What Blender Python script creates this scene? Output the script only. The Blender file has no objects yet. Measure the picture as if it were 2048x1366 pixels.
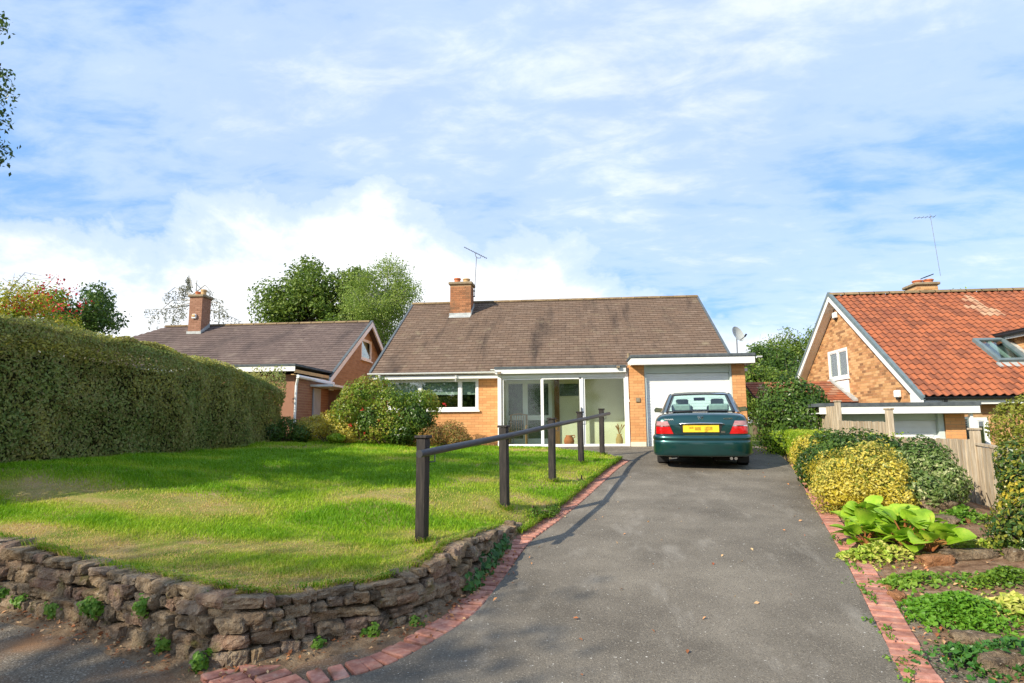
import bpy, bmesh, math, random
import numpy as np
from mathutils import Vector, Matrix
from mathutils.bvhtree import BVHTree

rng = np.random.default_rng(11)
random.seed(5)
S = bpy.context.scene
COL = S.collection
rad = math.radians

# ------------------------------------------------------------------ camera
FPX, YAW, PITCH, ROLL = 1226.0, rad(5.6), rad(7.7), rad(-0.43)
EYE = np.array([0.0, 0.0, 0.6])           # z = 0 is the ground at the garage door
Wd = np.array([-math.sin(YAW)*math.cos(PITCH), math.cos(YAW)*math.cos(PITCH), math.sin(PITCH)])
_r = np.array([math.cos(YAW), math.sin(YAW), 0.0])
_u = np.cross(_r, Wd)
Rt = _r*math.cos(ROLL) + _u*math.sin(ROLL)
Up = np.cross(Rt, Wd)
cam = bpy.data.cameras.new('camera')
cam.sensor_width = 36.0
cam.lens = 36.0*FPX/2048.0
cam.clip_start, cam.clip_end = 0.05, 3000.0
cam_o = bpy.data.objects.new('camera', cam)
COL.objects.link(cam_o)
cam_o.matrix_world = Matrix(((Rt[0], Up[0], -Wd[0], EYE[0]), (Rt[1], Up[1], -Wd[1], EYE[1]), (Rt[2], Up[2], -Wd[2], EYE[2]), (0, 0, 0, 1)))
S.camera = cam_o

# ------------------------------------------------------------------ sun, sky, exposure
SUN_EL, SUN_FROM = rad(31.0), rad(223.5)   # sun stands to the front left of the houses (towards -X, -Y)
sun = bpy.data.lights.new('sun', 'SUN')
sun.energy, sun.angle, sun.color = 4.6, rad(0.5), (1.0, 0.91, 0.75)
sun_o = bpy.data.objects.new('sun', sun)
COL.objects.link(sun_o)
sdir = Vector((math.cos(SUN_EL)*math.cos(SUN_FROM), math.cos(SUN_EL)*math.sin(SUN_FROM), math.sin(SUN_EL)))
sun_o.rotation_euler = sdir.to_track_quat('Z', 'Y').to_euler()
sun_o.location = sdir*60

world = bpy.data.worlds.new('World')
S.world = world
world.use_nodes = True
wt = world.node_tree
wn, wl = wt.nodes, wt.links
wn.clear()
def WN(t, **k):
    n = wn.new(t)
    for a, b in k.items(): setattr(n, a, b)
    return n
def wmath(op, a, b=None, c=None, clamp=False):
    n = WN('ShaderNodeMath', operation=op, use_clamp=clamp)
    for i, v in enumerate((a, b, c)):
        if v is None: continue
        if isinstance(v, (int, float)): n.inputs[i].default_value = v
        else: wl.new(v, n.inputs[i])
    return n.outputs[0]
def wramp(val, pts):
    n = WN('ShaderNodeValToRGB')
    cr = n.color_ramp
    cr.interpolation = 'EASE'
    while len(cr.elements) < len(pts): cr.elements.new(0.5)
    for e, (p, c) in zip(cr.elements, pts):
        e.position = p; e.color = (c, c, c, 1)
    wl.new(val, n.inputs[0])
    return n.outputs[0]
sky = WN('ShaderNodeTexSky', sky_type='NISHITA')
sky.sun_disc = False
sky.sun_elevation = SUN_EL
sky.sun_rotation = rad(90) - SUN_FROM     # clockwise from +Y
sky.air_density, sky.dust_density, sky.ozone_density = 1.0, 0.2, 1.6
tc = WN('ShaderNodeTexCoord')
nrm = WN('ShaderNodeVectorMath', operation='NORMALIZE')
wl.new(tc.outputs['Generated'], nrm.inputs[0])
sx = WN('ShaderNodeSeparateXYZ'); wl.new(nrm.outputs[0], sx.inputs[0])
zc = wmath('ADD', wmath('MAXIMUM', sx.outputs[2], 0.0), 0.16)
pv = WN('ShaderNodeCombineXYZ')
wl.new(wmath('DIVIDE', sx.outputs[0], zc), pv.inputs[0])
wl.new(wmath('DIVIDE', sx.outputs[1], zc), pv.inputs[1])
def wnoise(vec, scale, detail, rough, dist, loc=(0, 0, 0), rot=0.0, scl=(1, 1, 1)):
    mp = WN('ShaderNodeMapping')
    mp.inputs['Location'].default_value = loc
    mp.inputs['Rotation'].default_value = (0, 0, rot)
    mp.inputs['Scale'].default_value = scl
    wl.new(vec, mp.inputs[0])
    n = WN('ShaderNodeTexNoise')
    n.inputs['Scale'].default_value = scale
    n.inputs['Detail'].default_value = detail
    n.inputs['Roughness'].default_value = rough
    n.inputs['Distortion'].default_value = dist
    wl.new(mp.outputs[0], n.inputs[0])
    return n.outputs[0]
# high thin cloud: broad veils broken by fine ripples
veil = wnoise(pv.outputs[0], 0.62, 5, 0.55, 0.25, loc=(3.4, 1.2, 0))
ripl = wnoise(pv.outputs[0], 4.2, 10, 0.62, 0.25, loc=(1.1, 7.3, 0), rot=rad(28), scl=(1.0, 1.7, 1))
cir = wmath('ADD', wmath("MULTIPLY", veil, 0.74), wmath("MULTIPLY", ripl, 0.44))
cir = wramp(cir, [(0.42, 0.10), (0.61, 0.38), (0.80, 0.74)])
# low bank of cumulus round the horizon
az = wmath('ARCTAN2', sx.outputs[0], sx.outputs[1])
swell = wmath('MULTIPLY', wmath('COSINE', wmath('MULTIPLY', wmath('ADD', az, 0.36), 3.0)), 0.125)
puff = wnoise(nrm.outputs[0], 4.2, 10, 0.60, 0.2, loc=(0.7, 0.2, 2.0), scl=(1, 1, 1.4))
cum = wmath('ADD', wmath('SUBTRACT', wmath('ADD', swell, 0.20), sx.outputs[2]), wmath('MULTIPLY', wmath('SUBTRACT', puff, 0.5), 0.42))
cum = wramp(wmath('MULTIPLY_ADD', cum, 4.0, 0.5, clamp=True), [(0.26, 0.0), (0.50, 0.50), (0.80, 0.94)])
cov = wmath('MAXIMUM', cir, cum)
soft = wnoise(nrm.outputs[0], 2.6, 6, 0.6, 0.2, loc=(5, 5, 1))
cval = wramp(soft, [(0.3, 0.88), (0.7, 1.0)])
ccol = WN('ShaderNodeMixRGB', blend_type='MULTIPLY')
ccol.inputs[0].default_value = 1.0
ccol.inputs[1].default_value = (8.2, 8.3, 8.4, 1)
wl.new(cval, ccol.inputs[2])
mixc = WN('ShaderNodeMixRGB')
wl.new(cov, mixc.inputs[0])
skyt = WN('ShaderNodeMixRGB', blend_type='MULTIPLY')
skyt.inputs[0].default_value = 1.0
skyt.inputs[2].default_value = (1.0, 1.3, 1.6, 1)
wl.new(sky.outputs[0], skyt.inputs[1])
azu = WN('ShaderNodeMixRGB'); azu.inputs[0].default_value = 0.75; azu.inputs[2].default_value = (0.9, 2.75, 6.2, 1)
wl.new(skyt.outputs[0], azu.inputs[1])
wl.new(azu.outputs[0], mixc.inputs[1]); wl.new(ccol.outputs[0], mixc.inputs[2])
bg = WN('ShaderNodeBackground'); bg.inputs[1].default_value = 0.115
wo = WN('ShaderNodeOutputWorld')
wl.new(mixc.outputs[0], bg.inputs[0]); wl.new(bg.outputs[0], wo.inputs[0])

S.view_settings.view_transform = 'Standard'
S.view_settings.look = 'None'
S.view_settings.exposure = 0.52
S.view_settings.gamma = 1.0
S.view_settings.use_curve_mapping = False
S.render.engine = 'CYCLES'
S.cycles.max_bounces = 8
S.cycles.transparent_max_bounces = 12
S.cycles.caustics_reflective = S.cycles.caustics_refractive = False
S.cycles.use_denoising = True
S.cycles.denoising_prefilter = 'NONE'

# ------------------------------------------------------------------ pixel of the photograph -> point at a known plane
def ray(x, y):
    d = Wd*FPX + Rt*(x-1024) - Up*(y-683)
    return d/np.linalg.norm(d)
def onY(x, y, Y): d = ray(x, y); return EYE + d*((Y-EYE[1])/d[1])
def onX(x, y, X): d = ray(x, y); return EYE + d*((X-EYE[0])/d[0])
def onZ(x, y, Z): d = ray(x, y); return EYE + d*((Z-EYE[2])/d[2])
def onP(x, y, p0, n):
    d = ray(x, y); n = np.asarray(n, float)
    return EYE + d*(((np.asarray(p0)-EYE) @ n)/(d @ n))

# ------------------------------------------------------------------ materials
def lin(c):
    return tuple(((v/255.0)/12.92 if v/255.0 <= 0.04045 else ((v/255.0+0.055)/1.055)**2.4) for v in c)
MATS = {}
def mk(name, cols, scale=6.0, detail=6.0, rough=0.8, spec=0.3, bump=None, rnd=None, rcols=None, ramt=0.3, metal=0.0,
       coat=0.0, trans=0.0, stretch=(1, 1, 1), over=None, dist=0.0, rrange=None, sheen=0.0, ramp=(0.32, 0.68)):
    """noise-driven colour ramp; rnd 'attr' | 'obj' shifts value or picks from rcols; over = (cols, scale, lo, hi, stretch) second layer"""
    m = bpy.data.materials.new(name)
    m.use_nodes = True
    t = m.node_tree; N, L = t.nodes, t.links
    b = N['Principled BSDF']
    out = N['Material Output']
    geo = N.new('ShaderNodeNewGeometry')
    def noise(sc, det, st, di=0.0, rg=0.6):
        mp = N.new('ShaderNodeMapping'); mp.inputs['Scale'].default_value = st
        L.new(geo.outputs['Position'], mp.inputs[0])
        n = N.new('ShaderNodeTexNoise')
        n.inputs['Scale'].default_value = sc; n.inputs['Detail'].default_value = det
        n.inputs['Roughness'].default_value = rg; n.inputs['Distortion'].default_value = di
        L.new(mp.outputs[0], n.inputs[0])
        return n.outputs[0]
    def ramp_(v, cs, lo=0.32, hi=0.68):
        r = N.new('ShaderNodeValToRGB'); cr = r.color_ramp
        while len(cr.elements) < len(cs): cr.elements.new(0.5)
        for i, (e, c) in enumerate(zip(cr.elements, cs)):
            e.position = lo + (hi-lo)*i/max(1, len(cs)-1); e.color = (*c[:3], 1)
        L.new(v, r.inputs[0])
        return r.outputs[0]
    if len(cols) == 1:
        rgb = N.new('ShaderNodeRGB'); rgb.outputs[0].default_value = (*cols[0], 1); col = rgb.outputs[0]
    else:
        col = ramp_(noise(scale, detail, stretch, dist), cols, *ramp)
    rv = None
    if rnd == 'attr':
        a = N.new('ShaderNodeAttribute'); a.attribute_name = 'rnd'; rv = a.outputs['Fac']
    elif rnd == 'obj':
        a = N.new('ShaderNodeObjectInfo'); rv = a.outputs['Random']
    if rv is not None:
        if rcols:
            rc = ramp_(rv, rcols, 0.0, 1.0)
            mx = N.new('ShaderNodeMixRGB'); mx.blend_type = 'MIX'; mx.inputs[0].default_value = ramt
            L.new(col, mx.inputs[1]); L.new(rc, mx.inputs[2]); col = mx.outputs[0]
        else:
            h = N.new('ShaderNodeHueSaturation')
            mr = N.new('ShaderNodeMapRange'); mr.inputs['To Min'].default_value = 1-ramt; mr.inputs['To Max'].default_value = 1+ramt
            L.new(rv, mr.inputs[0]); L.new(mr.outputs[0], h.inputs['Value']); L.new(col, h.inputs['Color']); col = h.outputs[0]
    for ov in (over or []):
        oc, osc, lo, hi, st = ov
        f = ramp_(noise(osc, 6, st, 0.3), [(0, 0, 0), (1, 1, 1)], lo, hi)
        mx = N.new('ShaderNodeMixRGB'); L.new(f, mx.inputs[0]); L.new(col, mx.inputs[1])
        mx.inputs[2].default_value = (*oc, 1); col = mx.outputs[0]
    L.new(col, b.inputs['Base Color'])
    b.inputs['Roughness'].default_value = rough
    b.inputs['Specular IOR Level'].default_value = spec
    b.inputs['Metallic'].default_value = metal
    b.inputs['Coat Weight'].default_value = coat
    b.inputs['Coat Roughness'].default_value = 0.04
    if bump:
        bs, bst, bd = bump
        bn = N.new('ShaderNodeBump'); bn.inputs['Strength'].default_value = bst; bn.inputs['Distance'].default_value = bd
        L.new(noise(bs, 8, stretch, 0.0, 0.65), bn.inputs['Height']); L.new(bn.outputs[0], b.inputs['Normal'])
    if trans > 0:
        tr = N.new('ShaderNodeBsdfTranslucent'); L.new(col, tr.inputs[0])
        ms = N.new('ShaderNodeMixShader'); ms.inputs[0].default_value = trans
        L.new(b.outputs[0], ms.inputs[1]); L.new(tr.outputs[0], ms.inputs[2]); L.new(ms.outputs[0], out.inputs[0])
    MATS[name] = m
    return m
def leafmat(name, rcols, rough=0.45, trans=0.32, spec=0.35):
    return mk(name, [rcols[len(rcols)//2]], rough=rough, spec=spec, rnd='attr', rcols=rcols, ramt=1.0, trans=trans)
def glassmat(name, tint, refl=0.10, tr=0.9, rough=0.0, bumpy=0.0):
    m = bpy.data.materials.new(name); m.use_nodes = True
    N, L = m.node_tree.nodes, m.node_tree.links
    N.remove(N['Principled BSDF'])
    t = N.new('ShaderNodeBsdfTransparent'); t.inputs[0].default_value = (*tint, 1)
    g = N.new('ShaderNodeBsdfGlossy'); g.inputs['Roughness'].default_value = rough; g.inputs[0].default_value = (1, 1, 1, 1)
    ge0 = N.new('ShaderNodeNewGeometry'); dt = N.new('ShaderNodeVectorMath'); dt.operation = 'DOT_PRODUCT'
    L.new(ge0.outputs['Normal'], dt.inputs[0]); L.new(ge0.outputs['Incoming'], dt.inputs[1])
    def mth(op, *v):
        q = N.new('ShaderNodeMath'); q.operation = op
        for i_, x_ in enumerate(v):
            if isinstance(x_, (int, float)): q.inputs[i_].default_value = x_
            else: L.new(x_, q.inputs[i_])
        return q
    ad = mth('MULTIPLY_ADD', mth('POWER', mth('SUBTRACT', 1.0, mth('ABSOLUTE', dt.outputs['Value']).outputs[0]).outputs[0], 5.0).outputs[0], 0.9, 0.045+refl); ad.use_clamp = True
    mx = N.new('ShaderNodeMixShader'); L.new(ad.outputs[0], mx.inputs[0]); L.new(t.outputs[0], mx.inputs[1]); L.new(g.outputs[0], mx.inputs[2])
    if bumpy:
        ge = N.new('ShaderNodeNewGeometry'); n = N.new('ShaderNodeTexNoise'); n.inputs['Scale'].default_value = 60
        L.new(ge.outputs['Position'], n.inputs[0])
        b = N.new('ShaderNodeBump'); b.inputs['Strength'].default_value = bumpy; b.inputs['Distance'].default_value = 0.01
        L.new(n.outputs[0], b.inputs['Height']); L.new(b.outputs[0], g.inputs['Normal'])
    L.new(mx.outputs[0], N['Material Output'].inputs[0])
    return m

# ------------------------------------------------------------------ mesh building
WO = {}                                    # world position of every object's origin
def fast_mesh(name, V, F, rnd=None, smooth=False):
    V = np.ascontiguousarray(V, np.float32); F = np.ascontiguousarray(F, np.int32)
    me = bpy.data.meshes.new(name)
    k = F.shape[1]
    me.vertices.add(len(V)); me.vertices.foreach_set('co', V.ravel())
    me.loops.add(F.size); me.loops.foreach_set('vertex_index', F.ravel())
    me.polygons.add(len(F))
    me.polygons.foreach_set('loop_start', np.arange(0, F.size, k, dtype=np.int32))
    me.polygons.foreach_set('loop_total', np.full(len(F), k, np.int32))
    me.polygons.foreach_set('use_smooth', np.full(len(F), bool(smooth)))
    me.update(calc_edges=True)
    if rnd is not None:
        a = me.attributes.new('rnd', 'FLOAT', 'FACE'); a.data.foreach_set('value', np.ascontiguousarray(rnd, np.float32))
    return me
def tag(o, label=None, cat=None, group=None, kind=None):
    if label: o['label'] = label
    if cat: o['category'] = cat
    if group: o['group'] = group
    if kind: o['kind'] = kind
    return o
def link(name, me, mats, parent=None, origin=(0, 0, 0)):
    o = bpy.data.objects.new(name, me)
    COL.objects.link(o)
    if me is not None and mats is not None and len(me.materials) == 0:
        for m in (mats if isinstance(mats, (list, tuple)) else [mats]): me.materials.append(m)
    org = np.asarray(origin, float)
    WO[o.name] = org
    if parent is not None:
        o.parent = parent; o.location = org - WO[parent.name]
    else: o.location = org
    return o
def thing(name, loc, label, cat, group=None):
    o = bpy.data.objects.new(name, None); COL.objects.link(o)
    o.empty_display_size = 0.2
    o.location = loc; WO[o.name] = np.asarray(loc, float)
    return tag(o, label, cat, group)
def link_np(name, V, F, mats, parent=None, rnd=None, smooth=False):
    V = np.asarray(V, float)
    org = np.array([(V[:, 0].min()+V[:, 0].max())/2, (V[:, 1].min()+V[:, 1].max())/2, V[:, 2].min()])
    return link(name, fast_mesh(name, V-org, F, rnd, smooth), mats, parent, org)
class MB:
    """collects primitive shapes in world coordinates and links them as ONE mesh object"""
    def __init__(s): s.v, s.f, s.r, s.mi, s.cur, s.m = [], [], [], [], 0.5, 0
    def add(s, vs, fs, rnd=None):
        k = len(s.v); s.v += [tuple(map(float, p)) for p in vs]
        for f in fs: s.f.append(tuple(i+k for i in f)); s.r.append(s.cur if rnd is None else rnd); s.mi.append(s.m)
        return s
    def box(s, a, b, rnd=None):
        (x0, y0, z0), (x1, y1, z1) = a, b
        return s.add([(x0, y0, z0), (x1, y0, z0), (x1, y1, z0), (x0, y1, z0), (x0, y0, z1), (x1, y0, z1), (x1, y1, z1), (x0, y1, z1)],
                     [(3, 2, 1, 0), (4, 5, 6, 7), (0, 1, 5, 4), (1, 2, 6, 5), (2, 3, 7, 6), (3, 0, 4, 7)], rnd)
    def obox(s, c, ax, ay, az, rnd=None):
        c, ax, ay, az = map(np.asarray, (c, ax, ay, az))
        P = [c+i*ax+j*ay+k*az for k in (-1, 1) for j in (-1, 1) for i in (-1, 1)]
        return s.add(P, [(0, 2, 3, 1), (4, 5, 7, 6), (0, 1, 5, 4), (1, 3, 7, 5), (3, 2, 6, 7), (2, 0, 4, 6)], rnd)
    def cbox(s, a, b, c=0.01, rnd=None):
        """box with chamfered edges"""
        a = np.array(a, float); b = np.array(b, float); ce = (a+b)/2; h = (b-a)/2
        c = min(c, h.min()*0.49)
        return s.hull([(ce[0]+sx*(h[0]-(0 if i == 0 else c)), ce[1]+sy*(h[1]-(0 if i == 1 else c)), ce[2]+sz*(h[2]-(0 if i == 2 else c)))
                       for i in range(3) for sx in (-1, 1) for sy in (-1, 1) for sz in (-1, 1)], rnd)
    def hull(s, pts, rnd=None):
        bm = bmesh.new()
        for p in pts: bm.verts.new(p)
        r = bmesh.ops.convex_hull(bm, input=bm.verts)
        bmesh.ops.dissolve_limit(bm, angle_limit=0.02, verts=bm.verts, edges=bm.edges)
        bm.verts.index_update()
        vs = [tuple(v.co) for v in bm.verts]; fs = [tuple(v.index for v in f.verts) for f in bm.faces]
        bm.free()
        return s.add(vs, fs, rnd)
    def prism(s, poly, d, rnd=None):
        """closed polygon (3-d points) extruded along d"""
        n = len(poly); P = [np.asarray(p, float) for p in poly]; d = np.asarray(d, float)
        fs = [tuple(range(n)), tuple(range(2*n-1, n-1, -1))] + [(i, i+n, (i+1) % n+n, (i+1) % n) for i in range(n)]
        return s.add(P+[p+d for p in P], fs, rnd)
    def tube(s, pts, rads, n=8, cap=True, rnd=None):
        pts = [np.asarray(p, float) for p in pts]
        if isinstance(rads, (int, float)): rads = [rads]*len(pts)
        vs, fs = [], []
        t0 = pts[1]-pts[0]; t0 = t0/np.linalg.norm(t0)
        ref = np.array([0, 0, 1.0]) if abs(t0[2]) < 0.9 else np.array([1.0, 0, 0])
        a = np.cross(t0, ref); a /= np.linalg.norm(a)
        for i, p in enumerate(pts):
            t = pts[min(i+1, len(pts)-1)]-pts[max(i-1, 0)]; t = t/(np.linalg.norm(t)+1e-9)
            a = a-t*(a@t); a /= (np.linalg.norm(a)+1e-9); b = np.cross(t, a)
            for k in range(n):
                w = 2*math.pi*k/n; vs.append(p+rads[i]*(a*math.cos(w)+b*math.sin(w)))
        for i in range(len(pts)-1):
            for k in range(n): fs.append((i*n+k, i*n+(k+1) % n, (i+1)*n+(k+1) % n, (i+1)*n+k))
        if cap: fs += [tuple(range(n-1, -1, -1)), tuple(range((len(pts)-1)*n, len(pts)*n))]
        return s.add(vs, fs, rnd)
    def lathe(s, prof, c=(0, 0, 0), n=16, axis='z', rnd=None):
        vs, fs = [], []
        for r, h in prof:
            for k in range(n):
                w = 2*math.pi*k/n; p = (r*math.cos(w), r*math.sin(w), h)
                if axis == 'x': p = (h, p[0], p[1])
                if axis == 'y': p = (p[0], h, p[1])
                vs.append(np.add(c, p))
        for i in range(len(prof)-1):
            for k in range(n): fs.append((i*n+k, i*n+(k+1) % n, (i+1)*n+(k+1) % n, (i+1)*n+k))
        fs += [tuple(range(n-1, -1, -1)), tuple(range((len(prof)-1)*n, len(prof)*n))]
        return s.add(vs, fs, rnd)
    def grid(s, P, rnd=None, closed=False):
        """P: rows x cols x 3"""
        P = np.asarray(P, float); r, c = P.shape[:2]
        fs = [(i*c+j, i*c+j+1, (i+1)*c+j+1, (i+1)*c+j) for i in range(r-1) for j in range(c-1)]
        return s.add(P.reshape(-1, 3), fs, rnd)
    def mesh(s, name, org, smooth=False):
        me = bpy.data.meshes.new(name)
        me.from_pydata((np.asarray(s.v)-org).tolist(), [], s.f); me.update()
        a = me.attributes.new('rnd', 'FLOAT', 'FACE'); a.data.foreach_set('value', np.asarray(s.r, np.float32))
        me.polygons.foreach_set('material_index', np.asarray(s.mi, np.int32))
        if smooth: me.polygons.foreach_set('use_smooth', [True]*len(me.polygons))
        return me
    def build(s, name, mats, parent=None, smooth=False, fix=False, bevel=0.0, org=None):
        V = np.asarray(s.v)
        if org is None: org = np.array([(V[:, 0].min()+V[:, 0].max())/2, (V[:, 1].min()+V[:, 1].max())/2, V[:, 2].min()])
        me = s.mesh(name, org, smooth)
        if fix:
            bm = bmesh.new(); bm.from_mesh(me); bmesh.ops.recalc_face_normals(bm, faces=bm.faces); bm.to_mesh(me); bm.free()
        o = link(name, me, mats, parent, org)
        if bevel:
            md = o.modifiers.new('bevel', 'BEVEL'); md.width = bevel; md.segments = 2; md.limit_method = 'ANGLE'
        return o
def copy_obj(src, parent, origin, rot=None, name=None):
    o = bpy.data.objects.new(name or src.name.split('.')[0], src.data)
    COL.objects.link(o); WO[o.name] = np.asarray(origin, float)
    o.parent = parent
    o.location = np.asarray(origin, float)-(WO[parent.name] if parent else 0)
    if rot is not None: o.rotation_euler = rot
    return o
def smoothmod(o, lv=1):
    md = o.modifiers.new('subdivision', 'SUBSURF'); md.levels = md.render_levels = lv
    return o
# value noise for shaping
_perm = rng.random((64, 64, 64))
def vnoise(p, sc=1.0):
    p = np.asarray(p, float)*sc; i = np.floor(p).astype(int); f = p-i; f = f*f*(3-2*f)
    r = 0
    for dx in (0, 1):
        for dy in (0, 1):
            for dz in (0, 1):
                w = (f[..., 0] if dx else 1-f[..., 0])*(f[..., 1] if dy else 1-f[..., 1])*(f[..., 2] if dz else 1-f[..., 2])
                r = r+w*_perm[(i[..., 0]+dx) % 64, (i[..., 1]+dy) % 64, (i[..., 2]+dz) % 64]
    return r
def fnoise(p, sc=1.0, oct=3):
    return sum(vnoise(np.asarray(p)+7.3*k, sc*2**k)*0.5**k for k in range(oct))/sum(0.5**k for k in range(oct))

# ================================================================== GROUND, DRIVE, LAWN, WALL
def sstep(a, b, x):
    t = np.clip((np.asarray(x, float)-a)/(b-a), 0, 1); return t*t*(3-2*t)
def zd(Y): return np.interp(Y, [-50, 2.5, 3.5, 12.0, 13.5, 17, 60], [-1.06, -1.05, -0.98, -0.235, -0.14, -0.02, 0.0])
def zground(X, Y):
    X = np.asarray(X, float); Y = np.asarray(Y, float)
    base = zd(Y)-0.16
    up = sstep(-2, -7, X)*sstep(6, 9, Y)
    base = base*(1-up)+0.0*up
    return base-0.85*sstep(5.4, 7.4, X)*sstep(30, 20, Y)
M_soil = mk('soil', [lin((96, 72, 54)), lin((134, 106, 82)), lin((164, 138, 112))], 9, 8, 0.95, 0.1, (40, 0.9, 0.03))
M_field = mk('rough_ground', [lin((70, 84, 34)), lin((104, 110, 50)), lin((120, 104, 70))], 1.5, 8, 0.95, 0.1, (12, 0.6, 0.05))
xs = np.unique(np.concatenate([np.linspace(-500, -40, 12), np.linspace(-40, 40, 81), np.linspace(40, 500, 12)]))
ys = np.unique(np.concatenate([np.linspace(-300, -20, 10), np.linspace(-20, 60, 81), np.linspace(60, 900, 14)]))
GX, GY = np.meshgrid(xs, ys)
P = np.stack([GX, GY, zground(GX, GY)-0.05], -1)
tag(MB().grid(P).build('ground', M_field, smooth=True, org=np.zeros(3)), kind='structure')

# asphalt
M_drive = mk('driveway_asphalt', [lin((98, 91, 80)), lin((118, 110, 97)), lin((136, 127, 112))], 1.1, 10, 0.9, 0.2, (90, 0.8, 0.012),
             over=[(lin((156, 145, 127)), 74, 0.54, 0.70, (1, 1, 1)), (lin((82, 74, 65)), 90, 0.54, 0.68, (1, 1, 1)), (lin((226, 220, 206)), 40, 0.67, 0.70, (1, 1, 1)), (lin((162, 154, 140)), 2.2, 0.56, 0.9, (1.6, 0.5, 1))])
M_road = mk('road_asphalt', [lin((100, 89, 75)), lin((120, 108, 91)), lin((138, 125, 106))], 1.4, 10, 0.9, 0.2, (80, 0.9, 0.014),
            over=[(lin((176, 164, 146)), 70, 0.53, 0.66, (1, 1, 1)), (lin((74, 66, 58)), 84, 0.52, 0.64, (1, 1, 1)), (lin((134, 102, 74)), 1.1, 0.46, 0.64, (1, 1, 1))])
RA = np.array([(1.75, 2.6), (1.92, 4.04), (2.12, 4.79), (2.35, 5.6), (2.58, 6.42), (2.93, 7.79), (3.29, 9.2), (3.72, 10.8), (4.12, 12.43), (4.45, 13.9), (4.72, 15.3), (4.85, 17.2)])
LA = np.array([(-2.3, 2.6), (-1.98, 3.3), (-1.56, 3.81), (-1.21, 4.09), (-0.92, 4.61), (-0.77, 5.04), (-0.65, 5.83), (-0.5, 6.91), (-0.19, 7.93), (0.23, 9.5), (0.74, 11.56), (1.18, 13.2)])
def path_pts(pts, step=0.05):
    """smooth resample of a polyline by arc length (Catmull-Rom)"""
    p = np.asarray(pts, float); q = []
    e = np.vstack([2*p[0]-p[1], p, 2*p[-1]-p[-2]])
    for i in range(1, len(e)-2):
        for t in np.linspace(0, 1, 24, endpoint=False):
            a, b, c, d = e[i-1], e[i], e[i+1], e[i+2]
            q.append(0.5*((2*b)+(-a+c)*t+(2*a-5*b+4*c-d)*t*t+(-a+3*b-3*c+d)*t**3))
    q.append(p[-1]); q = np.array(q)
    s = np.concatenate([[0], np.cumsum(np.linalg.norm(np.diff(q[:, :2], axis=0), axis=1))])
    n = max(2, int(s[-1]/step)); u = np.linspace(0, s[-1], n)
    return np.stack([np.interp(u, s, q[:, k]) for k in range(q.shape[1])], -1), u
def xL(Y): return np.interp(Y, list(LA[:, 1])+[14.2, 15.5, 16.9], list(LA[:, 0])+[0.6, -0.6, -1.9])
def xR(Y): return np.interp(Y, RA[:, 1], RA[:, 0])
rows = []
for Y in np.arange(2.9, 17.31, 0.12):
    l, r = float(xL(Y)), float(xR(Y))
    if Y > 13.2: l = min(l, float(np.interp(Y, [13.2, 13.6, 15, 17.3], [1.18, 0.75, -0.4, -2.2])))
    u = np.linspace(0, 1, 26)
    X = l+(r-l)*u
    z = zd(Y)+0.012*np.sin(u*math.pi)+0.01*(vnoise(np.stack([X*0.9, np.full_like(X, Y*0.9), X*0], -1))-0.5)
    rows.append(np.stack([X, np.full_like(X, Y), z], -1))
tag(MB().grid(rows).build('driveway', M_drive, smooth=True, org=np.zeros(3)), kind='structure')
GX, GY = np.meshgrid(np.linspace(-40, 40, 161), np.linspace(-9, 6.2, 60))
P = np.stack([GX, GY, zd(GY)-0.014+0.012*(vnoise(np.stack([GX*0.7, GY*0.7, GX*0], -1))-0.5)], -1)
tag(MB().grid(P).build('road', M_road, smooth=True, org=np.zeros(3)), kind='structure')

# lawn: thin-plate surface through heights read off the wall, posts, hedge and house
WALLB = np.array([(-8.9, 6.2), (-6.9, 5.75), (-5.9, 5.38), (-4.79, 4.92), (-4.34, 4.78), (-3.8, 4.6), (-3.29, 4.39), (-2.86, 4.2), (-2.55, 4.07), (-2.32, 4.02), (-2.12, 4.07), (-1.93, 4.24), (-1.69, 4.42),
                  (-1.43, 4.60), (-1.22, 4.82), (-1.09, 5.02), (-0.98, 5.36), (-0.87, 5.95), (-0.78, 6.85), (-0.70, 7.4)])
WALLH = np.array([0.45, 0.47, 0.47, 0.47, 0.44, 0.40, 0.42, 0.43, 0.44, 0.43, 0.40, 0.36, 0.345, 0.32, 0.33, 0.36, 0.40, 0.32, 0.16, 0.08])
ctrl = [(-1.46, 5.93, -0.5), (-0.87, 7.79, -0.41), (-0.35, 9.95, -0.30), (0.14, 12.15, -0.16), (0.63, 14.05, -0.07), (-7.5, 7.0, 0.05), (-7.6, 10.5, 0.08), (-7.5, 15.3, 0.21), (-9, 6.2, -0.2), (-9.5, 12, 0.1),
        (-4.5, 16.5, 0.06), (-6, 17, 0.12), (-2, 16.9, -0.02), (0, 16.4, -0.04), (-4.2, 8.3, -0.22), (-4, 12, -0.03)]
for (x, y), h in zip(WALLB, WALLH):
    ctrl.append((x+0.02, y+0.14, float(zd(y))+h-0.025))
for Y in (8.0, 9.0, 10, 11, 12, 13): ctrl.append((float(xL(Y))-0.22, Y, float(zd(Y))+0.05))
CT = np.array(ctrl)
def _U(r2): return np.where(r2 > 1e-12, r2*np.log(np.maximum(r2, 1e-12)), 0.0)
NCT = len(CT); n = NCT
A = np.zeros((n+3, n+3))
A[:n, :n] = _U(((CT[:, None, :2]-CT[None, :, :2])**2).sum(-1))+np.eye(n)*0.02
A[:n, n] = 1; A[:n, n+1:] = CT[:, :2]; A[n, :n] = 1; A[n+1:, :n] = CT[:, :2].T
TW = np.linalg.solve(A, np.concatenate([CT[:, 2], np.zeros(3)]))
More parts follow.
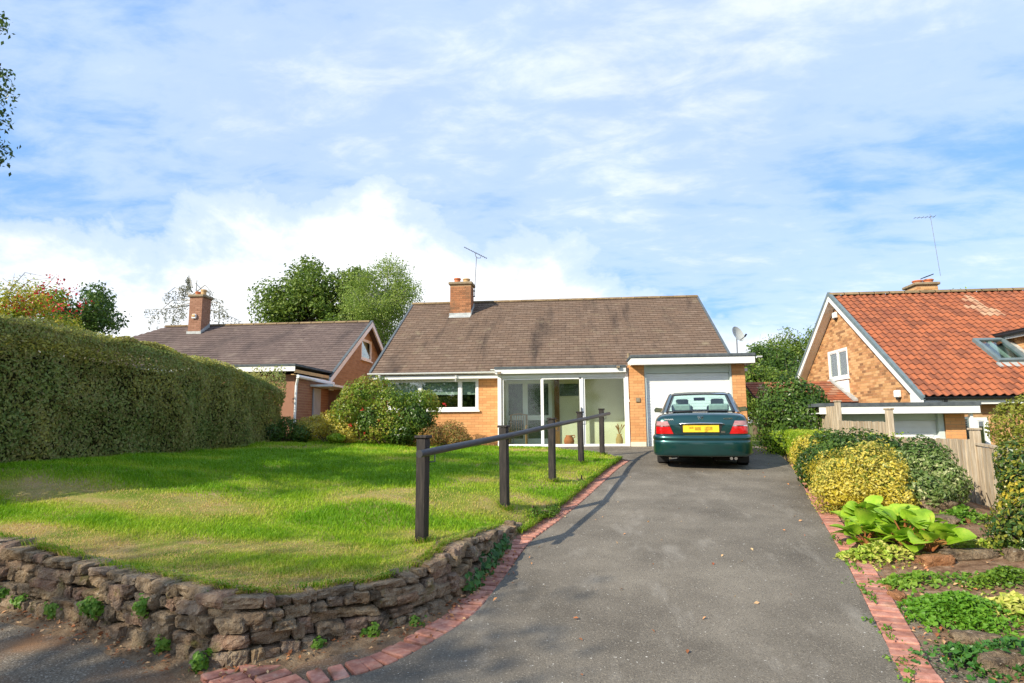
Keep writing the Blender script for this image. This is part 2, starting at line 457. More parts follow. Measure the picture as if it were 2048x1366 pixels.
def zlawn(X, Y):
    X = np.asarray(X, float); Y = np.asarray(Y, float); sh = X.shape; x, y = X.ravel(), Y.ravel()
    r = np.empty(len(x))
    for a in range(0, len(x), 40000):
        q = slice(a, a+40000)
        r[q] = _U((x[q, None]-CT[None, :, 0])**2+(y[q, None]-CT[None, :, 1])**2) @ TW[:NCT]+TW[NCT]+x[q]*TW[NCT+1]+y[q]*TW[NCT+2]
    return r.reshape(sh)+0.05*(vnoise(np.stack([X*1.3, Y*1.3, X*0], -1))-0.5)
def lawn_l(Y): return np.interp(Y, [4.12, 4.2, 4.35, 4.53, 4.74, 4.92, 5.06, 5.52, 5.89, 6.3, 18], [-2.28, -2.5, -2.86, -3.27, -3.79, -4.32, -4.77, -5.88, -6.88, -9.2, -9.2])
def lawn_r(Y):
    return np.interp(Y, [4.12, 4.2, 4.4, 4.6, 4.8, 5.0, 5.2, 5.5, 6.0, 6.9, 7.5, 7.9, 9.5, 11.56, 13.0, 13.5, 14.3, 15.6, 16.8, 18],
                     [-2.25, -2.12, -1.86, -1.62, -1.4, -1.26, -1.16, -1.08, -0.98, -0.88, -0.72, -0.42, 0.02, 0.53, 0.95, 0.98, 0.75, -0.1, -0.75, -2.2])
rows = []
for Y in np.concatenate([np.arange(4.12, 6.4, 0.06), np.arange(6.4, 18, 0.12)]):
    u = np.linspace(0, 1, 60); l, r = float(lawn_l(Y)), float(lawn_r(Y)); X = l+(r-l)*u
    rows.append(np.stack([X, np.full_like(X, Y), zlawn(X, np.full_like(X, Y))], -1))
rows = np.array(rows)
sk = rows[:, -1:].copy(); sk[..., 2] -= 0.35; rows = np.concatenate([rows, sk], 1)
M_lawn = mk('lawn_turf', [lin((104, 126, 36)), lin((140, 146, 62)), lin((176, 152, 100))], 1.6, 8, 0.95, 0.1, (60, 0.9, 0.03), ramp=(0.36, 0.66),
            over=[(lin((178, 152, 106)), 0.9, 0.52, 0.64, (1, 1, 1))])
tag(MB().grid(rows).build('lawn', M_lawn, smooth=True, org=np.zeros(3)), kind='structure')

# dryness of the turf: 1 = bare straw, 0 = lush (wear along the wall and in the middle left)
def dryness(X, Y):
    d = fnoise(np.stack([X*0.8+3, Y*1.3, X*0+1.5], -1), 1.0, 3)
    front = np.interp(X, [-7, -4.8, -3.3, -2.3, -1.2, -0.8], [5.7, 5.05, 4.5, 4.1, 4.9, 6])
    w = 0.85*np.exp(-((Y-front-0.1)/0.50)**2)*(X < -0.8)
    w = w+0.68*np.exp(-(((X+5.2)/1.7)**2+((Y-6.7)/0.6)**2))+0.5*np.exp(-(((X+2.6)/1.1)**2+((Y-5.5)/0.35)**2))+0.45*np.exp(-(((X+2.0)/1.3)**2+((Y-8.2)/0.35)**2))+0.4*np.exp(-(((X+1.2)/0.9)**2+((Y-7.6)/0.4)**2))
    return np.clip((d-0.5)*2.6+0.15+w, 0, 1)
# grass blades, denser and finer near the camera
def grass(n, y0, y1, hgt, wid, seed):
    g = np.random.default_rng(seed)
    Y = y0+(y1-y0)*g.random(n); l, r = lawn_l(Y), lawn_r(Y)
    l = np.maximum(l, -0.98*Y-0.9); X = l+(r-l)*g.random(n)
    cl = fnoise(np.stack([X*3.1, Y*3.1, X*0], -1), 1.0, 2)
    dr = dryness(X, Y)
    keep = g.random(n) < np.clip(1.12-0.62*dr, 0.05, 1)*np.clip(0.35+1.2*cl, 0, 1)
    X, Y, dr, cl = X[keep], Y[keep], dr[keep], cl[keep]; m = len(X)
    z = zlawn(X, Y)-0.006
    lush = sstep(6.5, 9, Y)*sstep(-1.5, -3.0, X)
    h = hgt*(0.5+0.9*g.random(m))*(0.55+0.9*cl)*(1.05-0.6*dr)*(1+0.5*lush)
    a = g.random(m)*2*math.pi; le = (0.25+0.75*g.random(m))*h
    dx, dy = np.cos(a), np.sin(a); w = wid*(0.7+0.6*g.random(m))
    b = np.stack([X, Y, z], -1); side = np.stack([-dy, dx, 0*dx], -1)*w[:, None]/2
    mid = b+np.stack([dx*le*0.3, dy*le*0.3, h*0.62], -1); tip = b+np.stack([dx*le, dy*le, h*0.98], -1)
    V = np.stack([b-side, b+side, mid+side*0.75, mid-side*0.75, tip], 1).reshape(-1, 3)
    k = np.arange(m)[:, None]*5
    F = np.concatenate([k+[0, 1, 2], k+[0, 2, 3], k+[3, 2, 4]], 1).reshape(-1, 3)
    rv = np.clip(0.62*dr+0.38*g.random(m)*(0.55+0.7*dr)+0.05, 0, 1)
    return V, F, np.repeat(rv, 3)
M_blade = leafmat('grass_blade', [lin((92, 144, 16)), lin((130, 172, 26)), lin((166, 190, 46)), lin((196, 184, 92)), lin((204, 172, 120))], 0.5, 0.35, 0.25)
Vs, Fs, Rs, off = [], [], [], 0
for a in ((110000, 4.1, 6.4, 0.040, 0.0058, 1), (100000, 6.4, 9.5, 0.042, 0.0075, 2), (70000, 9.5, 13.0, 0.045, 0.010, 3), (44000, 13.0, 17.3, 0.05, 0.013, 4)):
    V, F, r = grass(*a); Vs.append(V); Fs.append(F+off); Rs.append(r); off += len(V)
def tufts(C3, dirs, n_, hgt, seed, dry):
    '''longer blades at given points: over the wall top, along the edging and round the posts'''
    g = np.random.default_rng(seed); i = g.integers(0, len(C3), n_); b = C3[i]+g.normal(size=(n_, 3))*[0.03, 0.03, 0.0]; d = dirs[i]+g.normal(size=(n_, 2))*0.6
    h = hgt*(0.4+0.9*g.random(n_)); le = h*(0.5+0.7*g.random(n_)); dx, dy = d[:, 0], d[:, 1]; nr = np.hypot(dx, dy)+1e-6; dx, dy = dx/nr, dy/nr
    side = np.stack([-dy, dx, 0*dx], -1)*0.0032; mid = b+np.stack([dx*le*0.4, dy*le*0.4, h*0.6], -1); tip = b+np.stack([dx*le, dy*le, h*0.62], -1)
    V = np.stack([b-side, b+side, mid+side*0.8, mid-side*0.8, tip], 1).reshape(-1, 3); k = np.arange(n_)[:, None]*5
    return V, np.concatenate([k+[0, 1, 2], k+[0, 2, 3], k+[3, 2, 4]], 1).reshape(-1, 3), np.repeat(np.clip(dry+0.35*g.normal(size=n_), 0, 1), 3)
_wp, _wu = path_pts(WALLB, 0.04); _t = np.gradient(_wp, axis=0); _t /= np.linalg.norm(_t, axis=1)[:, None]; _n = np.stack([_t[:, 1], -_t[:, 0]], -1)
_in = _wp-_n*0.17; _h = np.interp(_wu, np.concatenate([[0], np.cumsum(np.linalg.norm(np.diff(WALLB, axis=0), axis=1))]), WALLH)
_c = np.column_stack([_in, zd(_wp[:, 1])+_h-0.01])
_kp = fnoise(np.stack([_wu*1.7, _wu*0, _wu*0+2.5], -1), 1.0, 2) > 0.42
_ey = np.arange(7.2, 13.3, 0.03); _ec = np.column_stack([xL(_ey)-0.23, _ey, zd(_ey)+0.03])
_pp = np.repeat(np.array([(-1.46, 5.93), (-0.87, 7.79), (-0.35, 9.95), (0.14, 12.15), (0.63, 14.05)]), 8, axis=0); _pa = np.tile(np.arange(8)*math.pi/4, 5); _pd = np.stack([np.cos(_pa), np.sin(_pa)], -1); _pp = _pp+_pd*0.075
for a in ((_c[_kp], _n[_kp], 9000, 0.060, 5, 0.62), (_c, _n, 3000, 0.075, 6, 0.25), (_ec, np.tile([1.0, 0.0], (len(_ec), 1)), 6000, 0.08, 7, 0.22), (np.column_stack([_pp, zlawn(_pp[:, 0], _pp[:, 1])]), _pd, 900, 0.085, 8, 0.4)):
    V, F, r = tufts(*a); Vs.append(V); Fs.append(F+off); Rs.append(r); off += len(V)
go = link('grass', fast_mesh('grass', np.concatenate(Vs), np.concatenate(Fs), np.concatenate(Rs)), M_blade)
tag(go, 'short green lawn grass with straw coloured worn patches', 'grass', kind='stuff')

# garden bed right of the drive
def xbed(Y): return np.interp(Y, RA[:, 1], RA[:, 0])+0.225
def zbed(X, Y):
    X = np.asarray(X, float); Y = np.asarray(Y, float)
    e = xbed(Y); u = np.clip((X-e)/(5.6-e), 0, 1)
    zf = np.interp(Y, [2, 4, 6, 9.2, 11.4, 13.5, 17], [-1.15, -1.0, -0.8, -0.55, -0.4, -0.25, -0.1])
    return (zd(Y)-0.02)*(1-u)+zf*u+0.16*np.sin(u*math.pi)*sstep(3.5, 6, Y)+0.07*(fnoise(np.stack([X*2.2, Y*2.2, X*0], -1), 1, 3)-0.5)*sstep(0, 0.12, u)
rows = []
for Y in np.arange(2.4, 17.3, 0.1):
    X = xbed(Y)-0.21+(5.9-xbed(Y))*np.linspace(0, 1, 50)
    z = zbed(X, np.full_like(X, Y)); z[:3] -= 0.05
    rows.append(np.stack([X, np.full_like(X, Y), z], -1))
tag(MB().grid(rows).build('garden_bed', M_soil, smooth=True, org=np.zeros(3)), kind='structure')

# ---------------- brick edgings
M_edge = mk('edging_brick', [lin((152, 100, 84)), lin((176, 122, 104)), lin((190, 146, 126))], 14, 8, 0.85, 0.2, (70, 0.7, 0.006), rnd='obj', ramt=0.2,
            over=[(lin((120, 88, 66)), 5, 0.56, 0.74, (1, 1, 1)), (lin((60, 54, 46)), 90, 0.68, 0.76, (1, 1, 1))])
eb = MB().cbox((-0.0465, -0.105, -0.06), (0.0465, 0.105, 0.0), 0.008)
em = eb.mesh('brick', np.zeros(3)); em.materials.append(M_edge)
class _D: pass
edge_src = _D(); edge_src.name = 'brick'; edge_src.data = em
def edging(parent, pts, side, s0, s1, pitch=0.1115, rise=0.009, jit=1.0):
    q, u = path_pts(pts, 0.02)
    s = s0
    while s < min(s1, u[-1]):
        k = np.searchsorted(u, s); k = min(max(k, 1), len(u)-2)
        t = q[k+1]-q[k-1]; t = t/np.linalg.norm(t); nn = np.array([-t[1], t[0]])*side
        c = q[k]+nn*0.108
        pz = float(zd(c[1])); sl = float((zd(c[1]+0.1)-zd(c[1]-0.1))/0.2)
        ang = math.atan2(t[1], t[0])
        R = Matrix.Rotation(math.atan(sl)*t[1], 4, (0, -1, 0)).to_3x3()
        rot = (Matrix.Rotation(ang+rad(random.uniform(-1.6, 1.6))*jit, 3, 'Z') @ Matrix.Rotation(-math.atan(sl*t[1]), 3, 'Y') @ Matrix.Rotation(rad(random.uniform(-1.5, 1.5)), 3, 'X')).to_euler()
        copy_obj(edge_src, parent, (c[0], c[1], pz+rise+random.uniform(-0.004, 0.004)), rot)
        s += pitch+random.uniform(0, 0.004)
el = thing('brick_edging', (-0.4, 8, -0.6), 'curved red brick edging between the stone wall, lawn and left side of the driveway', 'edging')
edging(el, LA[2:], 1, 0.02, 99)
edging(el, [(-2.3, 4.05), (-1.9, 3.78), (-1.45, 3.42), (-1.0, 3.0)], 1, 0.05, 99, 0.113)
edging(el, [(-2.36, 3.86), (-2.02, 3.60), (-1.58, 3.24), (-1.15, 2.85)], 1, 0.05, 99, 0.113)
er = thing('brick_edging', (3, 7, -0.65), 'red brick edging between the planted bed and right side of the driveway', 'edging')
edging(er, RA[:9], -1, 0.75, 99)

# ---------------- dry-stone retaining wall, stone by stone
M_stone = mk('wall_stone', [lin((116, 100, 82)), lin((164, 144, 118)), lin((202, 182, 152))], 16, 10, 0.92, 0.15, (34, 1.0, 0.06), rnd='obj', ramt=0.40,
             rcols=[lin((124, 104, 84)), lin((160, 134, 106)), lin((136, 120, 100)), lin((176, 146, 104)), lin((166, 118, 100)), lin((144, 136, 124))],
             over=[(lin((82, 72, 58)), 6.0, 0.52, 0.68, (1, 1, 1)), (lin((206, 196, 170)), 30, 0.64, 0.72, (1, 1, 1)), (lin((128, 122, 66)), 5.5, 0.60, 0.74, (1, 1, 1))])
def stone_np(hx, hy, hz, seed, nx=6, ny=4, nz=4, rough=0.2, pw=5.0, jit=0.10):
    """rounded irregular block: cube surface pulled to a superellipsoid and roughened"""
    g = np.random.default_rng(seed); idx = {}; V = []; F = []
    def vid(i, j, k):
        if (i, j, k) not in idx: idx[(i, j, k)] = len(V); V.append((2*i/nx-1, 2*j/ny-1, 2*k/nz-1))
        return idx[(i, j, k)]
    for i in range(nx):
        for j in range(ny):
            F.append((vid(i, j, nz), vid(i+1, j, nz), vid(i+1, j+1, nz), vid(i, j+1, nz))); F.append((vid(i, j, 0), vid(i, j+1, 0), vid(i+1, j+1, 0), vid(i+1, j, 0)))
    for i in range(nx):
        for k in range(nz):
            F.append((vid(i, 0, k), vid(i+1, 0, k), vid(i+1, 0, k+1), vid(i, 0, k+1))); F.append((vid(i, ny, k), vid(i, ny, k+1), vid(i+1, ny, k+1), vid(i+1, ny, k)))
    for j in range(ny):
        for k in range(nz):
            F.append((vid(0, j, k), vid(0, j, k+1), vid(0, j+1, k+1), vid(0, j+1, k))); F.append((vid(nx, j, k), vid(nx, j+1, k), vid(nx, j+1, k+1), vid(nx, j, k+1)))
    V = np.array(V); r = (np.abs(V)**pw).sum(1)**(1/pw); V = V/r[:, None]
    cj = g.normal(size=(2, 2, 2, 3))*jit; U_ = np.clip((V+1)/2, 0, 1); J = 0
    for a_ in (0, 1):
        for b_ in (0, 1):
            for c_ in (0, 1): J = J+((U_[:, 0] if a_ else 1-U_[:, 0])*(U_[:, 1] if b_ else 1-U_[:, 1])*(U_[:, 2] if c_ else 1-U_[:, 2]))[:, None]*cj[a_, b_, c_]
    V = V*(1+rough*(fnoise(V*1.6+g.random(3)*40, 1.0, 3)[:, None]-0.5)*1.6)*(1+rough*0.7*(fnoise(V*5+g.random(3)*40, 1.0, 2)[:, None]-0.5))+J
    V[:, 2] += 0.22*(g.random()-0.5)*V[:, 0]; V[:, 0] += 0.25*(g.random()-0.5)*V[:, 2]
    return V*[hx, hy, hz], np.array(F)
wallp, wu = path_pts(WALLB, 0.02)
wh = np.interp(wu, np.linspace(0, wu[-1], len(WALLH)), WALLH)
hs = np.concatenate([[0], np.cumsum(np.linalg.norm(np.diff(WALLB, axis=0), axis=1))]); wh = np.interp(wu*hs[-1]/wu[-1], hs, WALLH)
sw = thing('stone_wall', (-2.4, 4.2, -0.95), 'low curved dry-stone retaining wall holding up the front lawn', 'wall')
core = []
for k in range(0, len(wallp), 8):
    kk = min(k, len(wallp)-2); t = wallp[kk+1]-wallp[kk]; t /= np.linalg.norm(t); nn = np.array([t[1], -t[0]])
    a = wallp[k]-nn*0.095; b = wallp[k]-nn*0.3; zb = float(zd(wallp[k][1]))
    core.append([(a[0], a[1], zb-0.1), (a[0], a[1], zb+wh[k]-0.06), (b[0], b[1], zb+wh[k]-0.06)])
MB().grid(core).build('earth_core', mk('joint_earth', [lin((116, 98, 78)), lin((146, 128, 104)), lin((164, 148, 124))], 14, 8, 0.95, 0.1, (50, 0.9, 0.03)), sw)
sid = 0
CF = [0, 0.23, 0.44, 0.64, 0.83, 1.0]
for c in range(5):
    f0, f1 = CF[c], CF[c+1]
    s = random.uniform(0.0, 0.15)
    while s < wu[-1]-0.02:
        k = min(int(np.searchsorted(wu, s)), len(wu)-2)
        H = wh[k]
        nc = 5 if H > 0.30 else (2 if H > 0.13 else 1)
        ln = random.choice([0.10, 0.14, 0.18, 0.22, 0.26, 0.32])*random.uniform(0.85, 1.15)*(0.8 if s > 6.2 else 1.0)
        k2 = min(int(np.searchsorted(wu, s+ln/2)), len(wu)-2)
        s += ln
        if c >= nc: continue
        H = wh[k2]; a, b = (f0, f1) if nc == 5 else (c/nc, (c+1)/nc)
        t = wallp[k2+1]-wallp[k2-1]; t /= np.linalg.norm(t); nn = np.array([t[1], -t[0]])
        zb = float(zd(wallp[k2][1]))-0.02
        wob = 0.018*math.sin(s*5.1+c*1.7)*(0 < c < 4)
        hh = (b-a)*(H+0.02)*random.uniform(0.86, 1.2)
        ctr = wallp[k2]-nn*(0.075+0.010*c+random.uniform(-0.02, 0.022))
        zc_ = zb+a*(H+0.02)+hh/2+wob
        V, F = stone_np(ln/2*random.uniform(0.98, 1.06), random.uniform(0.09, 0.13), hh/2, 1000+sid, 9, 5, 4, 0.22, random.choice([7, 10, 14]), 0.13)
        sid += 1
        me = fast_mesh('stone', V, F, smooth=False)
        o = link('stone', me, M_stone, sw, (ctr[0], ctr[1], zc_))
        o.rotation_euler = (rad(random.uniform(-4, 4)), rad(random.uniform(-4, 4)), math.atan2(t[1], t[0])+rad(random.uniform(-5, 5)))

# strip of earth and litter between the wall foot and the road or edging
rows = []
for k in range(0, len(wallp), 4):
    kk = min(max(k, 1), len(wallp)-2); t = wallp[kk+1]-wallp[kk-1]; t /= np.linalg.norm(t); nn = np.array([t[1], -t[0]])
    wd = 0.06+0.12*float(vnoise(np.array([wu[k]*2.3, 1.5, 0.5])))+0.16*float(vnoise(np.array([wu[k]*7.0, 3.5, 0.5])))+0.10*float(sstep(4.6, 3.8, wu[k]))
    r_ = []
    for o_ in (-0.08, 0.0, wd*0.5, wd):
        p = wallp[k]+nn*o_; r_.append((p[0], p[1], float(zd(p[1]))+[0.03, 0.020, 0.004, -0.022][[-0.08, 0.0, wd*0.5, wd].index(o_)]))
    rows.append(r_)
M_dirt = mk('wall_foot_earth', [lin((98, 80, 62)), lin((130, 108, 84)), lin((148, 130, 106))], 11, 8, 0.95, 0.1, (60, 0.9, 0.02))
tag(MB().grid(rows).build('earth_strip', M_dirt, smooth=True, org=np.zeros(3)), kind='structure')

# ================================================================== HOUSES
M_white = mk('white_upvc', [lin((232, 232, 228)), lin((242, 242, 240))], 3, 4, 0.45, 0.4)
M_fascia = mk('white_painted_board', [lin((222, 222, 216)), lin((240, 240, 236))], 2.5, 6, 0.55, 0.35, (30, 0.15, 0.004), over=[(lin((176, 172, 158)), 6, 0.66, 0.9, (1, 1, 4))])
M_felt = mk('grey_roofing_felt', [lin((72, 78, 82)), lin((98, 104, 106))], 8, 6, 0.9, 0.2, (60, 0.4, 0.004))
M_lead = mk('lead_flashing', [lin((150, 154, 152)), lin((190, 192, 188))], 7, 5, 0.6, 0.4, (20, 0.3, 0.01))
M_mortar = mk('mortar', [lin((170, 122, 80)), lin((188, 142, 100))], 12, 6, 0.95, 0.1, (80, 0.5, 0.004))
M_mortar_b = mk('buff_mortar', [lin((170, 138, 104)), lin((190, 158, 122))], 12, 6, 0.95, 0.1, (80, 0.5, 0.004))
M_brick = mk('orange_brick', [lin((208, 150, 98)), lin((218, 164, 112))], 10, 6, 0.88, 0.15, (60, 0.6, 0.006), rnd='attr', ramt=0.6,
             rcols=[lin((192, 132, 84)), lin((212, 154, 100)), lin((222, 168, 114)), lin((216, 160, 106)), lin((200, 140, 94))])
M_brick_tan = mk('tan_brick', [lin((158, 130, 110)), lin((174, 148, 126))], 10, 6, 0.88, 0.15, (60, 0.6, 0.006), rnd='attr', ramt=0.6,
                 rcols=[lin((136, 116, 100)), lin((156, 136, 118)), lin((170, 150, 132)), lin((146, 126, 108))])
M_brick_red = mk('red_brown_brick', [lin((152, 108, 86)), lin((166, 122, 100))], 10, 6, 0.88, 0.15, (60, 0.6, 0.006), rnd='attr', ramt=0.5,
                 rcols=[lin((134, 100, 82)), lin((150, 114, 96)), lin((164, 128, 108))])
M_brick_buff = mk('mottled_buff_brick', [lin((190, 144, 98)), lin((208, 164, 118))], 10, 6, 0.88, 0.15, (60, 0.6, 0.006), rnd='attr', ramt=0.8,
                  rcols=[lin((118, 84, 62)), lin((176, 128, 84)), lin((204, 158, 108)), lin((214, 172, 124)), lin((196, 142, 98)), lin((160, 112, 78))])
M_brick_chim = mk('weathered_chimney_brick', [lin((154, 106, 76)), lin((176, 126, 92))], 8, 6, 0.9, 0.15, (60, 0.6, 0.006), rnd='attr', ramt=0.6,
                  rcols=[lin((110, 78, 58)), lin((164, 108, 74)), lin((186, 130, 92)), lin((150, 98, 70))], over=[(lin((104, 92, 74)), 3, 0.55, 0.75, (1, 1, 0.6))])
M_tile = mk('brown_concrete_tile', [lin((108, 90, 76)), lin((126, 106, 90))], 9, 6, 0.9, 0.15, (50, 0.5, 0.006), rnd='attr', ramt=0.62,
            rcols=[lin((46, 39, 34)), lin((106, 88, 74)), lin((124, 102, 84)), lin((112, 94, 79)), lin((134, 114, 97))],  # first tone paints the shade under each tile overlap
            over=[(lin((76, 65, 57)), 1.0, 0.52, 0.70, (1.7, 0.3, 0.3)), (lin((142, 128, 104)), 2.4, 0.58, 0.80, (1, 1, 1))])
M_tile2 = mk('grey_brown_tile', [lin((100, 86, 80)), lin((116, 100, 92))], 9, 6, 0.9, 0.15, (50, 0.5, 0.006), rnd='attr', ramt=0.6,
             rcols=[lin((52, 46, 44)), lin((104, 90, 84)), lin((118, 102, 94)), lin((100, 86, 80))],  # darkest tone stands in for shade along the tile edges
             over=[(lin((70, 62, 60)), 0.7, 0.50, 0.70, (1, 0.4, 0.4)), (lin((134, 120, 108)), 1.6, 0.58, 0.8, (1, 1, 1))])
M_ridge = mk('mossy_ridge_tile', [lin((122, 102, 78)), lin((150, 130, 98))], 7, 6, 0.92, 0.1, (40, 0.6, 0.01), rnd='obj', ramt=0.2)
M_verge = mk('dark_grey_verge', [lin((76, 84, 88)), lin((98, 104, 106))], 6, 5, 0.7, 0.3)
M_verge_b = mk('slate_blue_verge', [lin((96, 112, 116)), lin((116, 130, 132))], 6, 5, 0.6, 0.3)
M_pantile = mk('terracotta_pantile', [lin((148, 88, 62)), lin((164, 100, 70))], 12, 6, 0.85, 0.2, (50, 0.5, 0.006), rnd='attr', ramt=0.75,
               rcols=[lin((66, 42, 34)), lin((130, 80, 60)), lin((152, 90, 62)), lin((170, 100, 66)), lin((144, 94, 72)), lin((190, 164, 134))],  # first tone is painted shade for the pantile lips
               over=[(lin((124, 74, 58)), 2.2, 0.56, 0.78, (1, 1, 1))])
M_terra = mk('terracotta', [lin((178, 100, 68)), lin((200, 124, 84))], 8, 5, 0.8, 0.2, (30, 0.3, 0.005))
M_buffpot = mk('buff_clay', [lin((188, 152, 104)), lin((206, 172, 124))], 8, 5, 0.8, 0.2)
M_concrete = mk('weathered_concrete', [lin((128, 112, 90)), lin((158, 142, 116))], 9, 6, 0.95, 0.1, (40, 0.6, 0.008))
M_metal = mk('grey_galvanised', [lin((96, 98, 100)), lin((128, 130, 130))], 10, 4, 0.5, 0.5, metal=0.5)
M_black = mk('black_plastic', [lin((26, 27, 28)), lin((36, 37, 38))], 6, 4, 0.45, 0.4)
M_cream = mk('cream_plaster', [lin((222, 216, 190)), lin((232, 228, 206))], 2, 4, 0.9, 0.1)
M_darkroom = mk('dark_interior', [lin((58, 56, 50)), lin((80, 76, 66))], 2, 4, 0.9, 0.1)
M_blind = mk('white_blind', [lin((214, 216, 208)), lin((226, 228, 222))], 2, 4, 0.8, 0.2)
M_brownwood = mk('brown_timber', [lin((112, 76, 44)), lin((146, 104, 64))], 6, 6, 0.6, 0.3, stretch=(4, 4, 0.6))
M_pale = mk('pale_green_grey_board', [lin((196, 208, 202)), lin((208, 218, 212))], 2, 4, 0.6, 0.3)
M_cane = mk('cane', [lin((150, 108, 62)), lin((182, 136, 84))], 18, 4, 0.6, 0.3)
M_door_grey = mk('grey_painted_door', [lin((168, 168, 170)), lin((184, 184, 186))], 3, 4, 0.6, 0.3)
M_green_obs = mk('obscure_green_glass', [lin((30, 44, 34)), lin((64, 88, 64)), lin((24, 30, 26))], 5, 8, 0.25, 0.5, (40, 0.4, 0.01))
G_win = glassmat('window_glass', (0.80, 0.88, 0.84), 0.10)
G_patio = glassmat('patio_glass', (0.90, 0.95, 0.91), 0.0, bumpy=0.02)

def quads_brick(U0, U1, V0, V1, d, o, u, v, nrm):
    """boxes without back faces on a plane: arrays of extents -> verts, faces"""
    n = len(U0); o, u, v, nrm = map(lambda a: np.asarray(a, float), (o, u, v, nrm))
    def pt(a, b, h): return o+a[:, None]*u+b[:, None]*v+h*nrm
    V = np.stack([pt(U0, V0, 0), pt(U1, V0, 0), pt(U1, V1, 0), pt(U0, V1, 0), pt(U0, V0, d), pt(U1, V0, d), pt(U1, V1, d), pt(U0, V1, d)], 1).reshape(-1, 3)
    k = np.arange(n)[:, None]*8
    F = np.concatenate([k+[4, 5, 6, 7], k+[0, 1, 5, 4], k+[1, 2, 6, 5], k+[2, 3, 7, 6], k+[3, 0, 4, 7]], 1).reshape(-1, 4)
    return V, F
def brickwork(parent, o, u, nrm, width, height, mat, mortar, span=None, holes=(), bl=0.215, bh=0.065, j=0.010, d=0.0025, name='brickwork', back=0.0, v=(0, 0, 1)):
    """running-bond bricks proud of a mortar sheet; holes = (u0,u1,v0,v1); span(v)->(u0,u1)"""
    U0, U1, V0, V1 = [], [], [], []
    c = 0; z = j/2
    while z < height-0.01:
        z1 = min(z+bh, height)
        lo, hi = (0, width) if span is None else span((z+z1)/2)
        free = [(lo, hi)]
        for h in holes:
            if h[2] < z1-0.01 and h[3] > z+0.01:
                free = [q for a, b in free for q in ((a, min(b, h[0])), (max(a, h[1]), b)) if q[1]-q[0] > 0.015]
        a = -(bl+j)*(0.5 if c % 2 else 0)
        while a < width:
            for p, q in free:
                s, e = max(a, p), min(a+bl, q)
                if e-s > 0.02: U0.append(s); U1.append(e); V0.append(z); V1.append(z1)
            a += bl+j
        z += bh+j; c += 1
    V, F = quads_brick(np.array(U0), np.array(U1), np.array(V0), np.array(V1), d, o, u, v, nrm)
    ob = link_np(name, V, F, mat, parent, np.repeat(rng.random(len(U0)), 5))
    tag(ob, kind='stuff')
    # mortar sheet with the same openings
    us = sorted({0.0, width} | {h[k] for h in holes for k in (0, 1)}); vs = sorted({0.0, height} | {h[k] for h in holes for k in (2, 3)} | (set(np.linspace(0, height, 30)[1:-1]) if span else set()))
    m = MB(); o = np.asarray(o, float); u_ = np.asarray(u, float); v_ = np.asarray(v, float)
    for a, b in zip(us[:-1], us[1:]):
        for p, q in zip(vs[:-1], vs[1:]):
            if any(h[0] <= a+1e-6 and h[1] >= b-1e-6 and h[2] <= p+1e-6 and h[3] >= q-1e-6 for h in holes): continue
            if span is None: c4 = [(a, p), (b, p), (b, q), (a, q)]
            else:
                l0, h0 = span(p); l1, h1 = span(q)
                c4 = [(max(a, l0), p), (max(min(b, h0), max(a, l0)), p), (max(min(b, h1), max(a, l1)), q), (max(a, l1), q)]
            m.add([o+x*u_+y*v_ for x, y in c4], [(0, 1, 2, 3)])
    m.build('mortar', mortar, parent)
    return ob
def tiled_slope(parent, p_eave, p_ridge, xa, xb, tw, rows, mat, clip=None, name='roof_tiles', th=0.016, jit=0.004, seed=3):
    """plain tiles on a slope that runs along X; eave and ridge points are (Y, Z)"""
    g = np.random.default_rng(seed)
    e = np.array([0, *p_eave]); r = np.array([0, *p_ridge]); sl = r-e; Ln = np.linalg.norm(sl); s = sl/Ln
    nn = np.cross(np.array([1.0, 0, 0]), s); nn = nn if nn[2] > 0 else -nn
    ga = Ln/rows; V, R = [], []
    for i in range(rows):
        x = xa-(tw/2 if i % 2 else 0)
        while x < xb:
            a, b = max(x+0.003, xa), min(x+tw-0.003, xb); x += tw
            if b-a < 0.02: continue
            if clip is not None:
                q = clip(a, b, i*ga/Ln, (i+1)*ga/Ln)
                if q is None: continue
                a, b = q
            s0, s1 = i*ga-0.01, (i+1)*ga+0.03
            lo, hi = th+g.random()*jit, 0.002
            dz = g.normal()*0.003
            X = np.array([1.0, 0, 0])
            P = [e+X*a+s*(s0+dz), e+X*b+s*(s0+dz)]
            V.append([P[0]-nn*0.002, P[1]-nn*0.002, P[0]+nn*lo, P[1]+nn*lo, e+X*b+s*s1+nn*hi, e+X*a+s*s1+nn*hi]); R += [0.0, 0.25+0.75*g.random()]  # front edge takes the darkest tone: overlap shade put into the colour
    V = np.array(V).reshape(-1, 3); k = np.arange(len(V)//6)[:, None]*6
    F = np.concatenate([k+[0, 1, 3, 2], k+[2, 3, 4, 5]], 1).reshape(-1, 4)
    return tag(link_np(name, V, F, mat, parent, np.array(R)), kind='stuff')
def bars(m, o, u, v, nrm, rects, d0, d1):
    """rects (u0,u1,v0,v1) on the plane, boxes from depth d0 to d1 along nrm"""
    o, u, v, nrm = map(lambda a: np.asarray(a, float), (o, u, v, nrm))
    for a, b, p, q in rects:
        c = o+u*(a+b)/2+v*(p+q)/2+nrm*(d0+d1)/2
        m.obox(c, u*(b-a)/2, v*(q-p)/2, nrm*(d1-d0)/2)
    return m
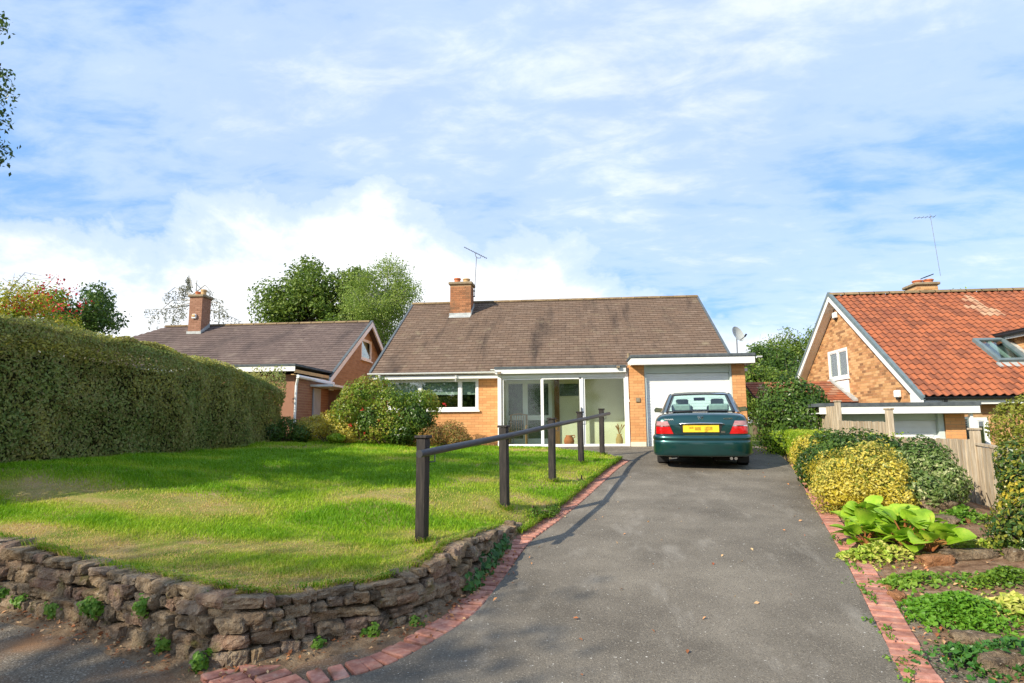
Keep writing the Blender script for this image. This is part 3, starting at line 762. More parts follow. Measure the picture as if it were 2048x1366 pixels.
def window(parent, o, u, nrm, w, h, mull=(), fw=0.055, name='window', mat=None, glass=None, sill=True, room=0.5, blind=None, sashes=True):
    """frame with mullions, panes, sill and the room behind; o = lower left corner on the wall face"""
    v = np.array([0, 0, 1.0]); u = np.asarray(u, float); nrm = np.asarray(nrm, float); o = np.asarray(o, float)
    mat = mat or M_white; glass = glass or G_win
    m = MB(); R = [(0, w, 0, fw), (0, w, h-fw, h), (0, fw, fw, h-fw), (w-fw, w, fw, h-fw)]
    R += [(x-fw/2, x+fw/2, fw, h-fw) for x in mull]
    bars(m, o, u, v, nrm, R, -0.06, 0.012)
    f = m.build(name, mat, parent, fix=True)
    xs_ = [fw]+[q for x in mull for q in (x-fw/2, x+fw/2)]+[w-fw]
    for a, b in zip(xs_[0::2], xs_[1::2]):
        q = MB(); bars(q, o, u, v, nrm, [(a-0.004, b+0.004, fw-0.004, h-fw+0.004)], -0.03, -0.022); q.build('pane', glass, f, fix=True)
        if sashes:
            q = MB(); bars(q, o, u, v, nrm, [(a, b, fw, fw+0.03), (a, b, h-fw-0.03, h-fw), (a, a+0.03, fw+0.03, h-fw-0.03), (b-0.03, b, fw+0.03, h-fw-0.03)], -0.045, 0.0); q.build('sash', mat, f, fix=True)
    if sill:
        q = MB(); bars(q, o, u, v, nrm, [(-0.04, w+0.04, -0.045, -0.002)], -0.02, 0.07); q.build('sill', mat, f, fix=True)
    q = MB(); bars(q, o, u, v, nrm, [(-0.02, w+0.02, -0.02, h+0.02)], -room-0.02, -room)
    bars(q, o, u, v, nrm, [(-0.04, -0.005, 0, h), (w+0.005, w+0.04, 0, h), (0, w, -0.03, -0.004), (0, w, h+0.004, h+0.03)], -room, -0.07)
    q.build('room', M_darkroom, f, fix=True)
    if blind:
        q = MB(); bars(q, o, u, v, nrm, [(fw, w-fw, fw+blind*(h-2*fw), h-fw)], -0.13, -0.125); q.build('blind', M_blind, f, fix=True)
    return f
def chimney(parent, o, w, d, h, mat, mortar, pots, cap_h=0.10, zroof=None):
    """brick stack (front left bottom corner o) with oversailing cap and pots"""
    o = np.asarray(o, float)
    m = MB().box(o+[0.004, 0.004, 0], o+[w-0.004, d-0.004, h]); st = m.build('chimney', mortar, parent)
    for oo, u, nn, ww in ((o, (1, 0, 0), (0, -1, 0), w), (o+[w, 0, 0], (0, 1, 0), (1, 0, 0), d), (o+[0, d, 0], (0, -1, 0), (-1, 0, 0), d)):
        k = int(h/0.075); U0, U1, V0, V1 = [], [], [], []
        for c in range(k):
            a = -(0.225/2 if c % 2 else 0)
            while a < ww:
                s, e = max(a, 0.0), min(a+0.215, ww)
                if e-s > 0.02: U0.append(s); U1.append(e); V0.append(c*0.075+0.005); V1.append(c*0.075+0.07)
                a += 0.225
        V, F = quads_brick(np.array(U0), np.array(U1), np.array(V0), np.array(V1), 0.003, oo, u, (0, 0, 1), nn)
        tag(link_np('brickwork', V, F, mat, st, np.repeat(rng.random(len(U0)), 5)), kind='stuff')
    MB().cbox(o+[-0.06, -0.06, h], o+[w+0.06, d+0.06, h+cap_h], 0.02).build('cap', M_concrete, st)
    for (px, r, ph, mt) in pots:
        c = o+[px, d/2, h+cap_h]
        MB().lathe([(r*1.05, 0), (r*0.95, 0.03), (r*0.92, ph*0.7), (r*1.12, ph*0.74), (r*1.12, ph*0.9), (r*0.98, ph), (r*0.8, ph), (r*0.78, ph*0.5)], c, 16).build('pot', mt, st, smooth=False)
    return st

# ------------------------------------------------------------------ the bungalow
EY, EZ, RY, RZ, HX0, HX1 = 17.28, 2.10, 22.0, 5.07, -5.88, 4.52
SLP = (RZ-EZ)/(RY-EY)
bung = thing('bungalow', (-0.6, 19, -0.1), 'orange brick bungalow with brown tiled roof, glazed porch and white garage door', 'house')
WY = 17.58
a = onY(775, 822, WY); b = onY(957, 757, WY)
wx0, wz0, wx1, wz1 = a[0], a[2], b[0], b[2]
LX = -5.62
brickwork(bung, (LX, WY, -0.15), (1, 0, 0), (0, -1, 0), -2.0-LX, 2.2, M_brick, M_mortar, holes=[(wx0-LX, wx1-LX, wz0+0.15, wz1+0.15)], name='front_wall')
q = onY(840, 800, WY)[0]-wx0; q2 = onY(920, 800, WY)[0]-wx0
window(bung, (wx0, WY, wz0), (1, 0, 0), (0, -1, 0), wx1-wx0, wz1-wz0, (q, q2), 0.06, blind=0.5, room=0.9)
# side and rear walls
m = MB()
m.box((LX, WY+0.02, -0.2), (LX+0.1, 2*RY-WY, 2.15)); m.box((4.28, WY+0.02, -0.2), (4.38, 2*RY-WY, 2.15)); m.box((LX, 2*RY-WY, -0.2), (4.38, 2*RY-WY+0.1, 2.15))
for X in (LX, 4.28): m.prism([(X, WY+0.02, 2.15), (X, 2*RY-WY, 2.15), (X, RY, RZ-0.12)], (0.1, 0, 0))
m.build('side_wall', M_brick, bung)
# roof
m = MB()
for s in (-1, 1):
    Ya = RY+s*(RY-EY)
    m.prism([(HX0+0.05, Ya, EZ-0.03), (HX1-0.05, Ya, EZ-0.03), (HX1-0.05, RY, RZ-0.03), (HX0+0.05, RY, RZ-0.03)], (0, 0, -0.06))
rf = m.build('roof', M_tile, bung)
CHP = onP(922, 631, (0, EY, EZ), (0, -SLP, 1))
tiled_slope(rf, (EY, EZ), (RY, RZ), HX0+0.06, HX1-0.06, 0.245, 33, M_tile)
tiled_slope(rf, (2*RY-EY, EZ), (RY, RZ), HX0+0.06, HX1-0.06, 0.245, 33, M_tile, name='rear_roof_tiles', seed=4)
x = HX0+0.03
while x < HX1-0.1:
    e = min(x+0.445, HX1-0.03); m = MB(); pr = []
    for k in range(9):
        w = math.pi*k/8; pr.append((math.cos(w)*0.125, math.sin(w)*0.085))
    m.grid([[(X, RY+p[0], RZ-0.03+p[1]+random.uniform(-0.003, 0.003)) for p in pr] for X in (x, e-0.012)])
    m.grid([[(X, RY+p[0]*0.94, RZ-0.035+p[1]*0.94) for p in pr] for X in (x-0.01, e+0.01)])
    m.build('ridge_tile', M_ridge, rf, smooth=False); x += 0.452
s = np.array([0, RY-EY, RZ-EZ]); s = s/np.linalg.norm(s)
for X in (HX0, HX1-0.07):
    for sg in (1, -1):
        m = MB(); p0 = np.array([X, RY-sg*(RY-EY), EZ]); p1 = np.array([X, RY, RZ])
        m.prism([p0+(0, -0.02*sg, -0.2), p0+(0, -0.02*sg, 0.035), p1+(0, 0, 0.035), p1+(0, 0, -0.2)], (0.07, 0, 0)); m.build('bargeboard', M_verge, rf, fix=True)
# gutter, fascia, soffit
m = MB(); pr = [(0.055*math.cos(math.pi+math.pi*k/8), 0.055*math.sin(math.pi+math.pi*k/8)) for k in range(9)]
m.grid([[(X, EY-0.045+p[0], EZ-0.01+p[1]) for p in pr] for X in (HX0-0.02, -2.0)]); m.grid([[(X, EY-0.045+p[0]*0.9, EZ-0.01+p[1]*0.9) for p in pr] for X in (HX0-0.02, -2.0)])
m.build('gutter', M_white, bung)
MB().box((HX0+0.05, EY+0.012, EZ-0.19), (-2.0, EY+0.03, EZ-0.03)).box((HX0+0.05, EY+0.032, EZ-0.19), (-2.0, WY-0.01, EZ-0.175)).build('eaves_board', M_fascia, bung)
tp = onY(912, 752, EY); MB().tube([(tp[0], EY-0.04, EZ-0.1), (tp[0], EY-0.03, EZ-0.16), (tp[0]-0.02, EY+0.06, EZ-0.26)], 0.018, 6).build('overflow_pipe', M_white, bung)
MB().tube([(-5.55, EY-0.045, EZ-0.06), (-5.55, EY-0.02, EZ-0.14), (-5.55, WY-0.08, EZ-0.32), (-5.55, WY-0.05, -0.05)], 0.034, 8).build('downpipe', M_white, bung)
# chimney
cw = 0.74
chim = chimney(bung, (CHP[0]-cw/2-0.02, CHP[1], CHP[2]-0.15), cw, 0.6, 1.26, M_brick_chim, M_mortar_b, [(0.20, 0.115, 0.20, M_terra), (0.53, 0.125, 0.17, M_buffpot)])
MB().box((CHP[0]-cw/2-0.045, CHP[1]-0.03, CHP[2]-0.06), (CHP[0]+cw/2, CHP[1]-0.005, CHP[2]+0.09)).build('flashing', M_lead, chim)
m = MB(); m.prism([(CHP[0]-cw/2-0.03, CHP[1]-0.02, CHP[2]-0.02), (CHP[0]+cw/2-0.012, CHP[1]-0.02, CHP[2]-0.02), (CHP[0]+cw/2-0.012, CHP[1]-0.2, CHP[2]-0.2*SLP), (CHP[0]-cw/2-0.03, CHP[1]-0.2, CHP[2]-0.2*SLP)], (0, 0, 0.035))
m.build('apron', M_lead, chim, fix=True)
m = MB(); X = CHP[0]+cw/2-0.012; m.prism([(X, CHP[1]-0.02, CHP[2]+0.0), (X, CHP[1]+0.62, CHP[2]+0.62*SLP), (X, CHP[1]+0.62, CHP[2]+0.62*SLP+0.16), (X, CHP[1]-0.02, CHP[2]+0.16)], (0.012, 0, 0)); m.build('flashing', M_lead, chim, fix=True)

# ---- glazed porch
PY = 17.05
def PX(px, Y=PY, y=820): return float(onY(px, y, Y)[0])
def PZ(y, Y=PY, px=1120): return float(onY(px, y, Y)[2])
zb, zt = -0.03, PZ(748)
porch = MB()
x0, x1 = PX(996), PX(1258)
fw = 0.07
porch.box((x0, PY-0.06, zb), (x0+0.10, PY+0.04, zt)).box((x1-0.09, PY-0.06, zb), (x1, PY+0.04, zt)).box((x0+0.10, PY-0.05, zt-0.10), (x1-0.09, PY+0.04, zt)).box((x0+0.10, PY-0.055, zb), (x1-0.09, PY+0.04, zb+0.055))
porch.box((x0+0.10, PY-0.065, zt-0.075), (x1-0.09, PY-0.052, zt-0.045))
pf = porch.build('porch_frame', M_white, bung, fix=True)
st = [(PX(1001)+0.06, PX(1084)), (PX(1084), PX(1167)), (PX(1167), PX(1252))]
for i, (a, b) in enumerate(st):
    dy = 0.0 if i != 1 else -0.03
    sw_ = [0.03, 0.05, 0.05][i]
    m = MB(); z0, z1 = zb+0.057, zt-0.102
    m.box((a, PY-0.02+dy, z0), (a+sw_, PY+0.012+dy, z1)).box((b-(0.03 if i == 0 else 0.10 if i == 1 else 0.04), PY-0.02+dy, z0), (b-0.002, PY+0.012+dy, z1))
    m.box((a+sw_, PY-0.02+dy, z0), (b-0.04, PY+0.012+dy, z0+0.03)).box((a+sw_, PY-0.02+dy, z1-0.045), (b-0.04, PY+0.012+dy, z1))
    d = m.build('sliding_door', M_white, bung, fix=True)
    MB().box((a+sw_-0.004, PY-0.006+dy, z0+0.026), (b-0.026, PY+0.0+dy, z1-0.04)).build('pane', G_patio, d)
    if i == 1: MB().box((b-0.08, PY-0.06+dy, 0.85), (b-0.05, PY-0.022+dy, 1.05)).build('handle', M_metal, d)
MB().box((x0, PY+0.042, zb), (x0+0.05, WY+0.2, zt)).build('porch_side', M_white, bung)
FY = 16.85
fz0, fz1 = PZ(746, FY), PZ(737.5, FY)+0.012
fx0, fx1 = PX(990, FY, 740), PX(1252, FY, 740)
MB().box((fx0, FY, fz0), (fx1, FY+0.03, fz1)).box((fx0+0.002, FY+0.031, fz0+0.003), (fx1, WY, fz0+0.02)).box((fx0, FY+0.03, fz0), (fx0+0.03, WY-0.2, fz1)).build('porch_fascia', M_fascia, bung, fix=True)
m = MB(); m.prism([(fx0-0.02, FY-0.02, fz1+0.002), (fx1, FY-0.02, fz1+0.002), (fx1, FY-0.02, fz1+0.07), (fx0-0.02, FY-0.02, fz1+0.07)], (0, 0.9, 0.03)); m.build('porch_roof', M_felt, bung, fix=True)
m = MB(); m.grid([[(X, FY-0.03+p[0]*0.9, fz1-0.0+p[1]*0.9) for p in pr] for X in (fx0-0.12, fx0-0.005)]); m.build('gutter_end', M_white, bung)
# porch interior
BY = 18.35
m = MB().box((x0, BY, -0.05), (x1+0.1, BY+0.05, 2.1)).box((x1-0.02, PY+0.05, -0.05), (x1+0.03, BY, 2.1)).box((x0+0.06, WY+0.1, -0.05), (x0+0.1, BY, 2.1)); m.build('porch_wall', M_cream, bung)
MB().box((x0, PY+0.045, 2.0), (x1, BY, 2.03)).build('porch_ceiling', M_cream, bung)
MB().box((x0, PY+0.045, -0.06), (x1, BY, -0.025)).build('porch_floor', M_concrete, bung)
ix0, ix1 = PX(1012, BY), PX(1104, BY)
inner = MB(); iz0, iz1 = 0.0, 1.9; mx_ = PX(1052, BY)
bars(inner, (0, BY, 0), (1, 0, 0), (0, 0, 1), (0, -1, 0), [(ix0, ix1, iz0, iz0+0.18), (ix0, ix1, iz1-0.1, iz1), (ix0, ix0+0.08, iz0+0.18, iz1-0.1), (ix1-0.1, ix1, iz0+0.18, iz1-0.1), (mx_-0.09, mx_+0.06, iz0+0.18, iz1-0.1), (ix0+0.08, mx_-0.09, 0.72, 0.86), (mx_+0.06, ix1-0.1, 0.72, 0.86)], 0.002, 0.05)
ind = inner.build('inner_screen', M_white, bung, fix=True)
for a, b, c_, d_ in ((ix0+0.08, mx_-0.09, 0.86, iz1-0.1), (mx_+0.06, ix1-0.1, 0.86, iz1-0.1), (ix0+0.08, mx_-0.09, 0.18, 0.72), (mx_+0.06, ix1-0.1, 0.18, 0.72)):
    MB().box((a, BY-0.02, c_), (b, BY-0.012, d_)).build('pane', M_green_obs, ind)
MB().box((PX(1109, BY), BY-0.06, -0.02), (PX(1119, BY), BY-0.002, 1.98)).build('door_post', M_brownwood, bung)
a, b = PX(1120, BY), PX(1158, BY); MB().box((a, BY-0.02, PZ(792, BY)), (b, BY-0.003, PZ(768, BY))).build('fanlight', M_green_obs, bung)

# ---- garage
GY = 16.90
gx0, gx1, gx2, gx3 = [PX(p, GY) for p in (1261, 1291, 1468, 1494)]
gz = -0.05; gt = PZ(727, GY, 1380)
for a, b, nm in ((gx0, gx1, 'garage_pier'), (gx2, gx3, 'garage_pier')):
    brickwork(bung, (a, GY, gz), (1, 0, 0), (0, -1, 0), b-a, gt-gz, M_brick, M_mortar, name=nm)
brickwork(bung, (gx0, WY+0.3, gz), (0, -1, 0), (-1, 0, 0), WY+0.3-GY, gt-gz, M_brick, M_mortar, name='garage_side')
brickwork(bung, (gx3, GY, gz), (0, 1, 0), (1, 0, 0), 2.5, gt-gz, M_brick, M_mortar, name='garage_side')
MB().box((gx0+0.06, GY+0.004, gz), (gx1, GY+0.22, gt)).box((gx2, GY+0.004, gz), (gx3-0.005, GY+0.22, gt)).build('pier_core', M_mortar, bung)
MB().box((gx1+0.002, GY+0.03, gz), (gx1+0.05, GY+0.18, gt)).build('door_frame', M_pale, bung); MB().box((gx2-0.05, GY+0.03, gz), (gx2-0.002, GY+0.18, gt)).build('door_frame', M_pale, bung)
dz = PZ(745, GY, 1380)
MB().box((gx1+0.05, GY+0.07, dz), (gx2-0.05, GY+0.16, gt)).build('door_head', M_pale, bung)
gd = MB().box((gx1+0.052, GY+0.135, gz), (gx2-0.052, GY+0.16, dz-0.003)).build('garage_door', M_white, bung)
tag(gd, 'white roller garage door')
ns = 26; hh = (dz-0.02-gz)/ns
sl_ = MB(); w = (gx2-gx1-0.108)/2; sl_.prism([(-w, 0, 0.004), (-w, -0.006, 0.008), (-w, -0.008, hh*0.5), (-w, -0.006, hh-0.006), (-w, 0, hh-0.003)], (2*w, 0, 0))
sm_ = sl_.mesh('slat', np.zeros(3)); sm_.materials.append(M_white)
for i in range(ns): link('slat', sm_, None, gd, ((gx1+gx2)/2, GY+0.134, gz+0.01+i*hh))
GF = 16.55
ga, gb = PX(1262, GF, 720), PX(1510, GF, 720)
f0, f1 = PZ(727.5, GF, 1380), PZ(714.5, GF, 1380)
m = MB().box((ga, GF, f0), (gb, GF+0.03, f1)).box((ga, GF+0.031, f0), (ga+0.03, WY+0.3, f1)).box((gb-0.03, GF+0.031, f0), (gb, WY+1.4, f1)); m.box((ga+0.032, GF+0.032, f0+0.01), (gb-0.032, GY+0.03, f0+0.025)).box((ga+0.032, GY+0.03, f0+0.012), (gx0+0.08, WY+0.3, f0+0.026)).box((gx3-0.01, GY+0.03, f0+0.012), (gb-0.032, WY+1.3, f0+0.026))
m.build('garage_fascia', M_fascia, bung, fix=True)
MB().cbox((ga-0.025, GF-0.025, f1+0.002), (gb+0.025, GF+2.6, f1+0.09), 0.015).build('garage_roof', M_felt, bung)
m = MB(); m.grid([[(X, GF-0.03+p[0]*0.9, f1-0.0+p[1]*0.9) for p in pr] for X in (gb+0.03, gb+0.17)]); m.build('gutter_end', M_white, bung)
MB().tube([(ga+0.01, WY-0.25, f1+0.09), (ga+0.01, WY-0.25, f1+0.22)], 0.04, 8).build('vent_pipe', M_concrete, bung)
MB().box((gx3+0.01, GY+0.3, PZ(740, GY, 1500)), (gx3+0.16, GY+0.4, PZ(734, GY, 1500))).build('overflow_outlet', M_white, bung)
MB().box((gx0-0.02, GY-0.012, gz), (gx1-0.01, GY-0.0095, gz+0.16)).build('render_patch', M_cream, bung)

# small fittings on the bungalow
def floodlight(p, label):
    t = thing('floodlight', p, label, 'light')
    MB().cbox((p[0]-0.055, p[1]-0.09, p[2]), (p[0]+0.055, p[1]-0.03, p[2]+0.085), 0.01).build('housing', M_metal, t)
    MB().box((p[0]-0.043, p[1]-0.095, p[2]+0.014), (p[0]+0.043, p[1]-0.091, p[2]+0.072)).build('lens', M_concrete, t)
    MB().box((p[0]-0.015, p[1]-0.03, p[2]+0.02), (p[0]+0.015, p[1], p[2]+0.05)).build('bracket', M_black, t)
floodlight(onY(999, 748, FY)-[0, 0.004, 0.03], 'small floodlight on the left corner of the glazed porch')
floodlight(onY(1236, 735, FY)-[0, 0.004, 0.03], 'small floodlight beside the garage roof above the porch')
p = onY(1276, 800, GY); t = thing('number_plaque', p, 'square stone plaque on the brick pier left of the garage door', 'plaque')
MB().cbox(p+[-0.06, -0.03, -0.06], p+[0.06, -0.009, 0.06], 0.008).build('plate', M_concrete, t)
MB().tube([p+[-0.02, -0.032, 0.03], p+[0.01, -0.032, 0.03], p+[-0.015, -0.032, -0.03], p+[0.025, -0.032, -0.03]], 0.005, 5).build('numeral', M_lead, t)
p = onY(1257, 802, PY); t = thing('door_bell', p, 'small white door bell beside the glazed porch', 'bell')
MB().cbox(p+[-0.02, -0.09, -0.035], p+[0.025, -0.062, 0.035], 0.006).build('case', M_white, t); MB().cbox(p+[0.026, -0.085, -0.02], p+[0.032, -0.07, 0.02], 0.002).build('button', M_black, t)
# aerial on the chimney
def aerial(base, top, boom_a, boom_b, nel, label, el_len=0.22, th=1.0):
    t = thing('television_aerial', base, label, 'aerial')
    MB().tube([base, top], 0.013*th, 6).build('mast', M_metal, t)
    a, b = np.asarray(boom_a, float), np.asarray(boom_b, float)
    bo = MB().tube([a, b], 0.011*th, 6).build('boom', M_metal, t)
    d = (b-a)/np.linalg.norm(b-a); sd = np.cross(d, [0, 0, 1]); sd /= np.linalg.norm(sd)
    for k in range(nel):
        c = a+(b-a)*(0.03+0.94*k/(nel-1)); L = el_len*(0.7+0.5*k/nel)
        MB().tube([c-sd*L/2, c+sd*L/2], 0.006, 5).build('element', M_metal, bo)
    return t
Yc = CHP[1]+0.45
top = onY(953, 513, Yc); base = np.array([CHP[0]+cw/2+0.03, Yc, CHP[2]+0.75])
A_ = onY(928, 494, Yc-0.1); B_ = onY(974, 517, Yc+0.1)
t = aerial(base, top, A_, B_, 14, 'thin television aerial on a mast fixed to the bungalow chimney')
MB().tube([onY(951, 506, Yc), onY(951, 512, Yc), onY(955, 516, Yc), onY(961, 516, Yc), onY(962, 511, Yc)], 0.012, 6).build('bracket', M_metal, t)
MB().box(base+[-0.05, -0.03, 0.0], base+[0.03, 0.03, 0.03]).box(base+[-0.05, -0.03, 0.2], base+[0.03, 0.03, 0.23]).build('clamp', M_metal, t)
# satellite dish at the right verge
dc = onY(1476, 668, 18.4)
sd_ = thing('satellite_dish', dc-[0.05, 0, 0.45], 'pale mesh satellite dish on the right end of the bungalow roof', 'satellite dish')
nrm_ = np.array([0.55, -0.75, 0.35]); nrm_ /= np.linalg.norm(nrm_); ua = np.cross([0, 0, 1], nrm_); ua /= np.linalg.norm(ua); va = np.cross(nrm_, ua)
rows = [[dc+nrm_*(0.25*(r*r)*0.25-0.05)+(ua*math.cos(w)*1.0+va*math.sin(w)*1.05)*0.235*r for w in np.linspace(0, 2*math.pi, 25)] for r in np.linspace(0.02, 1, 6)]
M_dish = mk('pale_grey_dish', [lin((176, 178, 170)), lin((190, 192, 184))], 30, 4, 0.6, 0.3, rnd=None)
MB().grid(rows).build('dish', M_dish, sd_, smooth=True)
MB().tube([dc-nrm_*0.06, dc-[0.03, -0.06, 0.2], dc+[-0.03, 0.08, -0.62]], 0.018, 6).build('pole', M_metal, sd_)
MB().tube([dc-va*0.2-nrm_*0.02, dc-va*0.18+nrm_*0.2], 0.012, 6).build('arm', M_metal, sd_)
MB().tube([dc-va*0.18+nrm_*0.18, dc-va*0.14+nrm_*0.26], 0.025, 8).build('receiver', M_black, sd_)
# things standing in the porch
p = np.array([PX(1137, 17.5), 17.5, -0.024]); t = thing('clay_jar', p, 'round terracotta jar on the porch floor behind the middle pane', 'jar')
MB().lathe([(0.08, 0), (0.13, 0.06), (0.15, 0.15), (0.12, 0.24), (0.085, 0.28), (0.10, 0.31), (0.08, 0.31), (0.07, 0.25)], p, 18).build('body', M_terra, t, smooth=True)
MB().tube([p+[0.12, 0, 0.23], p+[0.17, 0, 0.26], p+[0.15, 0, 0.31], p+[0.09, 0, 0.30]], 0.015, 6).build('handle', M_terra, t)
p = np.array([PX(1237, 17.4), 17.4, -0.024]); t = thing('tall_vase', p, 'pale vase with dried stems in the right corner of the porch', 'vase')
MB().lathe([(0.07, 0), (0.10, 0.1), (0.10, 0.2), (0.06, 0.3), (0.075, 0.34), (0.05, 0.34), (0.04, 0.25)], p, 16).build('body', M_buffpot, t, smooth=True)
m = MB()
for k in range(14):
    w = random.uniform(0, 6.28); r = random.uniform(0.05, 0.16); m.tube([p+[0, 0, 0.3], p+[r*0.4*math.cos(w), r*0.4*math.sin(w), 0.45], p+[r*math.cos(w), r*math.sin(w), random.uniform(0.5, 0.62)]], [0.004, 0.004, 0.012], 4)
m.build('stems', M_cane, t)
p = np.array([PX(1036, 17.75), 17.75, -0.024]); t = thing('cane_chair', p, 'brown cane chair inside the porch behind the left pane', 'chair')
for sx_ in (-1, 1):
    MB().tube([p+[sx_*0.24, -0.2, 0], p+[sx_*0.24, -0.2, 0.58]], 0.018, 6).build('leg', M_cane, t)
    MB().tube([p+[sx_*0.24, 0.2, 0], p+[sx_*0.24, 0.24, 0.9]], 0.018, 6).build('leg', M_cane, t)
    MB().tube([p+[sx_*0.25, -0.22, 0.58], p+[sx_*0.25, 0.22, 0.6]], 0.02, 6).build('armrest', M_cane, t)
MB().cbox(p+[-0.25, -0.22, 0.36], p+[0.25, 0.2, 0.44], 0.02).build('seat', M_cane, t)
m = MB()
for k in range(7): m.tube([p+[-0.21+0.07*k, 0.21, 0.44], p+[-0.21+0.07*k, 0.245, 0.88]], 0.012, 5)
m.tube([p+[-0.26, 0.245, 0.89], p+[0, 0.26, 0.93], p+[0.26, 0.245, 0.89]], 0.02, 6); m.build('backrest', M_cane, t)

# ------------------------------------------------------------------ left neighbour
LYr, LZr, LYe, LZe, LX1, LX0 = 22.0, 4.45, 18.21, 2.10, -7.39, -15.6
lh = thing('neighbour_bungalow', (-11, 20, 0), 'bungalow beyond the hedge with long grey-brown tiled roof and white bargeboards', 'house')
ls = (LZr-LZe)/(LYr-LYe)
m = MB(); hipx = LX0-(LYr-LYe)
for s_ in (-1, 1):
    Ya = LYr+s_*(LYr-LYe)
    m.prism([(hipx, Ya, LZe-0.03), (LX1-0.05, Ya, LZe-0.03), (LX1-0.05, LYr, LZr-0.03), (LX0, LYr, LZr-0.03)], (0, 0, -0.06))
m.prism([(hipx, LYr-(LYr-LYe), LZe-0.03), (hipx, LYr+(LYr-LYe), LZe-0.03), (LX0, LYr, LZr-0.03)], (0, 0, -0.06))
lrf = m.build('roof', M_tile2, lh, fix=True)
tiled_slope(lrf, (LYe, LZe), (LYr, LZr), hipx, LX1-0.05, 0.245, 26, M_tile2, clip=lambda a, b, t0, t1: None if b < hipx+(LX0-hipx)*t1 else (max(a, hipx+(LX0-hipx)*t1), b), seed=8)
x = LX0
while x < LX1-0.1:
    e = min(x+0.445, LX1); m = MB(); prr = [(math.cos(math.pi*k/8)*0.12, math.sin(math.pi*k/8)*0.08) for k in range(9)]
    m.grid([[(X, LYr+p_[0], LZr-0.03+p_[1]) for p_ in prr] for X in (x, e-0.012)]); m.build('ridge_tile', M_ridge, lrf); x += 0.452
for sg in (1, -1):
    m = MB(); p0 = np.array([LX1-0.04, LYr-sg*(LYr-LYe+0.05), LZe-0.03]); p1 = np.array([LX1-0.04, LYr, LZr])
    m.prism([p0+(0, 0, -0.2), p0+(0, 0, 0.0), p1+(0, 0, 0.0), p1+(0, 0, -0.2)], (0.05, 0, 0)); m.build('bargeboard', M_fascia, lrf, fix=True)
    m = MB(); m.prism([p0+(-0.03, 0, 0.002), p0+(-0.03, 0, 0.04), p1+(-0.03, 0, 0.04), p1+(-0.03, 0, 0.002)], (0.09, 0, 0)); m.build('verge', M_verge, lrf, fix=True)
MB().box((LX1-0.05, LYe-0.05, LZe-0.42), (LX1+0.0, LYe+0.25, LZe-0.18)).build('bargeboard_end', M_fascia, lrf)
gxw = LX1-0.28
def gspan(v):
    z_ = v+0.0; t_ = np.clip((z_-2.15)/(LZr-0.12-2.15), 0, 1); hw_ = (LYr-LYe-0.2)*(1-t_)
    return (LYr-LYe-0.2-hw_, LYr-LYe-0.2+hw_)
gw = window
a = onX(722, 718, gxw); b = onX(743, 684, gxw)
hz0, hz1 = a[2], b[2]; hy0, hy1 = a[1], b[1]
o_ = np.array([gxw, LYe+0.2, 0.0])
brickwork(lh, o_, (0, 1, 0), (1, 0, 0), 2*(LYr-LYe-0.2), LZr-0.13, M_brick_tan, M_mortar_b, span=gspan, holes=[(hy0-o_[1], hy1-o_[1], hz0, hz1)], name='gable_wall')
window(lh, (gxw, hy0, hz0), (0, 1, 0), (1, 0, 0), hy1-hy0, hz1-hz0, (), 0.06, blind=0.35)
MB().box((hipx+0.4, LYe+0.2, 0), (gxw, LYe+0.28, 2.1)).box((hipx+0.4, 2*LYr-LYe-0.3, 0), (gxw, 2*LYr-LYe-0.2, 2.1)).build('long_wall', M_brick_tan, lh)
MB().box((hipx, LYe-0.02, LZe-0.18), (LX1-0.06, LYe+0.0, LZe-0.03)).build('eaves_board', M_fascia, lh)
cp = onP(389, 668, (0, LYe, LZe), (0, -ls, 1)); c_w = 0.50
lch = chimney(lh, (cp[0]-0.27, cp[1], cp[2]-0.1), c_w, 0.55, 1.5, M_brick_red, M_mortar_b, [(0.13, 0.09, 0.16, M_terra), (0.36, 0.10, 0.24, M_buffpot)])
MB().box((cp[0]-0.31, cp[1]-0.03, cp[2]-0.06), (cp[0]-0.24+c_w, cp[1]-0.004, cp[2]+0.1)).build('flashing', M_lead, lch)
X = cp[0]-0.27+c_w+0.004; m = MB(); m.prism([(X, cp[1]-0.02, cp[2]), (X, cp[1]+0.55, cp[2]+0.55*ls), (X, cp[1]+0.55, cp[2]+0.55*ls+0.15), (X, cp[1]-0.02, cp[2]+0.12)], (0.012, 0, 0)); m.build('flashing', M_lead, lch, fix=True)
p = onY(389, 633, cp[1]-0.02); t = thing('alarm_box', p, 'white alarm box on the tall chimney of the left neighbour', 'alarm box')
MB().cbox(p+[-0.085, -0.06, -0.085], p+[0.085, 0.01, 0.09], 0.02).build('cover', M_white, t); MB().cbox(p+[-0.06, -0.085, -0.02], p+[0.06, -0.071, 0.07], 0.01).build('badge', M_buffpot, t)
ap = cp+[0.12, 0.3, 1.72]; aerial(cp+[0.15, 0.3, 1.4], ap, onY(391, 566, cp[1]+0.5), onY(410, 586, cp[1]+0.5), 7, 'short television aerial behind the left neighbour chimney pots', 0.12)
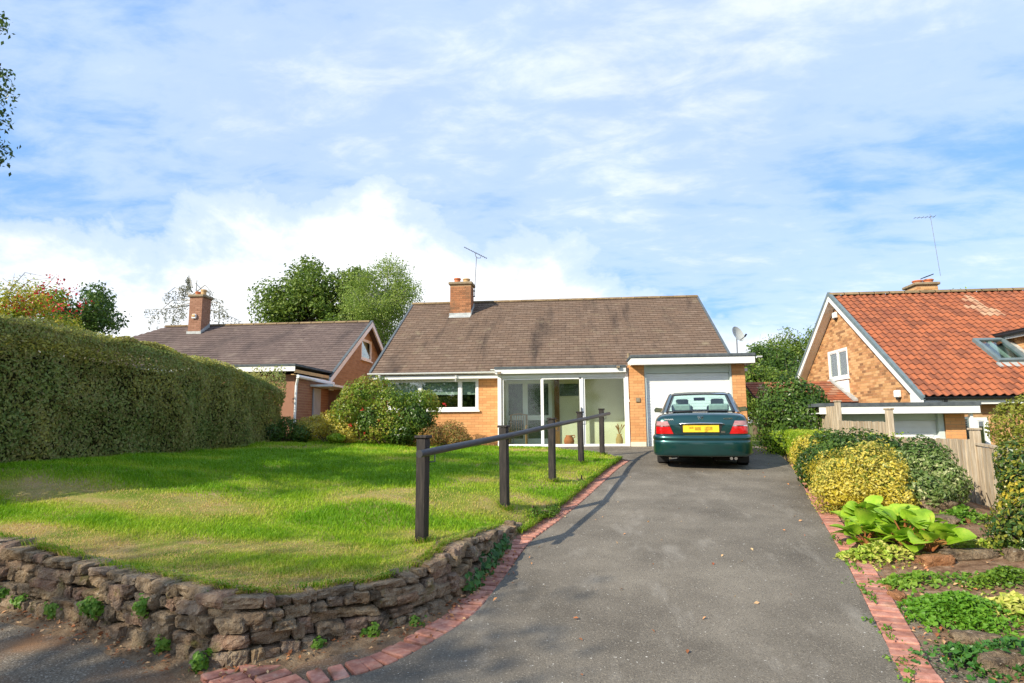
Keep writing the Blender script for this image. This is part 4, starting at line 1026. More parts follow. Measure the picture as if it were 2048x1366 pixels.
# flat-roofed wing
WX = -7.55; W0 = 16.0
brickwork(lh, (WX, W0+0.1, -0.1), (0, 1, 0), (1, 0, 0), 2.35, 2.1, M_brick_red, M_mortar_b, name='wing_wall')
MB().box((-12.4, W0+0.1, -0.1), (WX-0.01, W0+0.2, 2.0)).build('wing_front', M_brick_red, lh)
MB().box((-12.6, W0-0.2, 2.07), (WX+0.12, W0-0.17, 2.21)).build('wing_fascia', M_fascia, lh)
MB().box((WX+0.09, W0-0.165, 2.03), (WX+0.12, LYe+0.3, 2.12)).box((WX, W0-0.165, 1.97), (WX+0.088, LYe+0.3, 1.99)).build('wing_side_fascia', M_buffpot, lh)  # cream board coloured tan, its shadow put into the colour
MB().box((-12.62, W0-0.22, 2.212), (WX+0.14, LYe+0.5, 2.27)).build('wing_roof', M_felt, lh)
MB().tube([(WX+0.16, W0-0.1, 1.93), (WX+0.16, LYe+0.2, 1.9)], 0.05, 8).build('wing_gutter', M_white, lh)
MB().tube([(WX+0.14, W0-0.02, 1.93), (WX+0.06, W0+0.05, 1.7), (WX+0.05, W0+0.05, 0.1)], 0.035, 8).build('downpipe', M_white, lh)
a = onX(625, 835, WX+0.03); b = onX(641, 778, WX+0.03)
dr_ = MB().box((WX+0.012, a[1], 0.0), (WX+0.05, b[1], b[2])).build('side_door', M_door_grey, lh)
for k in range(5): MB().box((WX+0.051, a[1]+0.04+k*(b[1]-a[1]-0.06)/5, 0.05), (WX+0.056, a[1]+0.03+(k+0.85)*(b[1]-a[1]-0.06)/5, b[2]-0.05)).build('plank', M_door_grey, dr_)
MB().box((WX+0.012, a[1]-0.2, b[2]+0.03), (WX+0.7, LYe+0.3, b[2]+0.09)).build('canopy', M_fascia, lh)
MB().box((LX1-0.2, LYe+0.25, -0.1), (LX1+0.55, LYe+0.4, b[2]+0.02)).build('porch_wall', M_brick_red, lh)

# ------------------------------------------------------------------ right neighbour
QYr, QZr, QYe, QZe, QX0, QX1 = 20.0, 4.57, 15.36, 1.19, 8.12, 15.2
qs = (QZr-QZe)/(QYr-QYe)
rh = thing('brick_house', (11, 19, -1), 'buff brick house with bright terracotta pantile roof beyond the wooden fence', 'house')
GXW = QX0+0.30
m = MB()
for s_ in (-1, 1):
    Ya = QYr+s_*(QYr-QYe)
    m.prism([(QX0+0.04, Ya, QZe-0.04), (QX1, Ya, QZe-0.04), (QX1, QYr, QZr-0.04), (QX0+0.04, QYr, QZr-0.04)], (0, 0, -0.05))
qrf = m.build('roof', M_verge, rh, fix=True)
e_ = np.array([0, QYe, QZe]); sv = np.array([0, QYr-QYe, QZr-QZe]); QL = np.linalg.norm(sv); sv /= QL; nv = np.array([0, -sv[2], sv[1]])
tw_, nrow = 0.192, 24; gg = QL/nrow
prof = [(0.0, 0.012), (0.14, 0.040), (0.30, 0.052), (0.46, 0.040), (0.60, 0.014), (0.76, 0.002), (0.90, 0.004), (1.02, 0.016)]
PE = []
def pantile_np(rv):
    V, F = [], []
    for (s_, h_) in ((-0.035, 0.022), (gg+0.01, 0.0)):
        for u_, z_ in prof: V.append(np.array([u_*tw_, 0, 0])+sv*s_+nv*(z_+h_))
    for u_, z_ in prof: V.append(np.array([u_*tw_, 0, 0])+sv*(-0.035)+nv*(z_+0.004))
    k_ = len(prof)
    for j_ in range(k_-1): F.append((j_, j_+1, k_+j_+1, k_+j_)); F.append((2*k_+j_, 2*k_+j_+1, j_+1, j_))
    PE[:] = [1, 0]*(k_-1)  # front lips get the dark tone, painting the shade between rows
    return np.array(V), np.array(F)
PV, PF = pantile_np(0)
pm = []
for k in range(8):
    me = fast_mesh('pantile', PV, PF, np.array(PE)*[0.14, 0.22, 0.38, 0.46, 0.52, 0.58, 0.64, 0.30][k], smooth=False); me.materials.append(M_pantile); pm.append(me)
sky0 = onP(1944, 684, e_, nv); sky1 = onP(2048, 728, e_, nv)
slots = []
for i in range(nrow):
    ncol = int((QX1-QX0-0.05)/tw_)
    for j_ in range(ncol):
        slots.append((i, j_, np.array([QX0+0.05+j_*tw_, QYe, QZe])+sv*(i*gg)))
SK = []      # the rooflight and dormer are let into the slope
A1, A2, A3, A4 = onP(1945, 684, e_, nv), onP(2004, 684, e_, nv), onP(2068, 731, e_, nv), onP(1994, 728, e_, nv)
skx0, skx1 = (A1[0]+A4[0])/2, (A2[0]+A3[0])/2; sks0, sks1 = ((A4-e_) @ sv), ((A1-e_) @ sv)
dpt = onP(1988, 671, e_, nv); DX0 = dpt[0]; DS1 = (dpt-e_) @ sv
def covered(c):
    s_ = (c-e_) @ sv+gg/2; x_ = c[0]+tw_/2
    return (skx0-0.05 < x_ < skx1 and sks0 < s_ < sks1-0.05) or (x_ > DX0+0.15 and s_ < DS1 and s_ > DS1-2.4)
slots = [s_ for s_ in slots if not covered(s_[2])]
def shown(c):      # size in view: nearest first, out of frame last
    d_ = c-EYE; dep = d_ @ Wd; px = 1024+FPX*(d_ @ Rt)/dep
    return dep+(100 if px > 2060 else 0)
slots.sort(key=lambda s_: shown(s_[2]))
lich = onP(1965, 625, e_, nv)
ld = onP(1995, 655, e_, nv)-onP(1925, 600, e_, nv); ld /= np.linalg.norm(ld)
Vr, Fr, Rr = [], [], []
for n_, (i, j_, c) in enumerate(slots):
    if n_ < 290:
        o = link('pantile', pm[rng.choice(8, p=[.10, .14, .14, .14, .14, .12, .10, .12])], None, qrf, c)
    else:
        dl = c-lich; al = dl @ ld; pe = np.linalg.norm(dl-ld*al)
        rv = rng.uniform(0.86, 0.98) if rng.random() < 0.95*math.exp(-(al/0.95)**4-(pe/0.24)**2) else rng.choice([0.14, 0.18, 0.22, 0.34, 0.42, 0.5, 0.62, 0.7], p=[.14, .14, .16, .16, .14, .1, .08, .08])
        Vr.append(PV+c); Fr.append(PF+len(PV)*len(Fr)); Rr.append(np.array(PE)*rv)
tag(link_np('pantiles', np.concatenate(Vr), np.concatenate(Fr), M_pantile, qrf, np.concatenate(Rr)), kind='stuff')
x = QX0+0.02
while x < QX1:
    m = MB(); prr = [(math.cos(math.pi*k/8)*0.14, math.sin(math.pi*k/8)*0.10) for k in range(9)]
    m.grid([[(X, QYr+p_[0], QZr+0.0+p_[1]) for p_ in prr] for X in (x, x+0.43)]); m.build('ridge_tile', M_ridge, qrf); x += 0.45
for sg in (1, -1):
    p0 = np.array([QX0, QYr-sg*(QYr-QYe+0.08), QZe-0.02-0.08*qs]); p1 = np.array([QX0, QYr, QZr+0.02])
    m = MB(); m.prism([p0+(0, 0, -0.02), p0+(0, 0, 0.09), p1+(0, 0, 0.10), p1+(0, 0, -0.02)], (0.09, 0, 0)); m.build('verge', M_verge_b, qrf, fix=True)
    m = MB(); m.prism([p0+(0.015, 0, -0.20), p0+(0.015, 0, -0.022), p1+(0.015, 0, -0.022), p1+(0.015, 0, -0.20)], (0.035, 0, 0)); m.build('bargeboard', M_fascia, qrf, fix=True)
    m = MB(); m.prism([p0+(0.052, sg*0.1, -0.17), p1+(0.052, 0, -0.17), p1+(0.052, 0, -0.15), p0+(0.052, sg*0.1, -0.15)], (GXW-QX0-0.06, 0, 0)); m.build('soffit', M_fascia, qrf, fix=True)
m = MB(); m.prism([(QX0+0.016, QYe-0.07, QZe-0.12), (QX0+0.016, QYe-0.07, QZe-0.30), (QX0+0.016, QYe+0.42, QZe-0.30), (QX0+0.016, QYe+0.42, QZe+0.06)], (0.034, 0, 0)); m.build('boxed_eave', M_fascia, qrf, fix=True)
def qspan(v):
    z_ = v-1.0; hw_ = (QYr-QYe-0.25) if z_ < QZe-0.1 else max(0.02, (QZr-0.2-z_)/qs)
    hw_ = min(hw_, QYr-QYe-0.25)
    return (QYr-QYe-0.25-hw_, QYr-QYe-0.25+hw_)
a = onX(1660, 761, GXW); b = onX(1694, 694, GXW)
oq = np.array([GXW, QYr+(QYr-QYe-0.25), -1.0])      # u runs towards the camera (-Y)
hole = (oq[1]-a[1], oq[1]-b[1], a[2]+1, b[2]+1)
brickwork(rh, oq, (0, -1, 0), (-1, 0, 0), 2*(QYr-QYe-0.25), QZr+0.8, M_brick_buff, M_mortar_b, span=lambda v: qspan(v), holes=[hole], name='gable_wall')
window(rh, (GXW, a[1], a[2]), (0, -1, 0), (-1, 0, 0), a[1]-b[1], b[2]-a[2], ((a[1]-b[1])*0.5,), 0.07)
MB().box((GXW-0.03, b[1]+0.02, a[2]-0.75), (GXW-0.01, a[1]-0.25, a[2]-0.06)).build('white_panel', M_white, rh)
QW = QYe+0.30
fwh = (onY(1940, 860, QW)[0]-GXW, onY(1978, 860, QW)[0]-GXW, -0.1+1.0, 0.68+1.0)
brickwork(rh, (GXW, QW, -1.0), (1, 0, 0), (0, -1, 0), 6.5, 2.15, M_brick_buff, M_mortar_b, holes=[fwh], name='front_wall')
window(rh, (GXW+fwh[0], QW, -0.1), (1, 0, 0), (0, -1, 0), fwh[1]-fwh[0], 0.78, ((fwh[1]-fwh[0])*0.35,), 0.06)
MB().box((QX0+0.06, QYe+0.02, QZe-0.2), (QX1, QYe+0.04, QZe-0.05)).build('eaves_board', M_fascia, rh)
m = MB(); m.grid([[(X, QYe-0.04+p_[0], QZe-0.04+p_[1]) for p_ in pr] for X in (QX0+0.05, QX1)]); m.build('gutter', M_black, rh)
gp = onY(1890, 800, QYe); MB().tube([(gp[0], QYe-0.04, QZe-0.09), (gp[0], QYe-0.02, QZe-0.2), (gp[0]-0.06, QW-0.06, QZe-0.34), (gp[0]-0.06, QW-0.06, -0.95)], 0.036, 8).build('downpipe', M_black, rh)
# rooflight
def QP(x_, s_, h_=0.0): return np.array([x_, QYe, QZe])+sv*s_+nv*h_
m = MB()
for (xa_, xb_, sa_, sb_) in ((skx0, skx0+0.09, sks0, sks1), (skx1-0.09, skx1, sks0, sks1), (skx0+0.09, skx1-0.09, sks0, sks0+0.1), (skx0+0.09, skx1-0.09, sks1-0.1, sks1)):
    m.obox(QP((xa_+xb_)/2, (sa_+sb_)/2, 0.06), np.array([(xb_-xa_)/2, 0, 0]), sv*(sb_-sa_)/2, nv*0.06)
rl = m.build('rooflight', M_verge_b, rh, fix=True)
m = MB(); m.obox(QP((skx0+skx1)/2, (sks0+sks1)/2, 0.07), np.array([(skx1-skx0)/2-0.085, 0, 0]), sv*((sks1-sks0)/2-0.095), nv*0.006); m.build('pane', G_win, rl, fix=True)
m = MB(); m.obox(QP((skx0+skx1)/2, (sks0+sks1)/2, -0.55), np.array([(skx1-skx0)/2, 0, 0]), sv*((sks1-sks0)/2), nv*0.02); m.build('room', M_darkroom, rl, fix=True)
m = MB(); xm = skx0+(skx1-skx0)*0.5; m.obox(QP(xm, (sks0+sks1)/2, 0.03), np.array([0.035, 0, 0]), sv*((sks1-sks0)/2-0.1), nv*0.03); m.build('glazing_bar', M_pale, rl, fix=True)
m = MB(); m.obox(QP((skx0+skx1)/2, sks0-0.09, 0.03), np.array([(skx1-skx0)/2+0.05, 0, 0]), sv*0.1, nv*0.02); m.build('flashing', M_lead, rl, fix=True)
# dormer
dz_ = dpt[2]; dyf = dpt[1]-2.1
m = MB(); m.prism([(DX0+0.2, dpt[1], dz_-0.04), (DX0+0.2, dyf+0.15, dz_-0.04), (DX0+0.2, dyf+0.15, dz_-2.1*qs+0.14)], (0.08, 0, 0)); dm = m.build('dormer', M_brick_buff, rh, fix=True)
U0, U1, V0, V1 = [], [], [], []
c = 0; z_ = 0.0
while z_ < 1.35:
    hi_ = min((2.1-0.15), (z_+0.07)/qs)
    lo_ = 0.0; a_ = (0.11 if c % 2 else 0)
    # u measured forward from the roof line, v measured downward
    a_ = -a_
    while a_ < 1.95:
        s0_, s1_ = max(a_, z_/qs+0.02), min(a_+0.215, 1.95)
        if s1_-s0_ > 0.03: U0.append(s0_); U1.append(s1_); V0.append(z_); V1.append(z_+0.065)
        a_ += 0.225
    z_ += 0.075; c += 1
V, F = quads_brick(np.array(U0), np.array(U1), np.array(V0), np.array(V1), 0.01, (DX0+0.2, dpt[1], dz_-0.06), (0, -1, 0), (0, 0, -1), (-1, 0, 0))
tag(link_np('brickwork', V, F, M_brick_buff, dm, np.repeat(rng.random(len(U0)), 5)), kind='stuff')
MB().box((DX0, dyf-0.1, dz_-0.16), (DX0+0.04, dpt[1]+0.05, dz_-0.03)).box((DX0+0.04, dyf-0.1, dz_-0.05), (DX0+0.2, dpt[1], dz_-0.035)).build('fascia', M_fascia, dm)
MB().box((DX0-0.08, dyf-0.12, dz_-0.028), (QX1, dpt[1]+0.25, dz_+0.03)).build('dormer_roof', M_black, dm)
m = MB(); m.tube([(DX0-0.05, dyf-0.1, dz_-0.05), (DX0-0.05, dpt[1]+0.05, dz_-0.05)], 0.05, 8); m.build('gutter', M_black, dm)
m = MB()
for k in range(12): m.obox(QP(DX0+0.12, DS1-0.12-k*0.2, 0.045), np.array([0.11, 0, 0]), sv*0.105, nv*(0.012+0.004*(k % 2)))
m.build('soakers', M_lead, dm)
fz_ = float(QZe+(dyf+0.15-QYe)*qs)-0.05
MB().box((DX0+0.282, dyf+0.15, fz_), (QX1, dyf+0.23, dz_-0.05)).build('front_wall', M_brick_buff, dm)
wf = MB(); bars(wf, (DX0+0.6, dyf+0.15, dz_-1.2), (1, 0, 0), (0, 0, 1), (0, -1, 0), [(0, 2.4, 0, 0.06), (0, 2.4, 1.0, 1.06), (0, 0.06, 0.06, 1.0), (2.34, 2.4, 0.06, 1.0), (0.78, 0.84, 0.06, 1.0), (1.56, 1.62, 0.06, 1.0)], 0.0, 0.05); wf.build('window', M_white, dm, fix=True)
MB().box((DX0+0.66, dyf+0.12, dz_-1.14), (DX0+2.94, dyf+0.148, dz_-0.2)).build('pane', M_green_obs, dm)
# chimney behind the ridge
cq = onY(1834, 585, 20.15)
rch = chimney(rh, (cq[0]-0.02, 20.1, 4.35), onY(1876, 580, 20.15)[0]-cq[0], 0.7, onY(1850, 570, 20.1)[2]-4.35, M_brick_buff, M_mortar_b, [(0.22, 0.14, 0.13, M_terra), (0.55, 0.14, 0.16, M_terra)], 0.09)
pc = onY(1854, 553, 20.4); m = MB(); m.obox(pc, (0.14, 0, 0.05), (0, 0.12, 0), (0, 0, 0.015)); m.build('cowl', M_black, rch)
aerial(onY(1881, 552, 20.5), onY(1860, 428, 20.5), onY(1828, 436, 20.6), onY(1870, 433, 20.5), 6, 'tall thin aerial mast above the red roofed house', 0.25, 0.5)
for px_, py_, lb in ((1673, 631, 'white alarm box under the gable peak of the red roofed house'), (1799, 788, 'white lamp box low on the gable of the red roofed house')):
    p = onX(px_, py_, GXW-0.01); t = thing('wall_box', p, lb, 'wall box')
    MB().cbox(p+[-0.10, -0.11, -0.09], p+[0.0, 0.11, 0.10], 0.02).build('cover', M_white, t); MB().cbox(p+[-0.08, -0.06, -0.14], p+[-0.02, 0.06, -0.092], 0.01).build('base', M_black, t)
# lean-to roof against the gable
la = onX(1666, 763, GXW-0.02); lb_ = onX(1716, 804, GXW-0.02)
m = MB(); m.prism([(5.6, lb_[1], lb_[2]-0.03), (GXW-0.01, lb_[1], lb_[2]-0.03), (GXW-0.01, la[1], la[2]-0.03), (5.6, la[1], la[2]-0.03)], (0, 0, -0.06)); lt = m.build('lean_to_roof', M_verge, rh, fix=True)
tiled_slope(lt, (lb_[1], lb_[2]), (la[1], la[2]), 5.6, GXW-0.02, 0.26, 9, M_pantile, seed=12)
dv = la-lb_; m = MB(); m.prism([lb_+(-0.12, 0, 0.03), lb_+(0.01, 0, 0.03), la+(0.01, 0, 0.03), la+(-0.12, 0, 0.03)], (0, 0, 0.06)); m.build('flashing', M_lead, lt, fix=True)
MB().box((5.7, lb_[1]+0.2, -1), (GXW-0.03, lb_[1]+0.3, lb_[2]-0.05)).build('lean_to_wall', M_brick_buff, rh)
# garage wing with flat roof
CY = 14.0
c0 = onY(1640, 829, CY)[0]; c1 = onY(1961, 822, CY)[0]; cz0, cz1 = 0.77, 0.93
MB().box((c0, CY, cz0), (c1, CY+0.03, cz1)).box((c1-0.03, CY+0.031, cz0), (c1, QW-0.02, cz1)).box((c0, CY+0.031, cz0+0.01), (c1-0.031, QW-0.02, cz0+0.03)).build('wing_fascia', M_fascia, rh)
MB().box((c0-0.02, CY-0.02, cz1+0.002), (c1+0.02, 18.6, cz1+0.075)).build('wing_roof', M_felt, rh)
d0, d1 = onY(1780, 850, CY+0.5)[0], onY(1886, 850, CY+0.5)[0]
gd2 = MB().box((d0, CY+0.55, -1.2), (d1-0.12, CY+0.6, 0.62)).build('wing_door', M_white, rh)
for k in range(16): MB().box((d0+0.04, CY+0.53, -1.1+k*0.105), (d1-0.2, CY+0.549, -1.1+k*0.105+0.096)).build('slat', M_white, gd2)
MB().box((d1-0.118, CY+0.45, -1.2), (d1, CY+0.6, 0.77)).box((d0, CY+0.5, 0.622), (d1-0.12, CY+0.6, 0.77)).box((c0, CY+0.56, -1.2), (d0-0.004, CY+0.62, 0.77)).build('door_surround', M_pale, rh)
p0, p1 = d1+0.004, onY(1932, 850, CY+0.4)[0]
brickwork(rh, (p0, CY+0.42, -1.2), (1, 0, 0), (0, -1, 0), p1-p0, 1.96, M_brick, M_mortar_b, name='wing_pier')
MB().box((p0+0.01, CY+0.43, -1.2), (p1-0.005, QW-0.05, 0.76)).build('wing_side', M_brick_buff, rh)
xs0, xs1 = onY(1900, 850, QW)[0], onY(1938, 850, QW)[0]
sh = MB().box((xs0, QW-0.045, -0.15), (xs0+0.05, QW-0.012, 0.70)).box((xs1-0.05, QW-0.045, -0.15), (xs1, QW-0.012, 0.70)).box((xs0+0.05, QW-0.045, -0.15), (xs1-0.05, QW-0.012, -0.1)).box((xs0+0.05, QW-0.045, 0.65), (xs1-0.05, QW-0.012, 0.70)).build('shutter', M_verge_b, rh)
for k in range(15):
    m = MB(); m.obox(((xs0+xs1)/2, QW-0.03, -0.07+k*0.05), ((xs1-xs0)/2-0.052, 0, 0), (0, 0.014, -0.014), (0, 0.003, 0.003)); m.build('slat', M_verge_b, sh)
pp = onY(1944, 850, CY+0.1)[0]; MB().box((pp-0.03, CY+0.08, -1.2), (pp+0.03, CY+0.14, cz0)).build('wing_post', M_white, rh)

# ================================================================== HANDRAIL AND FENCE
M_post = mk('dark_stained_timber', [lin((26, 23, 22)), lin((42, 37, 35)), lin((64, 57, 52))], 9, 8, 0.6, 0.35, (60, 0.5, 0.006), stretch=(5, 5, 0.5))
M_rail = mk('dark_grey_painted_rail', [lin((50, 50, 52)), lin((62, 62, 64))], 14, 5, 0.45, 0.45)
posts = [(-1.46, 5.93, -0.50, 1.00), (-0.87, 7.79, -0.41, 1.00), (-0.35, 9.95, -0.30, 1.00), (0.14, 12.15, -0.16, 1.00), (0.63, 14.05, -0.06, 1.00)]
hr = thing('handrail', (-0.4, 9.9, -0.35), 'dark wooden handrail on five square posts sloping up beside the driveway', 'handrail')
rang = -math.atan2(2.1, 8.1)
ca, sa = math.cos(rang), math.sin(rang)
for i, (x, y, z, h) in enumerate(posts):
    m = MB().cbox((-0.05, -0.05, -0.25), (0.05, 0.05, h-0.03), 0.006)
    pm_ = m.mesh('post', np.zeros(3)); pm_.materials.append(M_post)
    o = link('post', pm_, None, hr, (x, y, z)); o.rotation_euler = (0, rad(random.uniform(-0.6, 0.6)), rang)
    m = MB().cbox((-0.066, -0.066, h-0.029), (0.066, 0.066, h), 0.008); cm_ = m.mesh('cap', np.zeros(3)); cm_.materials.append(M_post)
    c = link('cap', cm_, None, o, (x, y, z))
def rp(px, py, Y, off): p = onY(px, py, Y); return p
sidev = np.array([ca, sa, 0])
rpts = []
for (x, y, z, h), py in zip(posts, (903, 870.5, 849, 837.7, 828.7)):
    c = np.array([x, y, 0])+sidev*0.092
    # height of the rail where it passes this post
    d = c-EYE; dep = None
    k = onY(1024+FPX*((c-EYE) @ Rt)/((c-EYE) @ Wd), py, c[1]); rpts.append(np.array([c[0], c[1], k[2]]))
d0 = rpts[0]-rpts[1]; d0 /= np.linalg.norm(d0); d1 = rpts[-1]-rpts[-2]; d1 /= np.linalg.norm(d1)
rail_pts = [rpts[0]+d0*0.22]+rpts+[rpts[-1]+d1*0.45]
MB().tube(rail_pts, 0.036, 16).build('rail', M_rail, hr, smooth=False)
for p_ in rpts:
    q_ = p_+np.array([-sa, ca, 0])*0.075
    m = MB(); m.tube([q_+[0, 0, -0.03], q_+[0, 0, -0.10], q_+[0, 0, -0.105]-sidev*0.06, q_+[0, 0, -0.10]-sidev*0.075], 0.007, 6); m.build('bracket', M_metal, hr)

M_fence = mk('weathered_fence_board', [lin((150, 132, 108)), lin((178, 162, 138)), lin((196, 184, 164))], 7, 8, 0.92, 0.1, (50, 0.5, 0.006), rnd='obj', ramt=0.14, stretch=(4, 4, 0.35),
             over=[(lin((118, 100, 80)), 3, 0.56, 0.8, (3, 3, 0.3))])
FX = 5.5
fn = thing('closeboard_fence', (FX, 11, -0.5), 'weathered wooden closeboard fence stepping down the slope beside the right hand bed', 'fence')
fy = [15.6, 13.47, 11.39, 9.12, 6.95, 4.8]
ftop = [1.0, 0.99, 0.78, 0.45, 0.25, 0.08]
for y, zt_ in zip(fy, ftop):
    zb_ = float(zbed(FX, y))-0.2
    m = MB().cbox((FX-0.05, y-0.05, zb_), (FX+0.05, y+0.05, zt_+0.02), 0.008); o = m.build('post', M_fence, fn)
    MB().cbox((FX-0.065, y-0.065, zt_+0.022), (FX+0.065, y+0.065, zt_+0.055), 0.008).build('post_cap', M_fence, o)
bays = [(15.6, 13.47, 0.93, 0.93), (13.47, 11.39, onX(1690, 841, FX)[2], onX(1765, 844, FX)[2]), (11.39, 9.12, onX(1795, 874, FX)[2], onX(1940, 879, FX)[2]), (9.12, 6.95, onX(1962, 892, FX)[2], 0.10), (6.95, 4.8, 0.08, -0.06)]
bmesh_cache = None
for ya, yb, za, zb_ in bays:
    y = ya-0.055; k = 0
    while y > yb+0.06:
        u = (ya-y)/(ya-yb); zt_ = za+(zb_-za)*u+random.uniform(-0.008, 0.008); z0 = float(zbed(FX, y-0.05))-0.1
        m = MB(); t0, t1 = (0.006, 0.016) if k % 2 else (0.008, 0.018)
        m.prism([(FX-0.02, y, z0), (FX-0.02-t0, y, z0), (FX-0.02-t1, y-0.098, z0), (FX-0.02, y-0.098, z0)], (random.uniform(-0.004, 0.004), 0, zt_-z0)); m.build('board', M_fence, fn, fix=True)
        y -= 0.088; k += 1
    for zz in (0.15, 0.65):
        m = MB(); z0 = float(zbed(FX, (ya+yb)/2)); h0 = za-z0
        m.box((FX-0.015, yb+0.052, z0+h0*zz), (FX+0.03, ya-0.052, z0+h0*zz+0.07)); m.build('rail', M_fence, fn)
    m = MB(); m.prism([(FX-0.05, ya-0.053, za+0.012), (FX+0.02, ya-0.053, za+0.012), (FX+0.02, yb+0.053, zb_+0.012), (FX-0.05, yb+0.053, zb_+0.012)], (0, 0, 0.03))
    if ya < 10: m.build('capping', M_fence, fn, fix=True)

# ================================================================== PLANTS
def leaf_np(P, N, size, asp=0.55, seed=0, droop=0.2, fold=0.18, flat=0.75):
    """one folded quad per leaf; N = direction the leaf faces"""
    g = np.random.default_rng(seed); n_ = len(P)
    nn = N+g.normal(size=(n_, 3))*(1-flat)*1.6; nn /= np.linalg.norm(nn, axis=1)[:, None]+1e-9
    a = g.normal(size=(n_, 3)); a[:, 2] -= droop; a -= nn*(a*nn).sum(1)[:, None]; a /= np.linalg.norm(a, axis=1)[:, None]+1e-9
    b = np.cross(nn, a); s_ = (size*(0.6+0.8*g.random(n_)))[:, None]
    base = P-a*s_*0.5; tip = P+a*s_*0.5-nn*s_*0.08; L_ = P-a*s_*0.03+b*s_*asp*0.5+nn*s_*fold*0.5; R_ = P-a*s_*0.03-b*s_*asp*0.5+nn*s_*fold*0.5
    V = np.stack([base, R_, tip, L_], 1).reshape(-1, 3)
    return V, np.arange(n_*4).reshape(-1, 4)
def blob_pts(blobs, n_, seed, shell=0.35, rough=0.25, freq=2.2, zmin=None, inner=0.3):
    g = np.random.default_rng(seed); B = np.array(blobs, float)
    ar = (B[:, 3]*B[:, 4]+B[:, 3]*B[:, 5]+B[:, 4]*B[:, 5]); k = g.choice(len(B), n_, p=ar/ar.sum())
    d = g.normal(size=(n_, 3)); d /= np.linalg.norm(d, axis=1)[:, None]
    c = B[k, :3]; r = B[k, 3:]
    bump = 1+rough*(fnoise(d*r*freq+c*1.7, 1.0, 3)-0.5)*2
    u = g.random(n_); dep = np.where(g.random(n_) < inner, 0.45+0.45*g.random(n_), 1-shell*u**1.6)
    P = c+d*r*(bump*dep)[:, None]
    N = d/r; N /= np.linalg.norm(N, axis=1)[:, None]
    ok = np.ones(n_, bool)
    for q in range(len(B)):
        e = ((P-B[q, :3])/B[q, 3:]); ok &= (q == k) | ((e*e).sum(1) > 0.55)
    if zmin is not None: ok &= P[:, 2] > zmin(P[:, 0], P[:, 1]) if callable(zmin) else P[:, 2] > zmin
    return P[ok], N[ok], dep[ok]
def foliage(parent, name, P, N, size, mat, seed, rv=None, **kw):
    V, F = leaf_np(P, N, size, seed=seed, **kw)
    g = np.random.default_rng(seed+77)
    if rv is None: rv = np.clip(0.55*g.random(len(P))+0.45*np.clip((fnoise(P*1.0, 2.2, 2)-0.25)*2, 0, 1), 0, 1)
    return link_np(name, V, F, mat, parent, rv)
M_bark = mk('bark', [lin((84, 70, 56)), lin((118, 102, 84))], 8, 8, 0.95, 0.1, (20, 0.9, 0.03), stretch=(3, 3, 0.6))
M_birchbark = mk('birch_bark', [lin((150, 146, 138)), lin((190, 186, 178))], 6, 8, 0.9, 0.1, (20, 0.5, 0.02), stretch=(1, 1, 4))
def stems(parent, blobs, base, mat=M_bark, r0=0.02, n_=5, seed=0, name='stems'):
    g = np.random.default_rng(seed); m = MB(); base = np.asarray(base, float)
    for b in blobs:
        for k in range(n_):
            e = np.array(b[:3])+g.normal(size=3)*np.array(b[3:])*0.4; s0 = base+[g.normal()*0.06, g.normal()*0.06, 0]
            md = (s0+e)/2+g.normal(size=3)*0.07; m.tube([s0, md, e], [r0, r0*0.7, r0*0.3], 5)
    return m.build(name, mat, parent)
def shrub(name, label, cat, blobs, n_, size, mat, seed, base=None, zmin=None, group=None, shell=0.35, rough=0.25, freq=2.2, r0=0.015, extra=None, **kw):
    B = np.array(blobs, float)
    if base is None: base = np.array([B[:, 0].mean(), B[:, 1].mean(), (B[:, 2]-B[:, 5]).min()])
    t = thing(name, base, label, cat, group)
    P, N, dep = blob_pts(blobs, n_, seed, shell, rough, freq, zmin)
    foliage(t, 'foliage', P, N, size, mat, seed, **kw)
    stems(t, blobs, base, r0=r0, seed=seed)
    return t
L_hedge = leafmat('hedge_leaf', [lin((104, 128, 62)), lin((132, 150, 78)), lin((160, 168, 94)), lin((148, 138, 84)), lin((188, 186, 96)), lin((216, 206, 104))], 0.4, 0.42)
L_dark = leafmat('dark_leaf', [lin((40, 62, 22)), lin((62, 90, 32)), lin((86, 114, 42)), lin((112, 136, 58))], 0.35, 0.28)
L_mid = leafmat('mid_green_leaf', [lin((66, 96, 26)), lin((96, 130, 38)), lin((128, 156, 52)), lin((158, 176, 78))], 0.4, 0.35)
L_lime = leafmat('lime_leaf', [lin((104, 140, 32)), lin((138, 170, 40)), lin((172, 190, 56)), lin((196, 200, 84))], 0.4, 0.4)
L_gold = leafmat('golden_leaf', [lin((120, 132, 40)), lin((184, 170, 46)), lin((210, 190, 66)), lin((222, 206, 106)), lin((134, 142, 50)), lin((94, 116, 40))], 0.4, 0.35)
L_varieg = leafmat('variegated_leaf', [lin((54, 84, 34)), lin((80, 108, 48)), lin((104, 128, 62)), lin((130, 146, 84)), lin((214, 212, 160))], 0.4, 0.3)
L_yellowtip = leafmat('yellow_tipped_leaf', [lin((76, 104, 28)), lin((120, 146, 38)), lin((172, 176, 54)), lin((204, 188, 78)), lin((190, 132, 74))], 0.4, 0.35)
L_shrub = leafmat('shrub_leaf', [lin((62, 92, 24)), lin((92, 122, 34)), lin((126, 148, 46)), lin((158, 164, 62)), lin((178, 142, 80))], 0.35, 0.35)
L_rust = leafmat('rusty_leaf', [lin((112, 100, 44)), lin((148, 116, 58)), lin((170, 124, 72)), lin((120, 128, 54)), lin((188, 140, 92))], 0.5, 0.3)
L_birch = leafmat('birch_leaf', [lin((92, 118, 44)), lin((122, 148, 58)), lin((150, 170, 78)), lin((176, 188, 104))], 0.45, 0.4)
